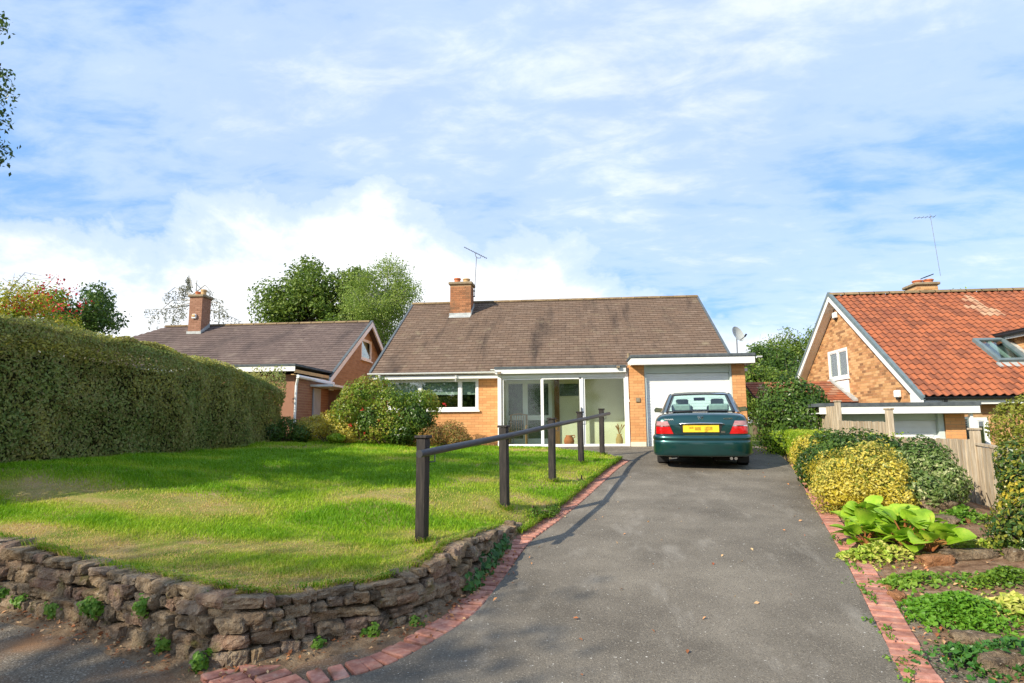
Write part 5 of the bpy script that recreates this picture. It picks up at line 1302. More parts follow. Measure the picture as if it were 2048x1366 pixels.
L_oak = leafmat('oak_leaf', [lin((64, 88, 28)), lin((92, 118, 38)), lin((120, 142, 54)), lin((146, 160, 74))], 0.45, 0.35)
L_grey = leafmat('grey_green_leaf', [lin((112, 112, 92)), lin((136, 136, 112)), lin((156, 154, 130))], 0.5, 0.3)
L_berry = leafmat('red_berry', [lin((168, 26, 36)), lin((200, 44, 48)), lin((216, 70, 62))], 0.35, 0.15)
L_holly = leafmat('gold_edged_leaf', [lin((34, 60, 34)), lin((52, 82, 38)), lin((84, 106, 40)), lin((150, 146, 52)), lin((212, 186, 66))], 0.3, 0.25)
L_ivy = leafmat('ivy_leaf', [lin((38, 76, 28)), lin((58, 104, 38)), lin((84, 130, 52))], 0.4, 0.25)
L_weed = leafmat('weed_leaf', [lin((70, 112, 26)), lin((100, 142, 40)), lin((140, 168, 62))], 0.5, 0.35)
L_fall = leafmat('fallen_leaf', [lin((128, 78, 44)), lin((168, 104, 62)), lin((196, 140, 92)), lin((206, 176, 132)), lin((150, 84, 54))], 0.7, 0.1)

# ---- clipped boundary hedge on the left
HX, HXW, HY0, HY1 = -7.45, 0.95, 5.2, 15.3
hd = thing('clipped_hedge', (HX-0.5, 10, 0), 'long tall clipped hedge on the left side of the lawn', 'hedge')
def htop(Y): return np.interp(Y, [5.2, 7.4, 10, 13, 14.6, 15.3], [2.20, 2.10, 2.05, 1.93, 1.76, 1.55])
def hedge_box(parent, x_face, width, y0, y1, topf, botf, n_, size, mat, seed, facing=1, round_=0.22, rough=0.10, **kw):
    """box hedge: top with sunlight painted into its leaf tones, face towards +X (facing=1) or -X, and both ends"""
    g = np.random.default_rng(seed); Ln = y1-y0; H = 2.0
    w_ = np.array([Ln*H, Ln*width*1.5, width*H*0.8, width*H*0.8, Ln*H*0.25]); k = g.choice(5, n_, p=w_/w_.sum())
    Y = y0+Ln*g.random(n_); u = g.random(n_); v_ = g.random(n_)
    t_, b_ = topf(Y), botf(Y)
    xf = x_face(Y) if callable(x_face) else np.full(n_, x_face)
    X = np.where(k == 0, xf, np.where(k == 4, xf-facing*width, xf-facing*width*u)); Z = np.where(k == 1, t_, b_+(t_-b_)*v_)
    Y = np.where(k == 2, y0, np.where(k == 3, y1, Y))
    N = np.zeros((n_, 3)); N[k == 0, 0] = facing; N[k == 4, 0] = -facing; N[k == 1, 2] = 1; N[k == 2, 1] = -1; N[k == 3, 1] = 1
    # soften the top edges
    hh_ = np.clip((Z-(t_-round_))/round_, 0, 1); cc = round_*(1-np.sqrt(np.clip(1-hh_*hh_, 0, 1)))
    X = np.where((k == 0), X-facing*cc*0.8, X); e = np.abs(X-xf); Z = np.where(k == 1, Z-np.clip(round_-e, 0, round_)**2/round_*0.8, Z)
    P = np.stack([X, Y, Z], -1)
    bump = (fnoise(P*np.array([1, 1, 1.0]), 2.0, 3)-0.5)*2*rough+(fnoise(P*np.array([1, 1, 0.6])+9, 0.9, 2)-0.5)*rough*3.2
    dep = np.where(g.random(n_) < 0.3, g.random(n_)*0.25, g.random(n_)**2*0.08)
    P = P+N*(bump-dep)[:, None]
    rv = np.clip(0.62*g.random(n_)+0.38*np.clip((fnoise(P, 1.6, 2)-0.25)*2, 0, 1), 0, 1)
    rv = np.where(k == 1, np.clip(rv*0.6+0.45, 0, 1), rv*0.86)  # top leaves pushed yellower and sides darker, sunlight painted into the colour
    return foliage(parent, 'foliage', P, N, size, mat, seed, rv=rv, **kw)
hedge_box(hd, HX, HXW, HY0, HY1, htop, lambda Y: zlawn(np.full_like(Y, HX), Y)+0.02, 105000, 0.055, L_hedge, 21, rough=0.15, round_=0.38)
g_ = np.random.default_rng(22); n_ = 9000; Y = HY0+(HY1-HY0)*g_.random(n_); u = g_.random(n_)**1.5
P = np.stack([HX-0.16-0.55*u, Y, htop(Y)-0.10*(1-u)+0.02+0.13*g_.random(n_)**2*(0.4+1.2*fnoise(np.stack([Y*3, u*2, u*0], -1), 1, 2))], -1)
N = np.stack([0.5+g_.normal(size=n_)*0.5, g_.normal(size=n_)*0.5, 0.6+g_.normal(size=n_)*0.4], -1); N /= np.linalg.norm(N, axis=1)[:, None]
foliage(hd, 'top_growth', P, N, 0.055, L_hedge, 23, rv=np.clip(0.25+0.75*g_.random(n_), 0, 1), flat=0.4)  # real sprigs, their tones weighted to yellow to paint a sunlit rim
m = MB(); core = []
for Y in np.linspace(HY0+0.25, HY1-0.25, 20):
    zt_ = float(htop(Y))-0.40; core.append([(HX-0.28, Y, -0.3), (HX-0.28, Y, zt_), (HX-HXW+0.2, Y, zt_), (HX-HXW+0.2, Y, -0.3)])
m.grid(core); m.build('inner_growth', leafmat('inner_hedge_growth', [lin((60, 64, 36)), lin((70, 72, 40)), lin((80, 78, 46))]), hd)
m = MB()
for Y in np.arange(HY0+0.2, HY1, 0.4):
    for q in range(2): m.tube([(HX-0.4-0.3*q, Y+random.uniform(-.1, .1), -0.3), (HX-0.35-0.3*q, Y+random.uniform(-.2, .2), 0.9)], [0.03, 0.015], 5)
m.build('stems', M_bark, hd)

# ---- trees
def tree(name, label, base, crown, ncl, clr, nleaf, size, mat, seed, trunk=0.2, bark=M_bark, group=None, hang=0.0, asp=0.6, fill=0.55, cat='tree', rough=0.35, twigs=True):
    """trunk, limbs and leaf clumps filling an ellipsoid crown (cx,cy,cz,rx,ry,rz)"""
    g = np.random.default_rng(seed); base = np.asarray(base, float); c = np.array(crown[:3]); r = np.array(crown[3:])
    t = thing(name, base, label, cat, group)
    d = g.normal(size=(ncl*3, 3)); d /= np.linalg.norm(d, axis=1)[:, None]
    rr = fill+(1-fill)*g.random(len(d)); C_ = c+d*r*rr[:, None]*(1+0.25*(fnoise(d*2+seed, 1.3, 2)-0.5)[:, None]*2)
    keep = []                                     # spread the clumps
    for q in range(len(C_)):
        if all(np.linalg.norm((C_[q]-C_[j])/clr) > 0.62 for j in keep): keep.append(q)
        if len(keep) >= ncl: break
    C_ = C_[keep]
    m = MB(); top = c+[0, 0, r[2]*0.35]; fork = base+(c-base)*np.array([0.6, 0.6, 1])*np.array([1, 1, 0.62])
    fork[:2] = base[:2]+(c[:2]-base[:2])*0.5
    m.tube([base-[0, 0, 0.2], base+(fork-base)*0.5+g.normal(size=3)*0.05, fork, (fork+top)/2+g.normal(size=3)*0.12, top], [trunk*1.25, trunk, trunk*0.85, trunk*0.5, trunk*0.15], 9)
    for q in range(len(C_)):
        s_ = fork+(top-fork)*np.clip(0.1+0.8*(C_[q][2]-fork[2])/(top[2]-fork[2]+1e-3)*0.8, 0, 0.9)
        md = (s_+C_[q])/2+[0, 0, 0.12*np.linalg.norm(C_[q]-s_)*0.5]+g.normal(size=3)*0.12
        m.tube([s_, md, C_[q]], [trunk*0.30, trunk*0.17, trunk*0.06], 5)
        if twigs:
            for w_ in range(3):
                e = C_[q]+g.normal(size=3)*clr*0.5; m.tube([C_[q]-(C_[q]-md)*0.2, e], [trunk*0.06, trunk*0.02], 4)
    m.build('trunk', bark, t)
    per = max(1, nleaf//len(C_)); k = np.repeat(np.arange(len(C_)), per)
    dd = g.normal(size=(len(k), 3)); dd /= np.linalg.norm(dd, axis=1)[:, None]
    rad_ = clr*(0.7+0.6*g.random(len(C_)))[k]*(g.random(len(k))**0.45)
    bump = 1+rough*(fnoise(dd*2.1+C_[k], 1.5, 2)-0.5)*2
    P = C_[k]+dd*(rad_*bump)[:, None]*np.array([1, 1, 0.8]); P[:, 2] -= hang*g.random(len(k))**2
    N = dd+np.array([0, 0, 0.6]); N /= np.linalg.norm(N, axis=1)[:, None]
    foliage(t, 'crown', P, N, size, mat, seed, asp=asp, droop=0.4, flat=0.6)
    return t
c = onY(645, 610, 37); tree('oak_tree', 'large dark green oak behind the gap between the two bungalows', (c[0], 37, -0.3), (c[0], 37, c[2]-0.6, 4.3, 3.4, 3.4), 80, 1.0, 34000, 0.20, L_oak, 31, 0.34, fill=0.35)
c = onY(772, 622, 29); tree('birch_tree', 'pale green feathery tree rising behind the left end of the bungalow roof', (c[0], 29, -0.3), (c[0]-0.1, 29, c[2]-0.6, 2.0, 1.9, 3.1), 56, 0.68, 30000, 0.10, L_birch, 32, 0.15, M_birchbark, hang=0.7, asp=0.5, fill=0.35)
c = onY(190, 640, 26); tree('maple_tree', 'dense dark round tree behind the tall hedge', (c[0], 26, 0), (c[0]-0.2, 26, c[2]-1.2, 2.25, 2.2, 2.9), 46, 0.75, 13000, 0.16, L_dark, 33, 0.22)
c = onY(45, 620, 14.5)
bt = tree('berry_tree', 'red berried small tree leaning over the top of the hedge at far left', (c[0], 14.5, 0), (c[0]-0.3, 14.5, c[2]-0.5, 1.9, 1.4, 1.25), 38, 0.42, 13000, 0.075, L_yellowtip, 34, 0.09, hang=0.2)
g_ = np.random.default_rng(5); P = []
for px_, py_ in ((305, 178), (440, 182), (110, 280), (180, 330), (360, 300), (330, 120), (500, 268), (250, 190), (420, 320), (150, 240), (70, 300), (290, 250)):
    q = onY(px_/3.105, 520+py_/3.105, 13.6)
    P.append(q+g_.normal(size=(26, 3))*[0.10, 0.15, 0.085])
P = np.concatenate(P); N = g_.normal(size=P.shape); N /= np.linalg.norm(N, axis=1)[:, None]
tag(foliage(bt, 'berries', P, N, 0.055, L_berry, 35, asp=0.9), kind='stuff')
m = MB()
for a_, b_, c_ in (((0, 610), (60, 560), (110, 556)), ((0, 600), (30, 575), (5, 556)), ((60, 600), (95, 570), (110, 552)), ((10, 590), (50, 545), (85, 552))):
    m.tube([onY(*a_, 14.2), onY(*b_, 14.2), onY(*c_, 14.2)], [0.009, 0.007, 0.004], 5)
m.build('branches', M_bark, bt)
# sparse weeping tree: strings of small leaves hanging from thin arching twigs
c = onY(385, 650, 33); wt_ = thing('weeping_birch', (c[0], 33, 0), 'sparse weeping birch with hanging grey-green strands behind the left chimney', 'tree')
g_ = np.random.default_rng(9); m = MB(); P = []
m.tube([(c[0], 33, -0.2), (c[0], 33, 4), (c[0]+0.1, 33, onY(385, 560, 33)[2])], [0.2, 0.12, 0.02], 7)
tw = [((385, 600), (345, 600), (300, 640)), ((385, 590), (350, 575), (330, 590)), ((385, 585), (370, 560), (360, 575)), ((385, 575), (378, 550), (376, 556)), ((385, 600), (420, 595), (445, 600)), ((385, 590), (410, 570), (425, 585)),
      ((385, 610), (330, 618), (292, 618)), ((385, 612), (440, 625), (478, 640)), ((385, 606), (360, 610), (345, 640)), ((385, 604), (430, 604), (455, 618)), ((385, 615), (400, 610), (412, 625))]
for a_, b_, e_ in tw:
    A_, B_, E_ = [onY(*q, 33+g_.normal()*0.6) for q in (a_, b_, e_)]
    m.tube([A_, B_, E_], [0.04, 0.025, 0.008], 5)
    for u in np.linspace(0.25, 1, 9):
        s_ = (1-u)**2*A_+2*u*(1-u)*B_+u*u*E_; L_ = g_.uniform(0.3, 1.15); n_ = int(L_*46)
        z = g_.random(n_)*L_; P.append(s_+np.stack([g_.normal(size=n_)*0.045, g_.normal(size=n_)*0.05, -z], -1))
m.build('trunk', M_birchbark, wt_); P = np.concatenate(P); N = g_.normal(size=P.shape); N /= np.linalg.norm(N, axis=1)[:, None]
foliage(wt_, 'crown', P, N, 0.10, L_grey, 36, asp=0.5, droop=1.0)
# wood beyond the right hand side of the bungalow
for i, (px_, py_, Y, r_, rz_, mt, lb) in enumerate(((1505, 735, 44, 1.8, 2.0, L_dark, 'low dark tree right behind the satellite dish'), (1548, 730, 47, 2.0, 2.6, L_oak, 'mid green tree in the middle of the wood behind the garage'),
        (1608, 722, 50, 2.4, 3.2, L_oak, 'tallest tree of the wood just left of the red roofed house'), (1640, 735, 46, 2.2, 3.0, L_oak, 'tree half hidden behind the gable of the red roofed house'),
        (1575, 762, 38, 1.7, 1.7, L_dark, 'rounded lower tree in front of the wood behind the garage'), (1520, 778, 34, 1.5, 1.5, L_oak, 'bushy tree low behind the right garage pier'))):
    c = onY(px_, py_, Y); tree('wood_tree', lb, (c[0], Y, -0.5), (c[0], Y, c[2]-0.2, r_*1.15, r_, rz_), 34, 0.8, 8000, 0.17, mt, 40+i, 0.2, group='trees in the wood behind the houses')
for i, (px_, py_, lb) in enumerate(((1800, 592, 'leafy treetop showing just left of the right hand chimney'), (1905, 592, 'leafy treetop showing just right of the right hand chimney'))):
    c = onY(px_, py_, 32); tree('garden_tree', lb, (c[0], 32, -0.5), (c[0], 32, c[2]-1.3, 1.3, 1.2, 1.5), 20, 0.5, 3500, 0.13, L_lime, 50+i, 0.13, group='treetops behind the red roof')
# the trees at the roadside, left of and behind the viewer, that throw the dappled shade
tree('roadside_tree', 'roadside tree whose dark leafy twigs reach in at the upper left edge', (-11.2, 3.0, -0.6), (-10.1, 4.0, 5.6, 2.7, 2.1, 1.7), 44, 0.62, 9000, 0.10, L_dark, 61, 0.2)
tree('roadside_tree', 'tall roadside tree standing behind the viewer on the left', (-13.0, -5.4, -1.0), (-12.1, -4.5, 6.2, 2.7, 2.2, 1.5), 28, 0.75, 3200, 0.13, L_dark, 62, 0.26)
# branch ends that hang into the picture
g_ = np.random.default_rng(14); P = []; m = MB()
rt_ = thing('hanging_twigs', onY(-60, 240, 6.2), 'dark leafy twig ends hanging in at the upper left edge', 'branch')
for (a_, b_) in (((-60, 60), (6, 40)), ((-70, 120), (22, 160)), ((-60, 170), (28, 190)), ((-60, 230), (12, 245)), ((-60, 280), (18, 306)), ((-80, 140), (8, 215)), ((-60, 290), (2, 322)), ((-70, 20), (8, 58))):
    A_, B_ = onY(*a_, 6.2), onY(*b_, 6.2); md = (A_+B_)/2+[0, 0, 0.06]; m.tube([A_, md, B_], [0.012, 0.008, 0.003], 5)
    for u in np.linspace(0.1, 1, 20):
        s_ = (1-u)**2*A_+2*u*(1-u)*md+u*u*B_; P.append(s_+g_.normal(size=(7, 3))*[0.05, 0.05, 0.06])
m.tube([np.array([-10.1, 4.0, 5.4]), onY(-140, 190, 5.6), onY(-65, 150, 6.2)], [0.05, 0.03, 0.012], 6); m.tube([onY(-140, 190, 5.6), onY(-62, 60, 6.2)], [0.03, 0.01], 5); m.tube([onY(-140, 190, 5.6), onY(-62, 285, 6.2)], [0.03, 0.01], 5)
m.build('twigs', M_bark, rt_); P = np.concatenate(P); N = g_.normal(size=P.shape); N /= np.linalg.norm(N, axis=1)[:, None]
foliage(rt_, 'leaves', P, N, 0.055, L_dark, 63, asp=0.5, droop=0.8)

# ---- shrubs against the bungalow
zl_ = lambda X, Y: zlawn(X, Y)
def at(px, py, Y, rx, ry, rz): p_ = onY(px, py, Y); return (p_[0], Y, p_[2], rx, ry, rz)
shrub('flowering_shrub', 'big leafy shrub with yellowish tips beside the bungalow window', 'shrub', [at(735, 790, 15.9, 0.72, 0.6, 0.55), at(700, 830, 15.7, 0.52, 0.5, 0.5), at(790, 820, 15.8, 0.75, 0.6, 0.55), at(845, 810, 15.9, 0.55, 0.5, 0.45), at(770, 860, 15.6, 0.9, 0.5, 0.4), at(825, 855, 15.7, 0.55, 0.5, 0.42)],
      17000, 0.07, L_shrub, 71, zmin=zl_, rough=0.45)
t = shrub('evergreen_shrub', 'glossy dark green shrub growing through the shrub by the window', 'shrub', [at(830, 840, 15.5, 0.5, 0.35, 0.42), at(800, 868, 15.4, 0.45, 0.3, 0.3), at(740, 845, 15.4, 0.35, 0.3, 0.4)], 5000, 0.075, L_dark, 72, zmin=zl_, rough=0.4)
g_ = np.random.default_rng(3); P = np.concatenate([onY(px_, py_, 15.2)+g_.normal(size=(9, 3))*0.02 for px_, py_ in ((725, 819), (758, 843), (890, 808), (729, 866), (700, 850))]); N = g_.normal(size=P.shape); N /= np.linalg.norm(N, axis=1)[:, None]
foliage(t, 'red_blooms', P, N, 0.05, L_berry, 73, asp=0.8)
shrub('rusty_shrub', 'low rusty brown twiggy shrub under the right end of the window', 'shrub', [at(905, 868, 15.6, 0.48, 0.4, 0.34), at(865, 872, 15.5, 0.42, 0.4, 0.33), at(920, 880, 15.5, 0.36, 0.35, 0.22)], 6500, 0.045, L_rust, 74, zmin=zl_, rough=0.5, shell=0.6)
shrub('golden_shrub', 'golden yellow low shrub left of the big shrub', 'shrub', [at(625, 856, 15.6, 0.45, 0.4, 0.3), at(665, 850, 15.7, 0.45, 0.4, 0.34), at(690, 868, 15.4, 0.4, 0.35, 0.28)], 6500, 0.055, L_gold, 75, zmin=zl_, rough=0.45)
shrub('dark_shrub', 'small dark shrub at the far end of the tall hedge', 'shrub', [at(572, 858, 15.2, 0.3, 0.3, 0.34), at(600, 868, 15.3, 0.3, 0.3, 0.25), at(545, 868, 14.9, 0.3, 0.3, 0.25)], 3500, 0.06, L_dark, 76, zmin=zl_)
shrub('self_sown_bush', 'upright green seedling bush against the middle of the tall hedge', 'shrub', [at(365, 852, 11.8, 0.2, 0.2, 0.42), at(352, 880, 11.6, 0.28, 0.2, 0.22)], 2600, 0.055, L_mid, 77, zmin=zl_)
shrub('self_sown_bush', 'lower green seedling bush against the hedge nearer its far end', 'shrub', [at(425, 868, 12.8, 0.24, 0.2, 0.26)], 1600, 0.055, L_mid, 78, zmin=zl_)
shrub('broadleaf_plant', 'small pale broad-leaved plant below the golden shrub', 'plant', [at(672, 876, 15.0, 0.22, 0.2, 0.11)], 260, 0.11, L_lime, 79, zmin=zl_, asp=0.8)

# ---- right hand bed
zb_f = lambda X, Y: np.maximum(zbed(X, Y), -9)
shrub('laurel_bush', 'large rounded glossy bush right of the garage', 'bush', [(5.05, 15.3, 0.75, 0.72, 0.7, 0.95), (5.3, 14.9, 0.5, 0.7, 0.7, 0.75), (4.95, 14.9, 0.2, 0.55, 0.5, 0.55), (5.5, 15.2, 0.95, 0.55, 0.5, 0.6)], 15000, 0.085, L_dark, 81, zmin=zb_f, rough=0.3)
bx = thing('box_hedge', (4.3, 12.4, -0.2), 'low bright green clipped hedge along the right edge of the drive', 'hedge')
hedge_box(bx, lambda Y: xR(Y)+0.16, 0.55, 10.3, 14.5, lambda Y: np.interp(Y, [10.3, 14.5], [0.36, 0.44]), lambda Y: zd(Y)-0.02, 15000, 0.045, L_lime, 82, facing=-1, round_=0.12, rough=0.06)
MB().prism([(4.05, 10.5, -0.35), (4.35, 10.5, -0.35), (5.0, 14.3, -0.2), (4.75, 14.3, -0.2)], (0, 0, 0.5)).build('inner_growth', L_lime, bx, fix=True)
shrub('euonymus_bush', 'dark green bush between the low hedge and the fence', 'bush', [at(1660, 918, 10.2, 0.45, 0.6, 0.42), at(1720, 920, 9.8, 0.55, 0.6, 0.44), at(1775, 925, 9.6, 0.45, 0.5, 0.38), at(1640, 938, 9.6, 0.32, 0.4, 0.34)], 14000, 0.055, L_dark, 83, zmin=zb_f)
shrub('golden_euonymus', 'bright yellow variegated bush spilling over the brick edging', 'bush', [at(1725, 940, 8.6, 0.46, 0.45, 0.40), at(1670, 950, 8.8, 0.32, 0.4, 0.34), at(1775, 965, 8.2, 0.36, 0.4, 0.36), at(1700, 985, 8.3, 0.45, 0.4, 0.26), at(1740, 912, 8.8, 0.2, 0.25, 0.26), at(1800, 1000, 8.0, 0.22, 0.3, 0.22), at(1612, 920, 10.4, 0.16, 0.6, 0.36)], 26000, 0.04, L_gold, 84, zmin=zb_f, rough=0.6, freq=3.5, shell=0.5)
shrub('silver_euonymus', 'cream variegated dark bush in front of the fence', 'bush', [at(1848, 940, 8.7, 0.42, 0.45, 0.40), at(1880, 965, 8.4, 0.32, 0.4, 0.36), at(1840, 985, 8.2, 0.40, 0.4, 0.28)], 12000, 0.05, L_varieg, 85, zmin=zb_f, rough=0.35)
shrub('round_clipped_bush', 'round clipped bush behind the fence at the right edge', 'bush', [(6.85, 9.9, 0.5, 0.62, 0.6, 0.52), (6.95, 9.9, 0.0, 0.66, 0.6, 0.6)], 9000, 0.055, leafmat('olive_leaf', [lin((92, 104, 28)), lin((122, 128, 40)), lin((152, 152, 60)), lin((176, 170, 84))]), 86, rough=0.12, shell=0.2)
shrub('variegated_holly', 'gold edged variegated shrub at the right edge in front of the fence', 'bush', [at(2040, 945, 6.7, 0.26, 0.35, 0.32), at(2062, 1000, 6.5, 0.34, 0.35, 0.36), at(2070, 1070, 6.3, 0.40, 0.35, 0.40)], 9000, 0.046, L_holly, 87, zmin=zb_f, rough=0.5, shell=0.5)

# bergenia: every big leaf its own part
M_berg = mk('bergenia_leaf', [lin((118, 160, 34)), lin((150, 188, 48)), lin((176, 200, 64))], 9, 6, 0.5, 0.35, (26, 0.5, 0.012), rnd='obj', ramt=0.16, trans=0.3, over=[(lin((206, 196, 76)), 7, 0.62, 0.8, (1, 1, 1))])
bg_ = thing('bergenia', (3.25, 6.9, -0.7), 'clump of big round glossy lime green leaves on the bed', 'plant')
def big_leaf_np(seed, L_=1.0, W_=0.86):
    g = np.random.default_rng(seed); R_, Cn = 8, 7; P = np.zeros((R_, Cn, 3))
    for i in range(R_):
        u = i/(R_-1); w_ = W_*0.5*(math.sin(math.pi*min(1, 0.06+u*0.90))**0.62)*(1.0 if u < 0.98 else 0.5)
        for j in range(Cn):
            v_ = 2*j/(Cn-1)-1
            P[i, j] = (v_*w_, u*L_-0.05*L_*abs(v_)**2*(1-u), 0.16*L_*abs(v_)**1.5*w_*2+0.10*L_*math.sin(u*2.4)-0.28*L_*u*u+0.018*L_*math.sin(5*u+3*v_+seed)+0.012*math.cos(v_*9)*L_)
    return P
bl = []
for k in range(6):
    m = MB().grid(big_leaf_np(k, 1.0, random.uniform(0.78, 0.95))); me = m.mesh('leaf', np.zeros(3), True); me.materials.append(M_berg); bl.append(me)
g_ = np.random.default_rng(17); lst = []
for (px_, py_, Y, n_, sp) in ((1730, 1015, 7.5, 26, 0.26), (1775, 1040, 7.1, 30, 0.30), (1810, 1075, 6.75, 34, 0.32), (1860, 1100, 6.5, 26, 0.28), (1730, 1075, 6.9, 14, 0.2)):
    p0 = onY(px_, py_, Y); zz = float(zbed(p0[0], Y)); ctr = np.array([p0[0], Y, zz])
    for k in range(n_):
        w_ = g_.uniform(0, 2*math.pi); rr_ = sp*math.sqrt(g_.random()); el = g_.uniform(0.15, 1.15)*(1.15-0.6*rr_/sp)
        b_ = ctr+[rr_*math.cos(w_)*0.8, rr_*math.sin(w_)*0.8, 0.05+0.22*(1-rr_/sp)+g_.uniform(-.03, .05)]
        o = link('leaf', bl[k % 6], None, bg_, b_); s_ = g_.uniform(0.15, 0.25); o.scale = (s_, s_, s_)
        w2 = w_+g_.normal()*0.4; o.rotation_euler = (el, g_.normal()*0.25, w2-math.pi/2); lst.append((ctr, b_))
m = MB()
for a_, b_ in lst: m.tube([a_-[0, 0, 0.02], (a_+b_)/2+[0, 0, 0.03], b_], [0.009, 0.008, 0.006], 5)
m.build('stalks', mk('leaf_stalk', [lin((150, 120, 60)), lin((160, 90, 60))], 6, 3, 0.5, 0.3), bg_)
# yellow ground cover under it and other low patches
def patch(name, label, cen, n_, size, mat, seed, h=0.08, sx=0.3, sy=0.25, zf=None, asp=0.7, group=None):
    g = np.random.default_rng(seed); x_ = cen[0]+g.normal(size=n_)*sx*0.5; y_ = cen[1]+g.normal(size=n_)*sy*0.5
    dens = fnoise(np.stack([x_*4, y_*4, x_*0+seed], -1), 1, 2); k = g.random(n_) < np.clip(dens*2-0.35, 0.05, 1); x_, y_ = x_[k], y_[k]
    rr_ = np.clip(1-np.hypot((x_-cen[0])/(sx*1.2), (y_-cen[1])/(sy*1.2)), 0, 1)
    z_ = (zf or zbed)(x_, y_)+0.012+h*rr_*(0.4+0.9*g.random(len(x_)))
    N = np.stack([g.normal(size=len(x_))*0.35, g.normal(size=len(x_))*0.35-0.25, np.ones(len(x_))], -1); N /= np.linalg.norm(N, axis=1)[:, None]
    t_ = thing(name, (cen[0], cen[1], float((zf or zbed)(np.array(cen[0]), np.array(cen[1])))), label, 'plant', group)
    foliage(t_, 'foliage', np.stack([x_, y_, z_], -1), N, size, mat, seed, asp=asp, flat=0.7)
    m = MB()
    for q in range(min(24, len(x_))): m.tube([(cen[0]+(x_[q]-cen[0])*0.6, cen[1]+(y_[q]-cen[1])*0.6, z_[q]-h-0.03), (x_[q], y_[q], z_[q])], 0.0025, 4)
    m.build('runners', L_weed, t_)
    return t_
def onbed(px, py):
    d = ray(px, py); t_ = np.linspace(2, 16, 3000); P_ = EYE+d*t_[:, None]; k = np.where(P_[:, 2] <= zbed(P_[:, 0], P_[:, 1]))[0]; return P_[k[0]] if len(k) else P_[-1]
L_lam = leafmat('yellow_green_leaf', [lin((108, 146, 38)), lin((160, 182, 60)), lin((212, 206, 110)), lin((90, 126, 34))])
for i, (px_, py_, n_, sx_, sy_, mt, sz, h_, lb) in enumerate((
        (1700, 1020, 900, 0.34, 0.30, L_lam, 0.05, 0.12, 'yellow-green ground cover between the brick edging and big leaves'),
        (1755, 1120, 1200, 0.34, 0.24, L_lam, 0.045, 0.14, 'yellow variegated ground cover in front of the big leaves'),
        (1830, 1165, 500, 0.45, 0.16, L_weed, 0.05, 0.06, 'thin weeds trailing below the big leaves'),
        (1920, 1235, 3600, 0.36, 0.30, leafmat('fern_green', [lin((64, 108, 24)), lin((92, 140, 34)), lin((124, 166, 52))]), 0.038, 0.14, 'bright green ferny ground cover in the middle of the lower bed'),
        (1915, 1330, 1500, 0.30, 0.18, L_ivy, 0.036, 0.10, 'dark round-leaved ground cover at the bottom of the bed'),
        (2010, 1165, 1100, 0.3, 0.13, L_mid, 0.034, 0.10, 'low ferny plant beside the layered slab'),
        (1930, 1040, 900, 0.3, 0.22, L_weed, 0.05, 0.12, 'leafy green weeds beside the rockery stones'),
        (1960, 1095, 500, 0.4, 0.12, L_lam, 0.04, 0.05, 'mat of tiny yellow leaves above the layered slab'),
        (2035, 1330, 700, 0.25, 0.25, L_ivy, 0.042, 0.12, 'dark foliage in the lower right corner'),
        (2035, 1225, 500, 0.2, 0.2, L_lam, 0.05, 0.1, 'yellowish foliage at the right edge of the lower bed'),
        (1960, 1000, 500, 0.25, 0.15, L_dark, 0.05, 0.1, 'dark weeds at the foot of the fence'))):
    c = onbed(px_, py_); patch('ground_cover', lb, c, n_, sz, mt, 100+i, h_, sx_, sy_)
# rockery stones
M_rock = mk('sandstone_rock', [lin((104, 88, 70)), lin((146, 126, 102)), lin((180, 160, 132))], 14, 10, 0.92, 0.1, (30, 1.0, 0.07), over=[(lin((78, 68, 58)), 7, 0.5, 0.68, (1, 1, 1)), (lin((196, 186, 164)), 26, 0.63, 0.72, (1, 1, 1))])
M_rock_o = mk('orange_rock', [lin((140, 96, 66)), lin((178, 130, 92))], 14, 8, 0.9, 0.1, (30, 1.0, 0.05))
for i, (px_, py_, hx, hy, hz, mt, lb) in enumerate((
        (1868, 1020, 0.20, 0.16, 0.09, M_rock, 'grey sandstone rock at the top of the rockery'), (1862, 1050, 0.24, 0.14, 0.06, M_rock, 'flat tan rock under the top rockery stone'), (1935, 1045, 0.05, 0.05, 0.03, M_rock_o, 'small pale chip beside the rockery weeds'),
        (1935, 1118, 0.26, 0.12, 0.05, M_rock, 'long layered sandstone slab on the bed'), (1880, 1130, 0.13, 0.1, 0.05, M_rock_o, 'brown slab end left of the long slab'), (1800, 1200, 0.05, 0.06, 0.035, M_rock_o, 'orange stone chip near the brick edging'),
        (1775, 1180, 0.05, 0.04, 0.025, M_rock_o, 'little orange stone beside the brick edging'), (1935, 1250, 0.09, 0.07, 0.05, M_rock_o, 'reddish rock among the ferny ground cover'), (1960, 1290, 0.14, 0.07, 0.05, M_rock, 'grey rock in the lower bed'),
        (2010, 1345, 0.15, 0.1, 0.06, M_rock, 'mossy rock in the lower right corner'), (1910, 1010, 0.055, 0.04, 0.035, M_terra, 'piece of red brick on the rockery'), (2042, 1120, 0.1, 0.08, 0.06, M_rock, 'rock beside the gold edged shrub'),
        (1890, 1080, 0.3, 0.2, 0.025, M_rock, 'weathered flat stone in the middle of the bed'))):
    c = onbed(px_, py_); V, F = stone_np(hx, hy, hz, 3000+i, 12, 9, 6, 0.42, 7 if 'slab' in lb else 4.5, 0.14)
    t = link('rockery_stone', fast_mesh('rockery_stone', V, F, smooth=True), mt, None, (c[0], c[1]+hy*0.5, c[2]+hz*0.45)); t.rotation_euler = (rad(random.uniform(-8, 4)), rad(random.uniform(-6, 6)), rad(random.uniform(-25, 25)))
    tag(t, lb, 'stone', 'stones of the rockery')
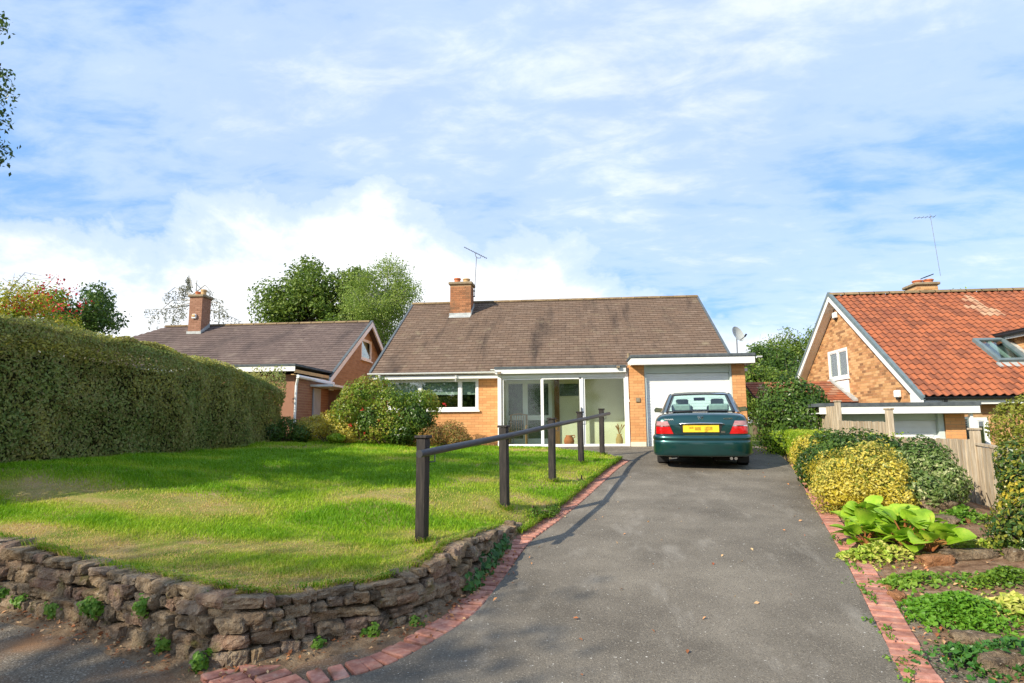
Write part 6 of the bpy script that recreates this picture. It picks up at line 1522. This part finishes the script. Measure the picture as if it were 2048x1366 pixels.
# ivy and weeds on the stone wall, tufts in the joints
def onwall(px, py, Y):  # point at a given depth
    return onY(px, py, Y)
def clump(name, label, P0, spread, n_, size, mat, seed, cat='plant', group=None, asp=0.8, base=None):
    g = np.random.default_rng(seed); P_ = np.concatenate([np.asarray(p_)+g.normal(size=(n_, 3))*spread for p_ in P0])
    N = np.tile(np.array([0.4, -0.75, 0.55]), (len(P_), 1)); N /= np.linalg.norm(N[0])
    t_ = thing(name, np.mean(P0, axis=0)-[0, 0, 0.05], label, cat, group)
    foliage(t_, 'foliage', P_, N, size, mat, seed, asp=asp, flat=0.65)
    m = MB(); c_ = np.mean(P0, axis=0)
    for p_ in P0:
        p_ = np.asarray(p_, float); e = p_+[0.03, -0.02, 0.03]
        m.tube([p_-[0, -0.05, 0.06], e], [0.004, 0.002], 4)
    m.build('stems', M_bark, t_)
    return t_
clump('ivy', 'dark green ivy trailing at the end of the stone wall beside the brick edging', [onY(px_, py_, Y) for px_, py_, Y in ((1000, 1090, 6.55), (990, 1105, 6.35), (980, 1120, 6.15), (965, 1140, 5.85), (950, 1155, 5.6), (935, 1170, 5.4), (1005, 1080, 6.7), (970, 1125, 6.0))], 0.045, 70, 0.055, L_ivy, 201)
for i, (px_, py_, Y, n_, lb) in enumerate(((5, 1190, 4.86, 50, 'green weed in the stone wall at the left edge'), (40, 1203, 4.78, 30, 'tiny weed in the wall near the left edge'), (100, 1222, 4.64, 60, 'leafy weed at the foot of the wall left of the taller weed'), (182, 1215, 4.44, 120, 'bushy weed growing from the wall foot'), (285, 1210, 4.2, 60, 'trailing weed hanging from a wall joint'),
        (320, 1290, 4.13, 35, 'weed at the wall foot near the bend'), (405, 1325, 3.92, 60, 'bright weed at the bend of the stone wall'), (640, 1293, 4.3, 30, 'small weed between wall and brick edging nearest the bend'), (735, 1265, 4.5, 40, 'weed between wall and brick edging beside the dark stones'), (820, 1250, 4.72, 30, 'weed between wall and brick edging under the post'))):
    clump('weed', lb, [onY(px_+random.uniform(-12, 12), py_+random.uniform(-7, 7), Y) for _ in range(3)], 0.022, n_, 0.034, L_weed, 210+i, group='weeds along the stone wall')
# weeds along the right brick edging and the lawn edge
for i, (s_, lb) in enumerate(((1.6, 'weed in the drive edge at the very front right'), (2.25, 'long weed tuft along the right drive edge'), (2.95, 'spreading weed over the right brick edging'), (3.7, 'small weed on the drive beside the right edging'), (4.6, 'thin weed line at the right edging beside the big leaves'))):
    q, u = path_pts(RA, 0.05); k = int(np.searchsorted(u, s_)); c = q[k]
    clump('edge_weed', lb, [(c[0]+0.02+random.uniform(-.03, .05), c[1]+dy_, float(zd(c[1]+dy_))+0.02) for dy_ in (-0.12, 0, 0.12)], np.array([0.02, 0.05, 0.008]), 16, 0.026, L_weed, 230+i, group='weeds along the right edging')
shrub('edge_plant', 'loose leafy plant at the lawn edge below the third post', 'plant', [(-0.32, 8.3, -0.52, 0.12, 0.42, 0.07), (-0.5, 7.9, -0.5, 0.1, 0.2, 0.07)], 900, 0.035, L_mid, 240, zmin=lambda X, Y: zlawn(X, Y)-0.05, rough=0.5)
shrub('edge_plant', 'darker tuft of leaves at the lawn edge further up the slope', 'plant', [(0.10, 10.2, -0.36, 0.12, 0.3, 0.07)], 600, 0.035, L_mid, 241, zmin=lambda X, Y: zlawn(X, Y)-0.05, rough=0.5)
# lone lawn-edge boulder and fallen leaves
c = onY(1020, 1053, 7.25); V, F = stone_np(0.075, 0.07, 0.07, 3100, 6, 5, 5, 0.25, 3.5); t = link('boulder', fast_mesh('boulder', V, F, smooth=True), M_rock, None, c); tag(t, 'single rounded grey stone at the end of the stone wall', 'stone')
g_ = np.random.default_rng(23); P = []
q, u = path_pts(WALLB, 0.02)
for k in range(900):
    i = g_.integers(60, len(q)-40); t_ = q[i+1]-q[i]; t_ /= np.linalg.norm(t_); nn_ = np.array([t_[1], -t_[0]]); o_ = abs(g_.normal())*0.13+0.01
    p_ = q[i]+nn_*o_; P.append((p_[0], p_[1], float(zd(p_[1]))+0.012+g_.random()*0.012))
for k in range(500):
    Y = g_.uniform(4, 9.5); X = float(xbed(Y))+abs(g_.normal())*0.5; P.append((X, Y, float(zbed(np.array(X), np.array(Y)))+0.02))
for k in range(60):
    Y = g_.uniform(4, 14); X = g_.uniform(float(xL(Y)), float(xR(Y))); P.append((X, Y, float(zd(Y))+0.02))
P = np.array(P); N = np.tile([0, 0, 1.0], (len(P), 1))+g_.normal(size=(len(P), 3))*0.3; N /= np.linalg.norm(N, axis=1)[:, None]
V, F = leaf_np(P, N, 0.034, 0.6, 24, flat=0.85)
tag(link_np('fallen_leaves', V, F, L_fall, None, g_.random(len(P))), 'scattered brown fallen leaves along the wall foot and bed', 'leaves', kind='stuff')

# woodland across the road behind the viewer, seen in the window reflections
g_ = np.random.default_rng(77); P = []
for k in range(9):
    cx_, cy_, h_ = -22+5.5*k+g_.normal()*1.2, -17+g_.normal()*2.5, g_.uniform(4.0, 6.5)
    for q in range(30):
        d_ = g_.normal(size=3); d_ /= np.linalg.norm(d_); c_ = np.array([cx_, cy_, h_*0.55])+d_*[2.6, 2.2, h_*0.55]*g_.uniform(0.5, 1)
        P.append(c_+g_.normal(size=(70, 3))*0.45)
P = np.concatenate(P); N = g_.normal(size=P.shape); N /= np.linalg.norm(N, axis=1)[:, None]
V, F = leaf_np(P, N, 0.42, 0.7, 78)
tag(link_np('woodland', V, F, L_oak, None, g_.random(len(P))), 'mass of trees across the road mirrored in the porch glass', 'woodland', kind='stuff')

# ================================================================== THE CAR (local axes: x right, y forward, z up, origin under the rear bumper)
M_paint = mk('dark_green_metallic_paint', [lin((14, 62, 62)), lin((18, 70, 68))], 3, 3, 0.28, 0.5, metal=0.55, coat=1.0)
M_tyre = mk('tyre_rubber', [lin((26, 26, 26)), lin((38, 37, 36))], 20, 4, 0.85, 0.2)
M_rim = mk('alloy_rim', [lin((150, 152, 154)), lin((170, 172, 174))], 6, 3, 0.35, 0.5, metal=0.8)
M_chrome = mk('chrome', [lin((214, 214, 212))], rough=0.12, metal=1.0)
M_lred = mk('red_lamp_lens', [lin((176, 8, 16)), lin((206, 18, 24))], 10, 3, 0.15, 0.6, coat=0.8)
M_lclear = mk('pink_clear_lamp_lens', [lin((156, 92, 92)), lin((190, 150, 146))], 40, 3, 0.15, 0.6, coat=0.8, stretch=(0.2, 0.2, 3))
M_plate = mk('yellow_plate', [lin((238, 200, 44)), lin((242, 208, 56))], 8, 3, 0.45, 0.4, over=[(lin((146, 112, 34)), 9, 0.58, 0.74, (1, 1, 0.6))])
M_trim = mk('black_trim', [lin((24, 24, 25)), lin((34, 34, 35))], 6, 3, 0.5, 0.4)
M_seat = mk('grey_seat_cloth', [lin((126, 138, 128)), lin((146, 158, 146))], 20, 4, 0.9, 0.1)
M_under = mk('dark_underbody', [lin((24, 22, 20)), lin((36, 33, 30))], 9, 4, 0.9, 0.1)
G_car = glassmat('tinted_car_glass', (0.80, 0.96, 0.93), 0.0)
car = thing('parked_car', (0, 0, 0), 'dark green saloon car parked nose-in before the white garage door', 'car')
stn = [(0.0, 0.56, 0.42, 0.80), (0.018, 0.70, 0.36, 0.90), (0.05, 0.785, 0.32, 0.985), (0.10, 0.825, 0.29, 1.028), (0.2, 0.850, 0.27, 1.045), (0.4, 0.864, 0.25, 1.055), (0.7, 0.872, 0.24, 1.05), (1.2, 0.875, 0.23, 1.02), (2.2, 0.875, 0.22, 0.995), (3.2, 0.872, 0.22, 0.975),
       (3.7, 0.858, 0.24, 0.91), (4.1, 0.825, 0.26, 0.83), (4.4, 0.74, 0.29, 0.75), (4.52, 0.62, 0.34, 0.66), (4.56, 0.45, 0.40, 0.58)]
fr_ = [(0.0, 0.0), (0.80, 0.0), (0.95, 0.05), (0.995, 0.18), (1.0, 0.38), (0.995, 0.58), (0.975, 0.76), (0.945, 0.88), (0.86, 0.965), (0.60, 0.992), (0.0, 1.0)]
rows = []
for y, hw, zb_, zt_ in stn:
    half = [(fx_*hw, zb_+(zt_-zb_)*fz_) for fx_, fz_ in fr_]
    ring = [(x, y, z) for x, z in half]+[(-x, y, z) for x, z in half[-2:0:-1]]
    rows.append(ring)
m = MB(); nR = len(rows[0]); vs = [p for r in rows for p in r]; fs = []
for i in range(len(rows)-1):
    for j in range(nR): fs.append((i*nR+j, i*nR+(j+1) % nR, (i+1)*nR+(j+1) % nR, (i+1)*nR+j))
fs += [tuple(range(nR-1, -1, -1)), tuple(range((len(rows)-1)*nR, len(rows)*nR))]
m.add(vs, fs); body = m.build('body', M_paint, car, smooth=True, fix=True, org=np.zeros(3)); smoothmod(body, 2)
cut = []
for yy in (1.02, 3.70):
    for sx_ in (-1, 1):
        q = MB().lathe([(0.345, sx_*0.55), (0.345, sx_*1.0)], (0, yy, 0.31), 28, axis='x'); me = q.mesh('cutter', np.zeros(3)); bm = bmesh.new(); bm.from_mesh(me); bmesh.ops.recalc_face_normals(bm, faces=bm.faces); bm.to_mesh(me); bm.free()
        co = bpy.data.objects.new('cutter', me); COL.objects.link(co); cut.append(co)
        md = body.modifiers.new('arch', 'BOOLEAN'); md.operation = 'DIFFERENCE'; md.object = co; md.solver = 'EXACT'
dg = bpy.context.evaluated_depsgraph_get()
me2 = bpy.data.meshes.new_from_object(body.evaluated_get(dg)); body.modifiers.clear(); body.data = me2
for co in cut: bpy.data.objects.remove(co)
me2.polygons.foreach_set('use_smooth', [True]*len(me2.polygons))
bvh = BVHTree.FromPolygons([v.co.copy() for v in me2.vertices], [tuple(p.vertices) for p in me2.polygons])
def rear_y(x, z):
    h = bvh.ray_cast(Vector((x, -1, z)), Vector((0, 1, 0)))
    return h[0].y if h[0] is not None and h[0].y < 0.8 else 0.3
def patch_rear(poly, off=0.008, thick=0.02, nu=10, nv=6):
    """quad (bottom outer, bottom inner, top inner, top outer) in rear view laid on the body"""
    a, b, c, d = [np.array(p, float) for p in poly]; P0 = np.zeros((nv, nu, 3)); m_ = MB()
    for i in range(nv):
        for j in range(nu):
            u, v_ = j/(nu-1), i/(nv-1); q = (a*(1-u)+b*u)*(1-v_)+(d*(1-u)+c*u)*v_
            P0[i, j] = (q[0], rear_y(q[0], q[1])-off, q[1])
    m_.grid(P0); P1 = P0.copy(); P1[..., 1] += thick
    for ea, eb in ((P0[0], P1[0]), (P0[-1], P1[-1]), (P0[:, 0], P1[:, 0]), (P0[:, -1], P1[:, -1])): m_.grid([ea, eb])
    return m_
for s_ in (-1, 1):
    o = patch_rear([(s_*0.838, 0.672), (s_*0.49, 0.672), (s_*0.548, 0.806), (s_*0.835, 0.806)]).build('tail_light', M_lred, car, fix=True)
    patch_rear([(s_*0.834, 0.822), (s_*0.553, 0.822), (s_*0.590, 0.905), (s_*0.80, 0.900)]).build('indicator_lens', M_lclear, o, fix=True)
    patch_rear([(s_*0.836, 0.807), (s_*0.548, 0.807), (s_*0.552, 0.821), (s_*0.835, 0.821)], 0.011, 0.02, 10, 2).build('lens_strip', M_chrome, o, fix=True)
yb_ = -0.03
pl_y = [rear_y(x, 0.76) for x in (-0.3, 0, 0.3)]; py0 = min(pl_y)-0.012
MB().prism([(-0.375, py0+0.004, 0.838), (0.375, py0+0.004, 0.838), (0.335, py0+0.004, 0.69), (-0.335, py0+0.004, 0.69)], (0, 0.05, 0)).build('plate_recess', M_trim, car, fix=True)
np_ = MB().cbox((-0.315, py0-0.006, 0.702), (0.315, py0+0.003, 0.826), 0.002).build('number_plate', M_plate, car)
for (a_, b_, z0_, z1_) in ((-0.11, 0.0, 0.735, 0.795), (0.06, 0.20, 0.735, 0.80), (-0.2, -0.13, 0.765, 0.80)):
    MB().box((a_, py0-0.0075, z0_), (b_, py0-0.0062, z1_)).build('blurred_character', mk('faded_plate_ink', [lin((204, 166, 46)), lin((168, 132, 44)), lin((226, 188, 52))], 14, 4, 0.6, 0.2), np_)
MB().tube([(-0.40, py0-0.004, 0.842), (-0.36, py0-0.018, 0.858), (0, py0-0.03, 0.866), (0.36, py0-0.018, 0.858), (0.40, py0-0.004, 0.842)], [0.009, 0.014, 0.016, 0.014, 0.009], 8).build('chrome_bar', M_chrome, car, smooth=True)
# boot shut lines
def line_rear(pts, r=0.004, off=0.0):
    P = []
    for (x0_, z0_), (x1_, z1_) in zip(pts[:-1], pts[1:]):
        for u in np.linspace(0, 1, 8, endpoint=False): x_, z_ = x0_+(x1_-x0_)*u, z0_+(z1_-z0_)*u; P.append((x_, rear_y(x_, z_)-off, z_))
    x_, z_ = pts[-1]; P.append((x_, rear_y(x_, z_)-off, z_)); return MB().tube(P, r, 5)
for s_ in (-1, 1): line_rear([(s_*0.482, 0.668), (s_*0.545, 0.82), (s_*0.60, 0.925), (s_*0.68, 0.985)]).build('boot_seam', M_trim, car)
line_rear([(-0.482, 0.668), (0.482, 0.668)], 0.005).build('boot_seam', M_trim, car)
# emblem and lettering
ez = 0.955; ey = rear_y(0, ez)-0.006
m = MB(); m.tube([(-0.045, ey, ez+0.036), (0.045, ey, ez+0.036), (0.036, ey, ez-0.036), (-0.036, ey, ez-0.036), (-0.045, ey, ez+0.036)], 0.005, 6)
m.tube([(-0.022, ey, ez+0.026), (-0.017, ey, ez), (-0.017, ey, ez-0.026)], 0.005, 6).tube([(0.022, ey, ez+0.026), (0.017, ey, ez), (0.017, ey, ez-0.026)], 0.005, 6).tube([(-0.017, ey, ez), (0.017, ey, ez)], 0.005, 6); m.build('emblem', M_chrome, car)
def text_mesh(txt, size, name, loc, parent, mat):
    cu = bpy.data.curves.new(name, 'FONT'); cu.body = txt; cu.size = size; cu.extrude = 0.002; cu.align_x = 'CENTER'; cu.offset = 0.0009
    to = bpy.data.objects.new(name+'_src', cu); COL.objects.link(to); bpy.context.view_layer.update()
    me = bpy.data.meshes.new_from_object(to.evaluated_get(bpy.context.evaluated_depsgraph_get())); bpy.data.objects.remove(to)
    me.materials.clear(); o = link(name, me, mat, parent, loc); o.rotation_euler = (math.pi/2, 0, 0); return o
tz = 0.932
text_mesh('ACCORD', 0.036, 'lettering', (0.475, rear_y(0.475, tz)-0.012, tz), car, M_chrome)
m = MB(); P = [(-0.64+0.010*k, rear_y(-0.6, 0.935)-0.012-0.012*(1-abs(k-8)/8.0), 0.935+0.011*math.sin(k*1.9)+0.003*math.sin(k*4.1)) for k in range(17)]
m.tube(P, 0.0042, 5); m.build('script_sticker', M_white, car)
m = MB()
for r_, c_ in ((0, 4), (1, 4)):
    for k in range(c_): m.box((0.345+k*0.019, rear_y(0.37, 0.70)-0.012, 0.688+r_*0.02), (0.345+k*0.019+0.013, rear_y(0.37, 0.70)-0.006, 0.688+r_*0.02+0.014))
tag(m.build('model_badge', M_chrome, car), kind='stuff')
MB().lathe([(0.011, -0.004), (0.011, 0.004)], (0.40, rear_y(0.40, 0.845)-0.006, 0.845), 12, 'y').build('boot_lock', M_chrome, car)
# bumper
plan = [(-0.884, 0.62), (-0.886, 0.40), (-0.880, 0.22), (-0.855, 0.09), (-0.79, 0.0), (-0.66, -0.045), (-0.4, -0.075), (0, -0.085)]; plan = np.array(plan+[(-x, y) for x, y in plan[-2::-1]])
tn = np.gradient(plan, axis=0); tn /= np.linalg.norm(tn, axis=1)[:, None]; nrm2 = np.stack([tn[:, 1], -tn[:, 0]], -1)
sec = [(-0.05, 0.265), (-0.015, 0.275), (0.0, 0.31), (0.004, 0.42), (0.004, 0.535), (-0.010, 0.548), (-0.010, 0.558), (0.006, 0.572), (0.004, 0.615), (-0.015, 0.648), (-0.06, 0.660), (-0.12, 0.662)]
m = MB(); m.grid([[(plan[k, 0]+nrm2[k, 0]*o_, plan[k, 1]+nrm2[k, 1]*o_, z_) for k in range(len(plan))] for o_, z_ in sec]); bp = m.build('rear_bumper', M_paint, car, smooth=True, fix=True); smoothmod(bp, 1)
MB().box((-0.70, 0.05, 0.24), (0.70, 4.3, 0.30)).build('underbody', M_under, car)
# wheels
for yy in (1.02, 3.70):
    for sx_ in (-1, 1):
        c = (sx_*0.745, yy, 0.30)
        ty = MB().lathe([(0.20, -0.09), (0.275, -0.098), (0.298, -0.075), (0.302, 0.0), (0.298, 0.075), (0.275, 0.098), (0.20, 0.09)], c, 32, 'x').build('wheel', M_tyre, car, smooth=True)
        q = MB().lathe([(0.0, sx_*0.05), (0.05, sx_*0.06), (0.06, sx_*0.045), (0.17, sx_*0.05), (0.205, sx_*0.085), (0.21, sx_*0.06), (0.2, 0)], c, 24, 'x'); q.build('rim', M_rim, ty, smooth=True)
        for k in range(7):
            w_ = 2*math.pi*k/7; m = MB(); d_ = np.array([0, math.cos(w_), math.sin(w_)]); n_ = np.array([0, -math.sin(w_), math.cos(w_)])
            m.obox(np.array(c)+d_*0.12+[sx_*0.065, 0, 0], d_*0.08, n_*0.018, np.array([0.01, 0, 0])); m.build('spoke', M_rim, ty, fix=True)
for sx_ in (-1, 1): MB().box((sx_*0.74-0.1, 0.62, 0.10), (sx_*0.74+0.1, 0.63, 0.34)).build('mud_flap', M_trim, car)
for k in (0, 1):
    MB().lathe([(0.024, -0.02), (0.027, -0.02), (0.027, 0.25), (0.018, 0.25), (0.018, -0.015)], (0.50+k*0.075, 0.0, 0.235), 14, 'y').build('exhaust_tip', M_chrome, car)
MB().tube([(0.2, 0.2, 0.26), (0.6, 0.25, 0.26)], 0.08, 12).build('silencer', M_under, car); MB().tube([(-0.55, 0.05, 0.22), (-0.45, 0.02, 0.23), (-0.42, 0.05, 0.25)], 0.012, 6).build('towing_eye', M_metal, car)
# cabin
def bil(a, b, c, d, nu, nv, bulge=(0, 0, 0)):
    a, b, c, d, bu = map(lambda q: np.asarray(q, float), (a, b, c, d, bulge)); P = np.zeros((nv, nu, 3))
    for i in range(nv):
        for j in range(nu):
            u, v_ = j/(nu-1), i/(nv-1); P[i, j] = (a*(1-u)+b*u)*(1-v_)+(d*(1-u)+c*u)*v_+bu*(1-(2*u-1)**2)
    return P
rgl = bil((-0.63, 0.62, 1.055), (0.63, 0.62, 1.055), (0.53, 1.30, 1.375), (-0.53, 1.30, 1.375), 13, 6, (0, -0.10, 0.018))
MB().grid(rgl).build('rear_window', G_car, car, smooth=True)
wsh = bil((0.71, 3.28, 0.985), (-0.71, 3.28, 0.985), (-0.54, 2.45, 1.38), (0.54, 2.45, 1.38), 13, 6, (0, 0.14, 0.02)); MB().grid(wsh).build('windscreen', G_car, car, smooth=True)
cab = MB()
nx_ = 13; P = np.zeros((7, nx_, 3))
for i, (y, hw, zt_) in enumerate(((1.30, 0.55, 1.378), (1.42, 0.575, 1.405), (1.6, 0.59, 1.425), (1.9, 0.595, 1.435), (2.2, 0.59, 1.43), (2.36, 0.575, 1.412), (2.45, 0.56, 1.385))):
    for j in range(nx_):
        v_ = 2*j/(nx_-1)-1; P[i, j] = (v_*hw, y+(-0.10 if i == 0 else -0.06 if i == 1 else 0.14 if i == 6 else 0.08 if i == 5 else 0)*(1-v_*v_), zt_+0.018*(1-v_*v_)-0.03*max(0, abs(v_)-0.86)/0.14)
cab.grid(P)
for s_ in (-1, 1):
    cab.grid(bil((s_*0.63, 0.62, 1.05), (s_*0.785, 1.18, 1.0), (s_*0.592, 1.62, 1.395), (s_*0.53, 1.30, 1.376), 6, 7, (s_*0.045, 0, 0.012)))       # rear quarter pillar
    cab.grid(bil((s_*0.79, 0.42, 1.035), (s_*0.80, 1.2, 0.985), (s_*0.785, 1.18, 1.005), (s_*0.63, 0.62, 1.052), 5, 3))
    cab.tube([(s_*0.582, 1.5, 1.375), (s_*0.595, 1.9, 1.402), (s_*0.59, 2.2, 1.398), (s_*0.55, 2.46, 1.375), (s_*0.74, 3.30, 0.975)], [0.016, 0.022, 0.022, 0.022, 0.03], 8)
cb = cab.build('cabin_shell', M_paint, car, smooth=True)
for s_ in (-1, 1):
    MB().grid(bil((s_*0.785, 1.2, 1.0), (s_*0.785, 2.0, 0.99), (s_*0.60, 2.0, 1.39), (s_*0.595, 1.62, 1.39), 6, 5, (s_*0.02, 0, 0))).build('side_window', G_car, car, smooth=True)
    MB().grid(bil((s_*0.785, 2.06, 0.99), (s_*0.75, 3.2, 0.98), (s_*0.565, 2.44, 1.375), (s_*0.60, 2.06, 1.39), 6, 5, (s_*0.02, 0, 0))).build('side_window', G_car, car, smooth=True)
    MB().tube([(s_*0.785, 2.03, 0.98), (s_*0.60, 2.03, 1.39)], 0.028, 6).build('door_pillar', M_trim, car)
    mr = MB().hull([(s_*(0.83+dx), 2.86+dy, 1.0+dz_) for dx, dy, dz_ in ((0, -0.03, 0.0), (0, 0.04, 0.0), (0.17, -0.03, 0.01), (0.16, 0.05, 0.02), (0, -0.03, 0.10), (0, 0.03, 0.10), (0.15, -0.03, 0.115), (0.13, 0.04, 0.10), (0.185, -0.02, 0.06))]).build('door_mirror', M_paint, car, fix=True)
    MB().box((s_*0.915-0.07, 2.822, 1.018), (s_*0.915+0.07, 2.828, 1.098)).build('mirror_glass', M_chrome, mr)
# black surround of the rear window, interior
ed = [rgl[0, j] for j in range(13)]+[rgl[i, -1] for i in range(1, 6)]+[rgl[-1, j] for j in range(11, -1, -1)]+[rgl[i, 0] for i in range(4, -1, -1)]
MB().tube(ed, 0.013, 5).build('window_seal', M_trim, car)
MB().prism([(-0.60, 0.64, 1.054), (0.60, 0.64, 1.054), (0.62, 1.15, 1.062), (-0.62, 1.15, 1.062)], (0, 0, 0.006)).build('parcel_shelf', M_under, car, fix=True)
MB().prism([(-0.62, 1.16, 1.045), (0.62, 1.16, 1.045), (0.66, 3.1, 1.01), (-0.66, 3.1, 1.01)], (0, 0, 0.012)).build('cabin_floor', M_seat, car, fix=True)
for s_ in (-1, 1):
    sb = MB().cbox((s_*0.36-0.22, 1.95, 1.0), (s_*0.36+0.22, 2.08, 1.16), 0.05).build('front_seat', M_seat, car)
    MB().cbox((s_*0.36-0.13, 1.96, 1.17), (s_*0.36+0.13, 2.06, 1.30), 0.04).build('headrest', M_seat, sb)
    MB().cbox((s_*0.36-0.19, 1.05, 1.06), (s_*0.36+0.19, 1.17, 1.20), 0.05).build('rear_headrest', M_seat, car)
MB().cbox((-0.12, 2.55, 1.26), (0.12, 2.58, 1.33), 0.02).build('rear_view_mirror', M_trim, car)
MB().cbox((-0.14, 0.72, 1.062), (0.14, 0.80, 1.10), 0.01).build('brake_light', M_trim, car)
rc = onY(1403, 880, 11.62)
car.location = (rc[0], 11.62, float(zd(12.4))-0.058)
car.rotation_euler = (rad(2.3), 0, rad(-11.2))
WO[car.name] = np.array(car.location)
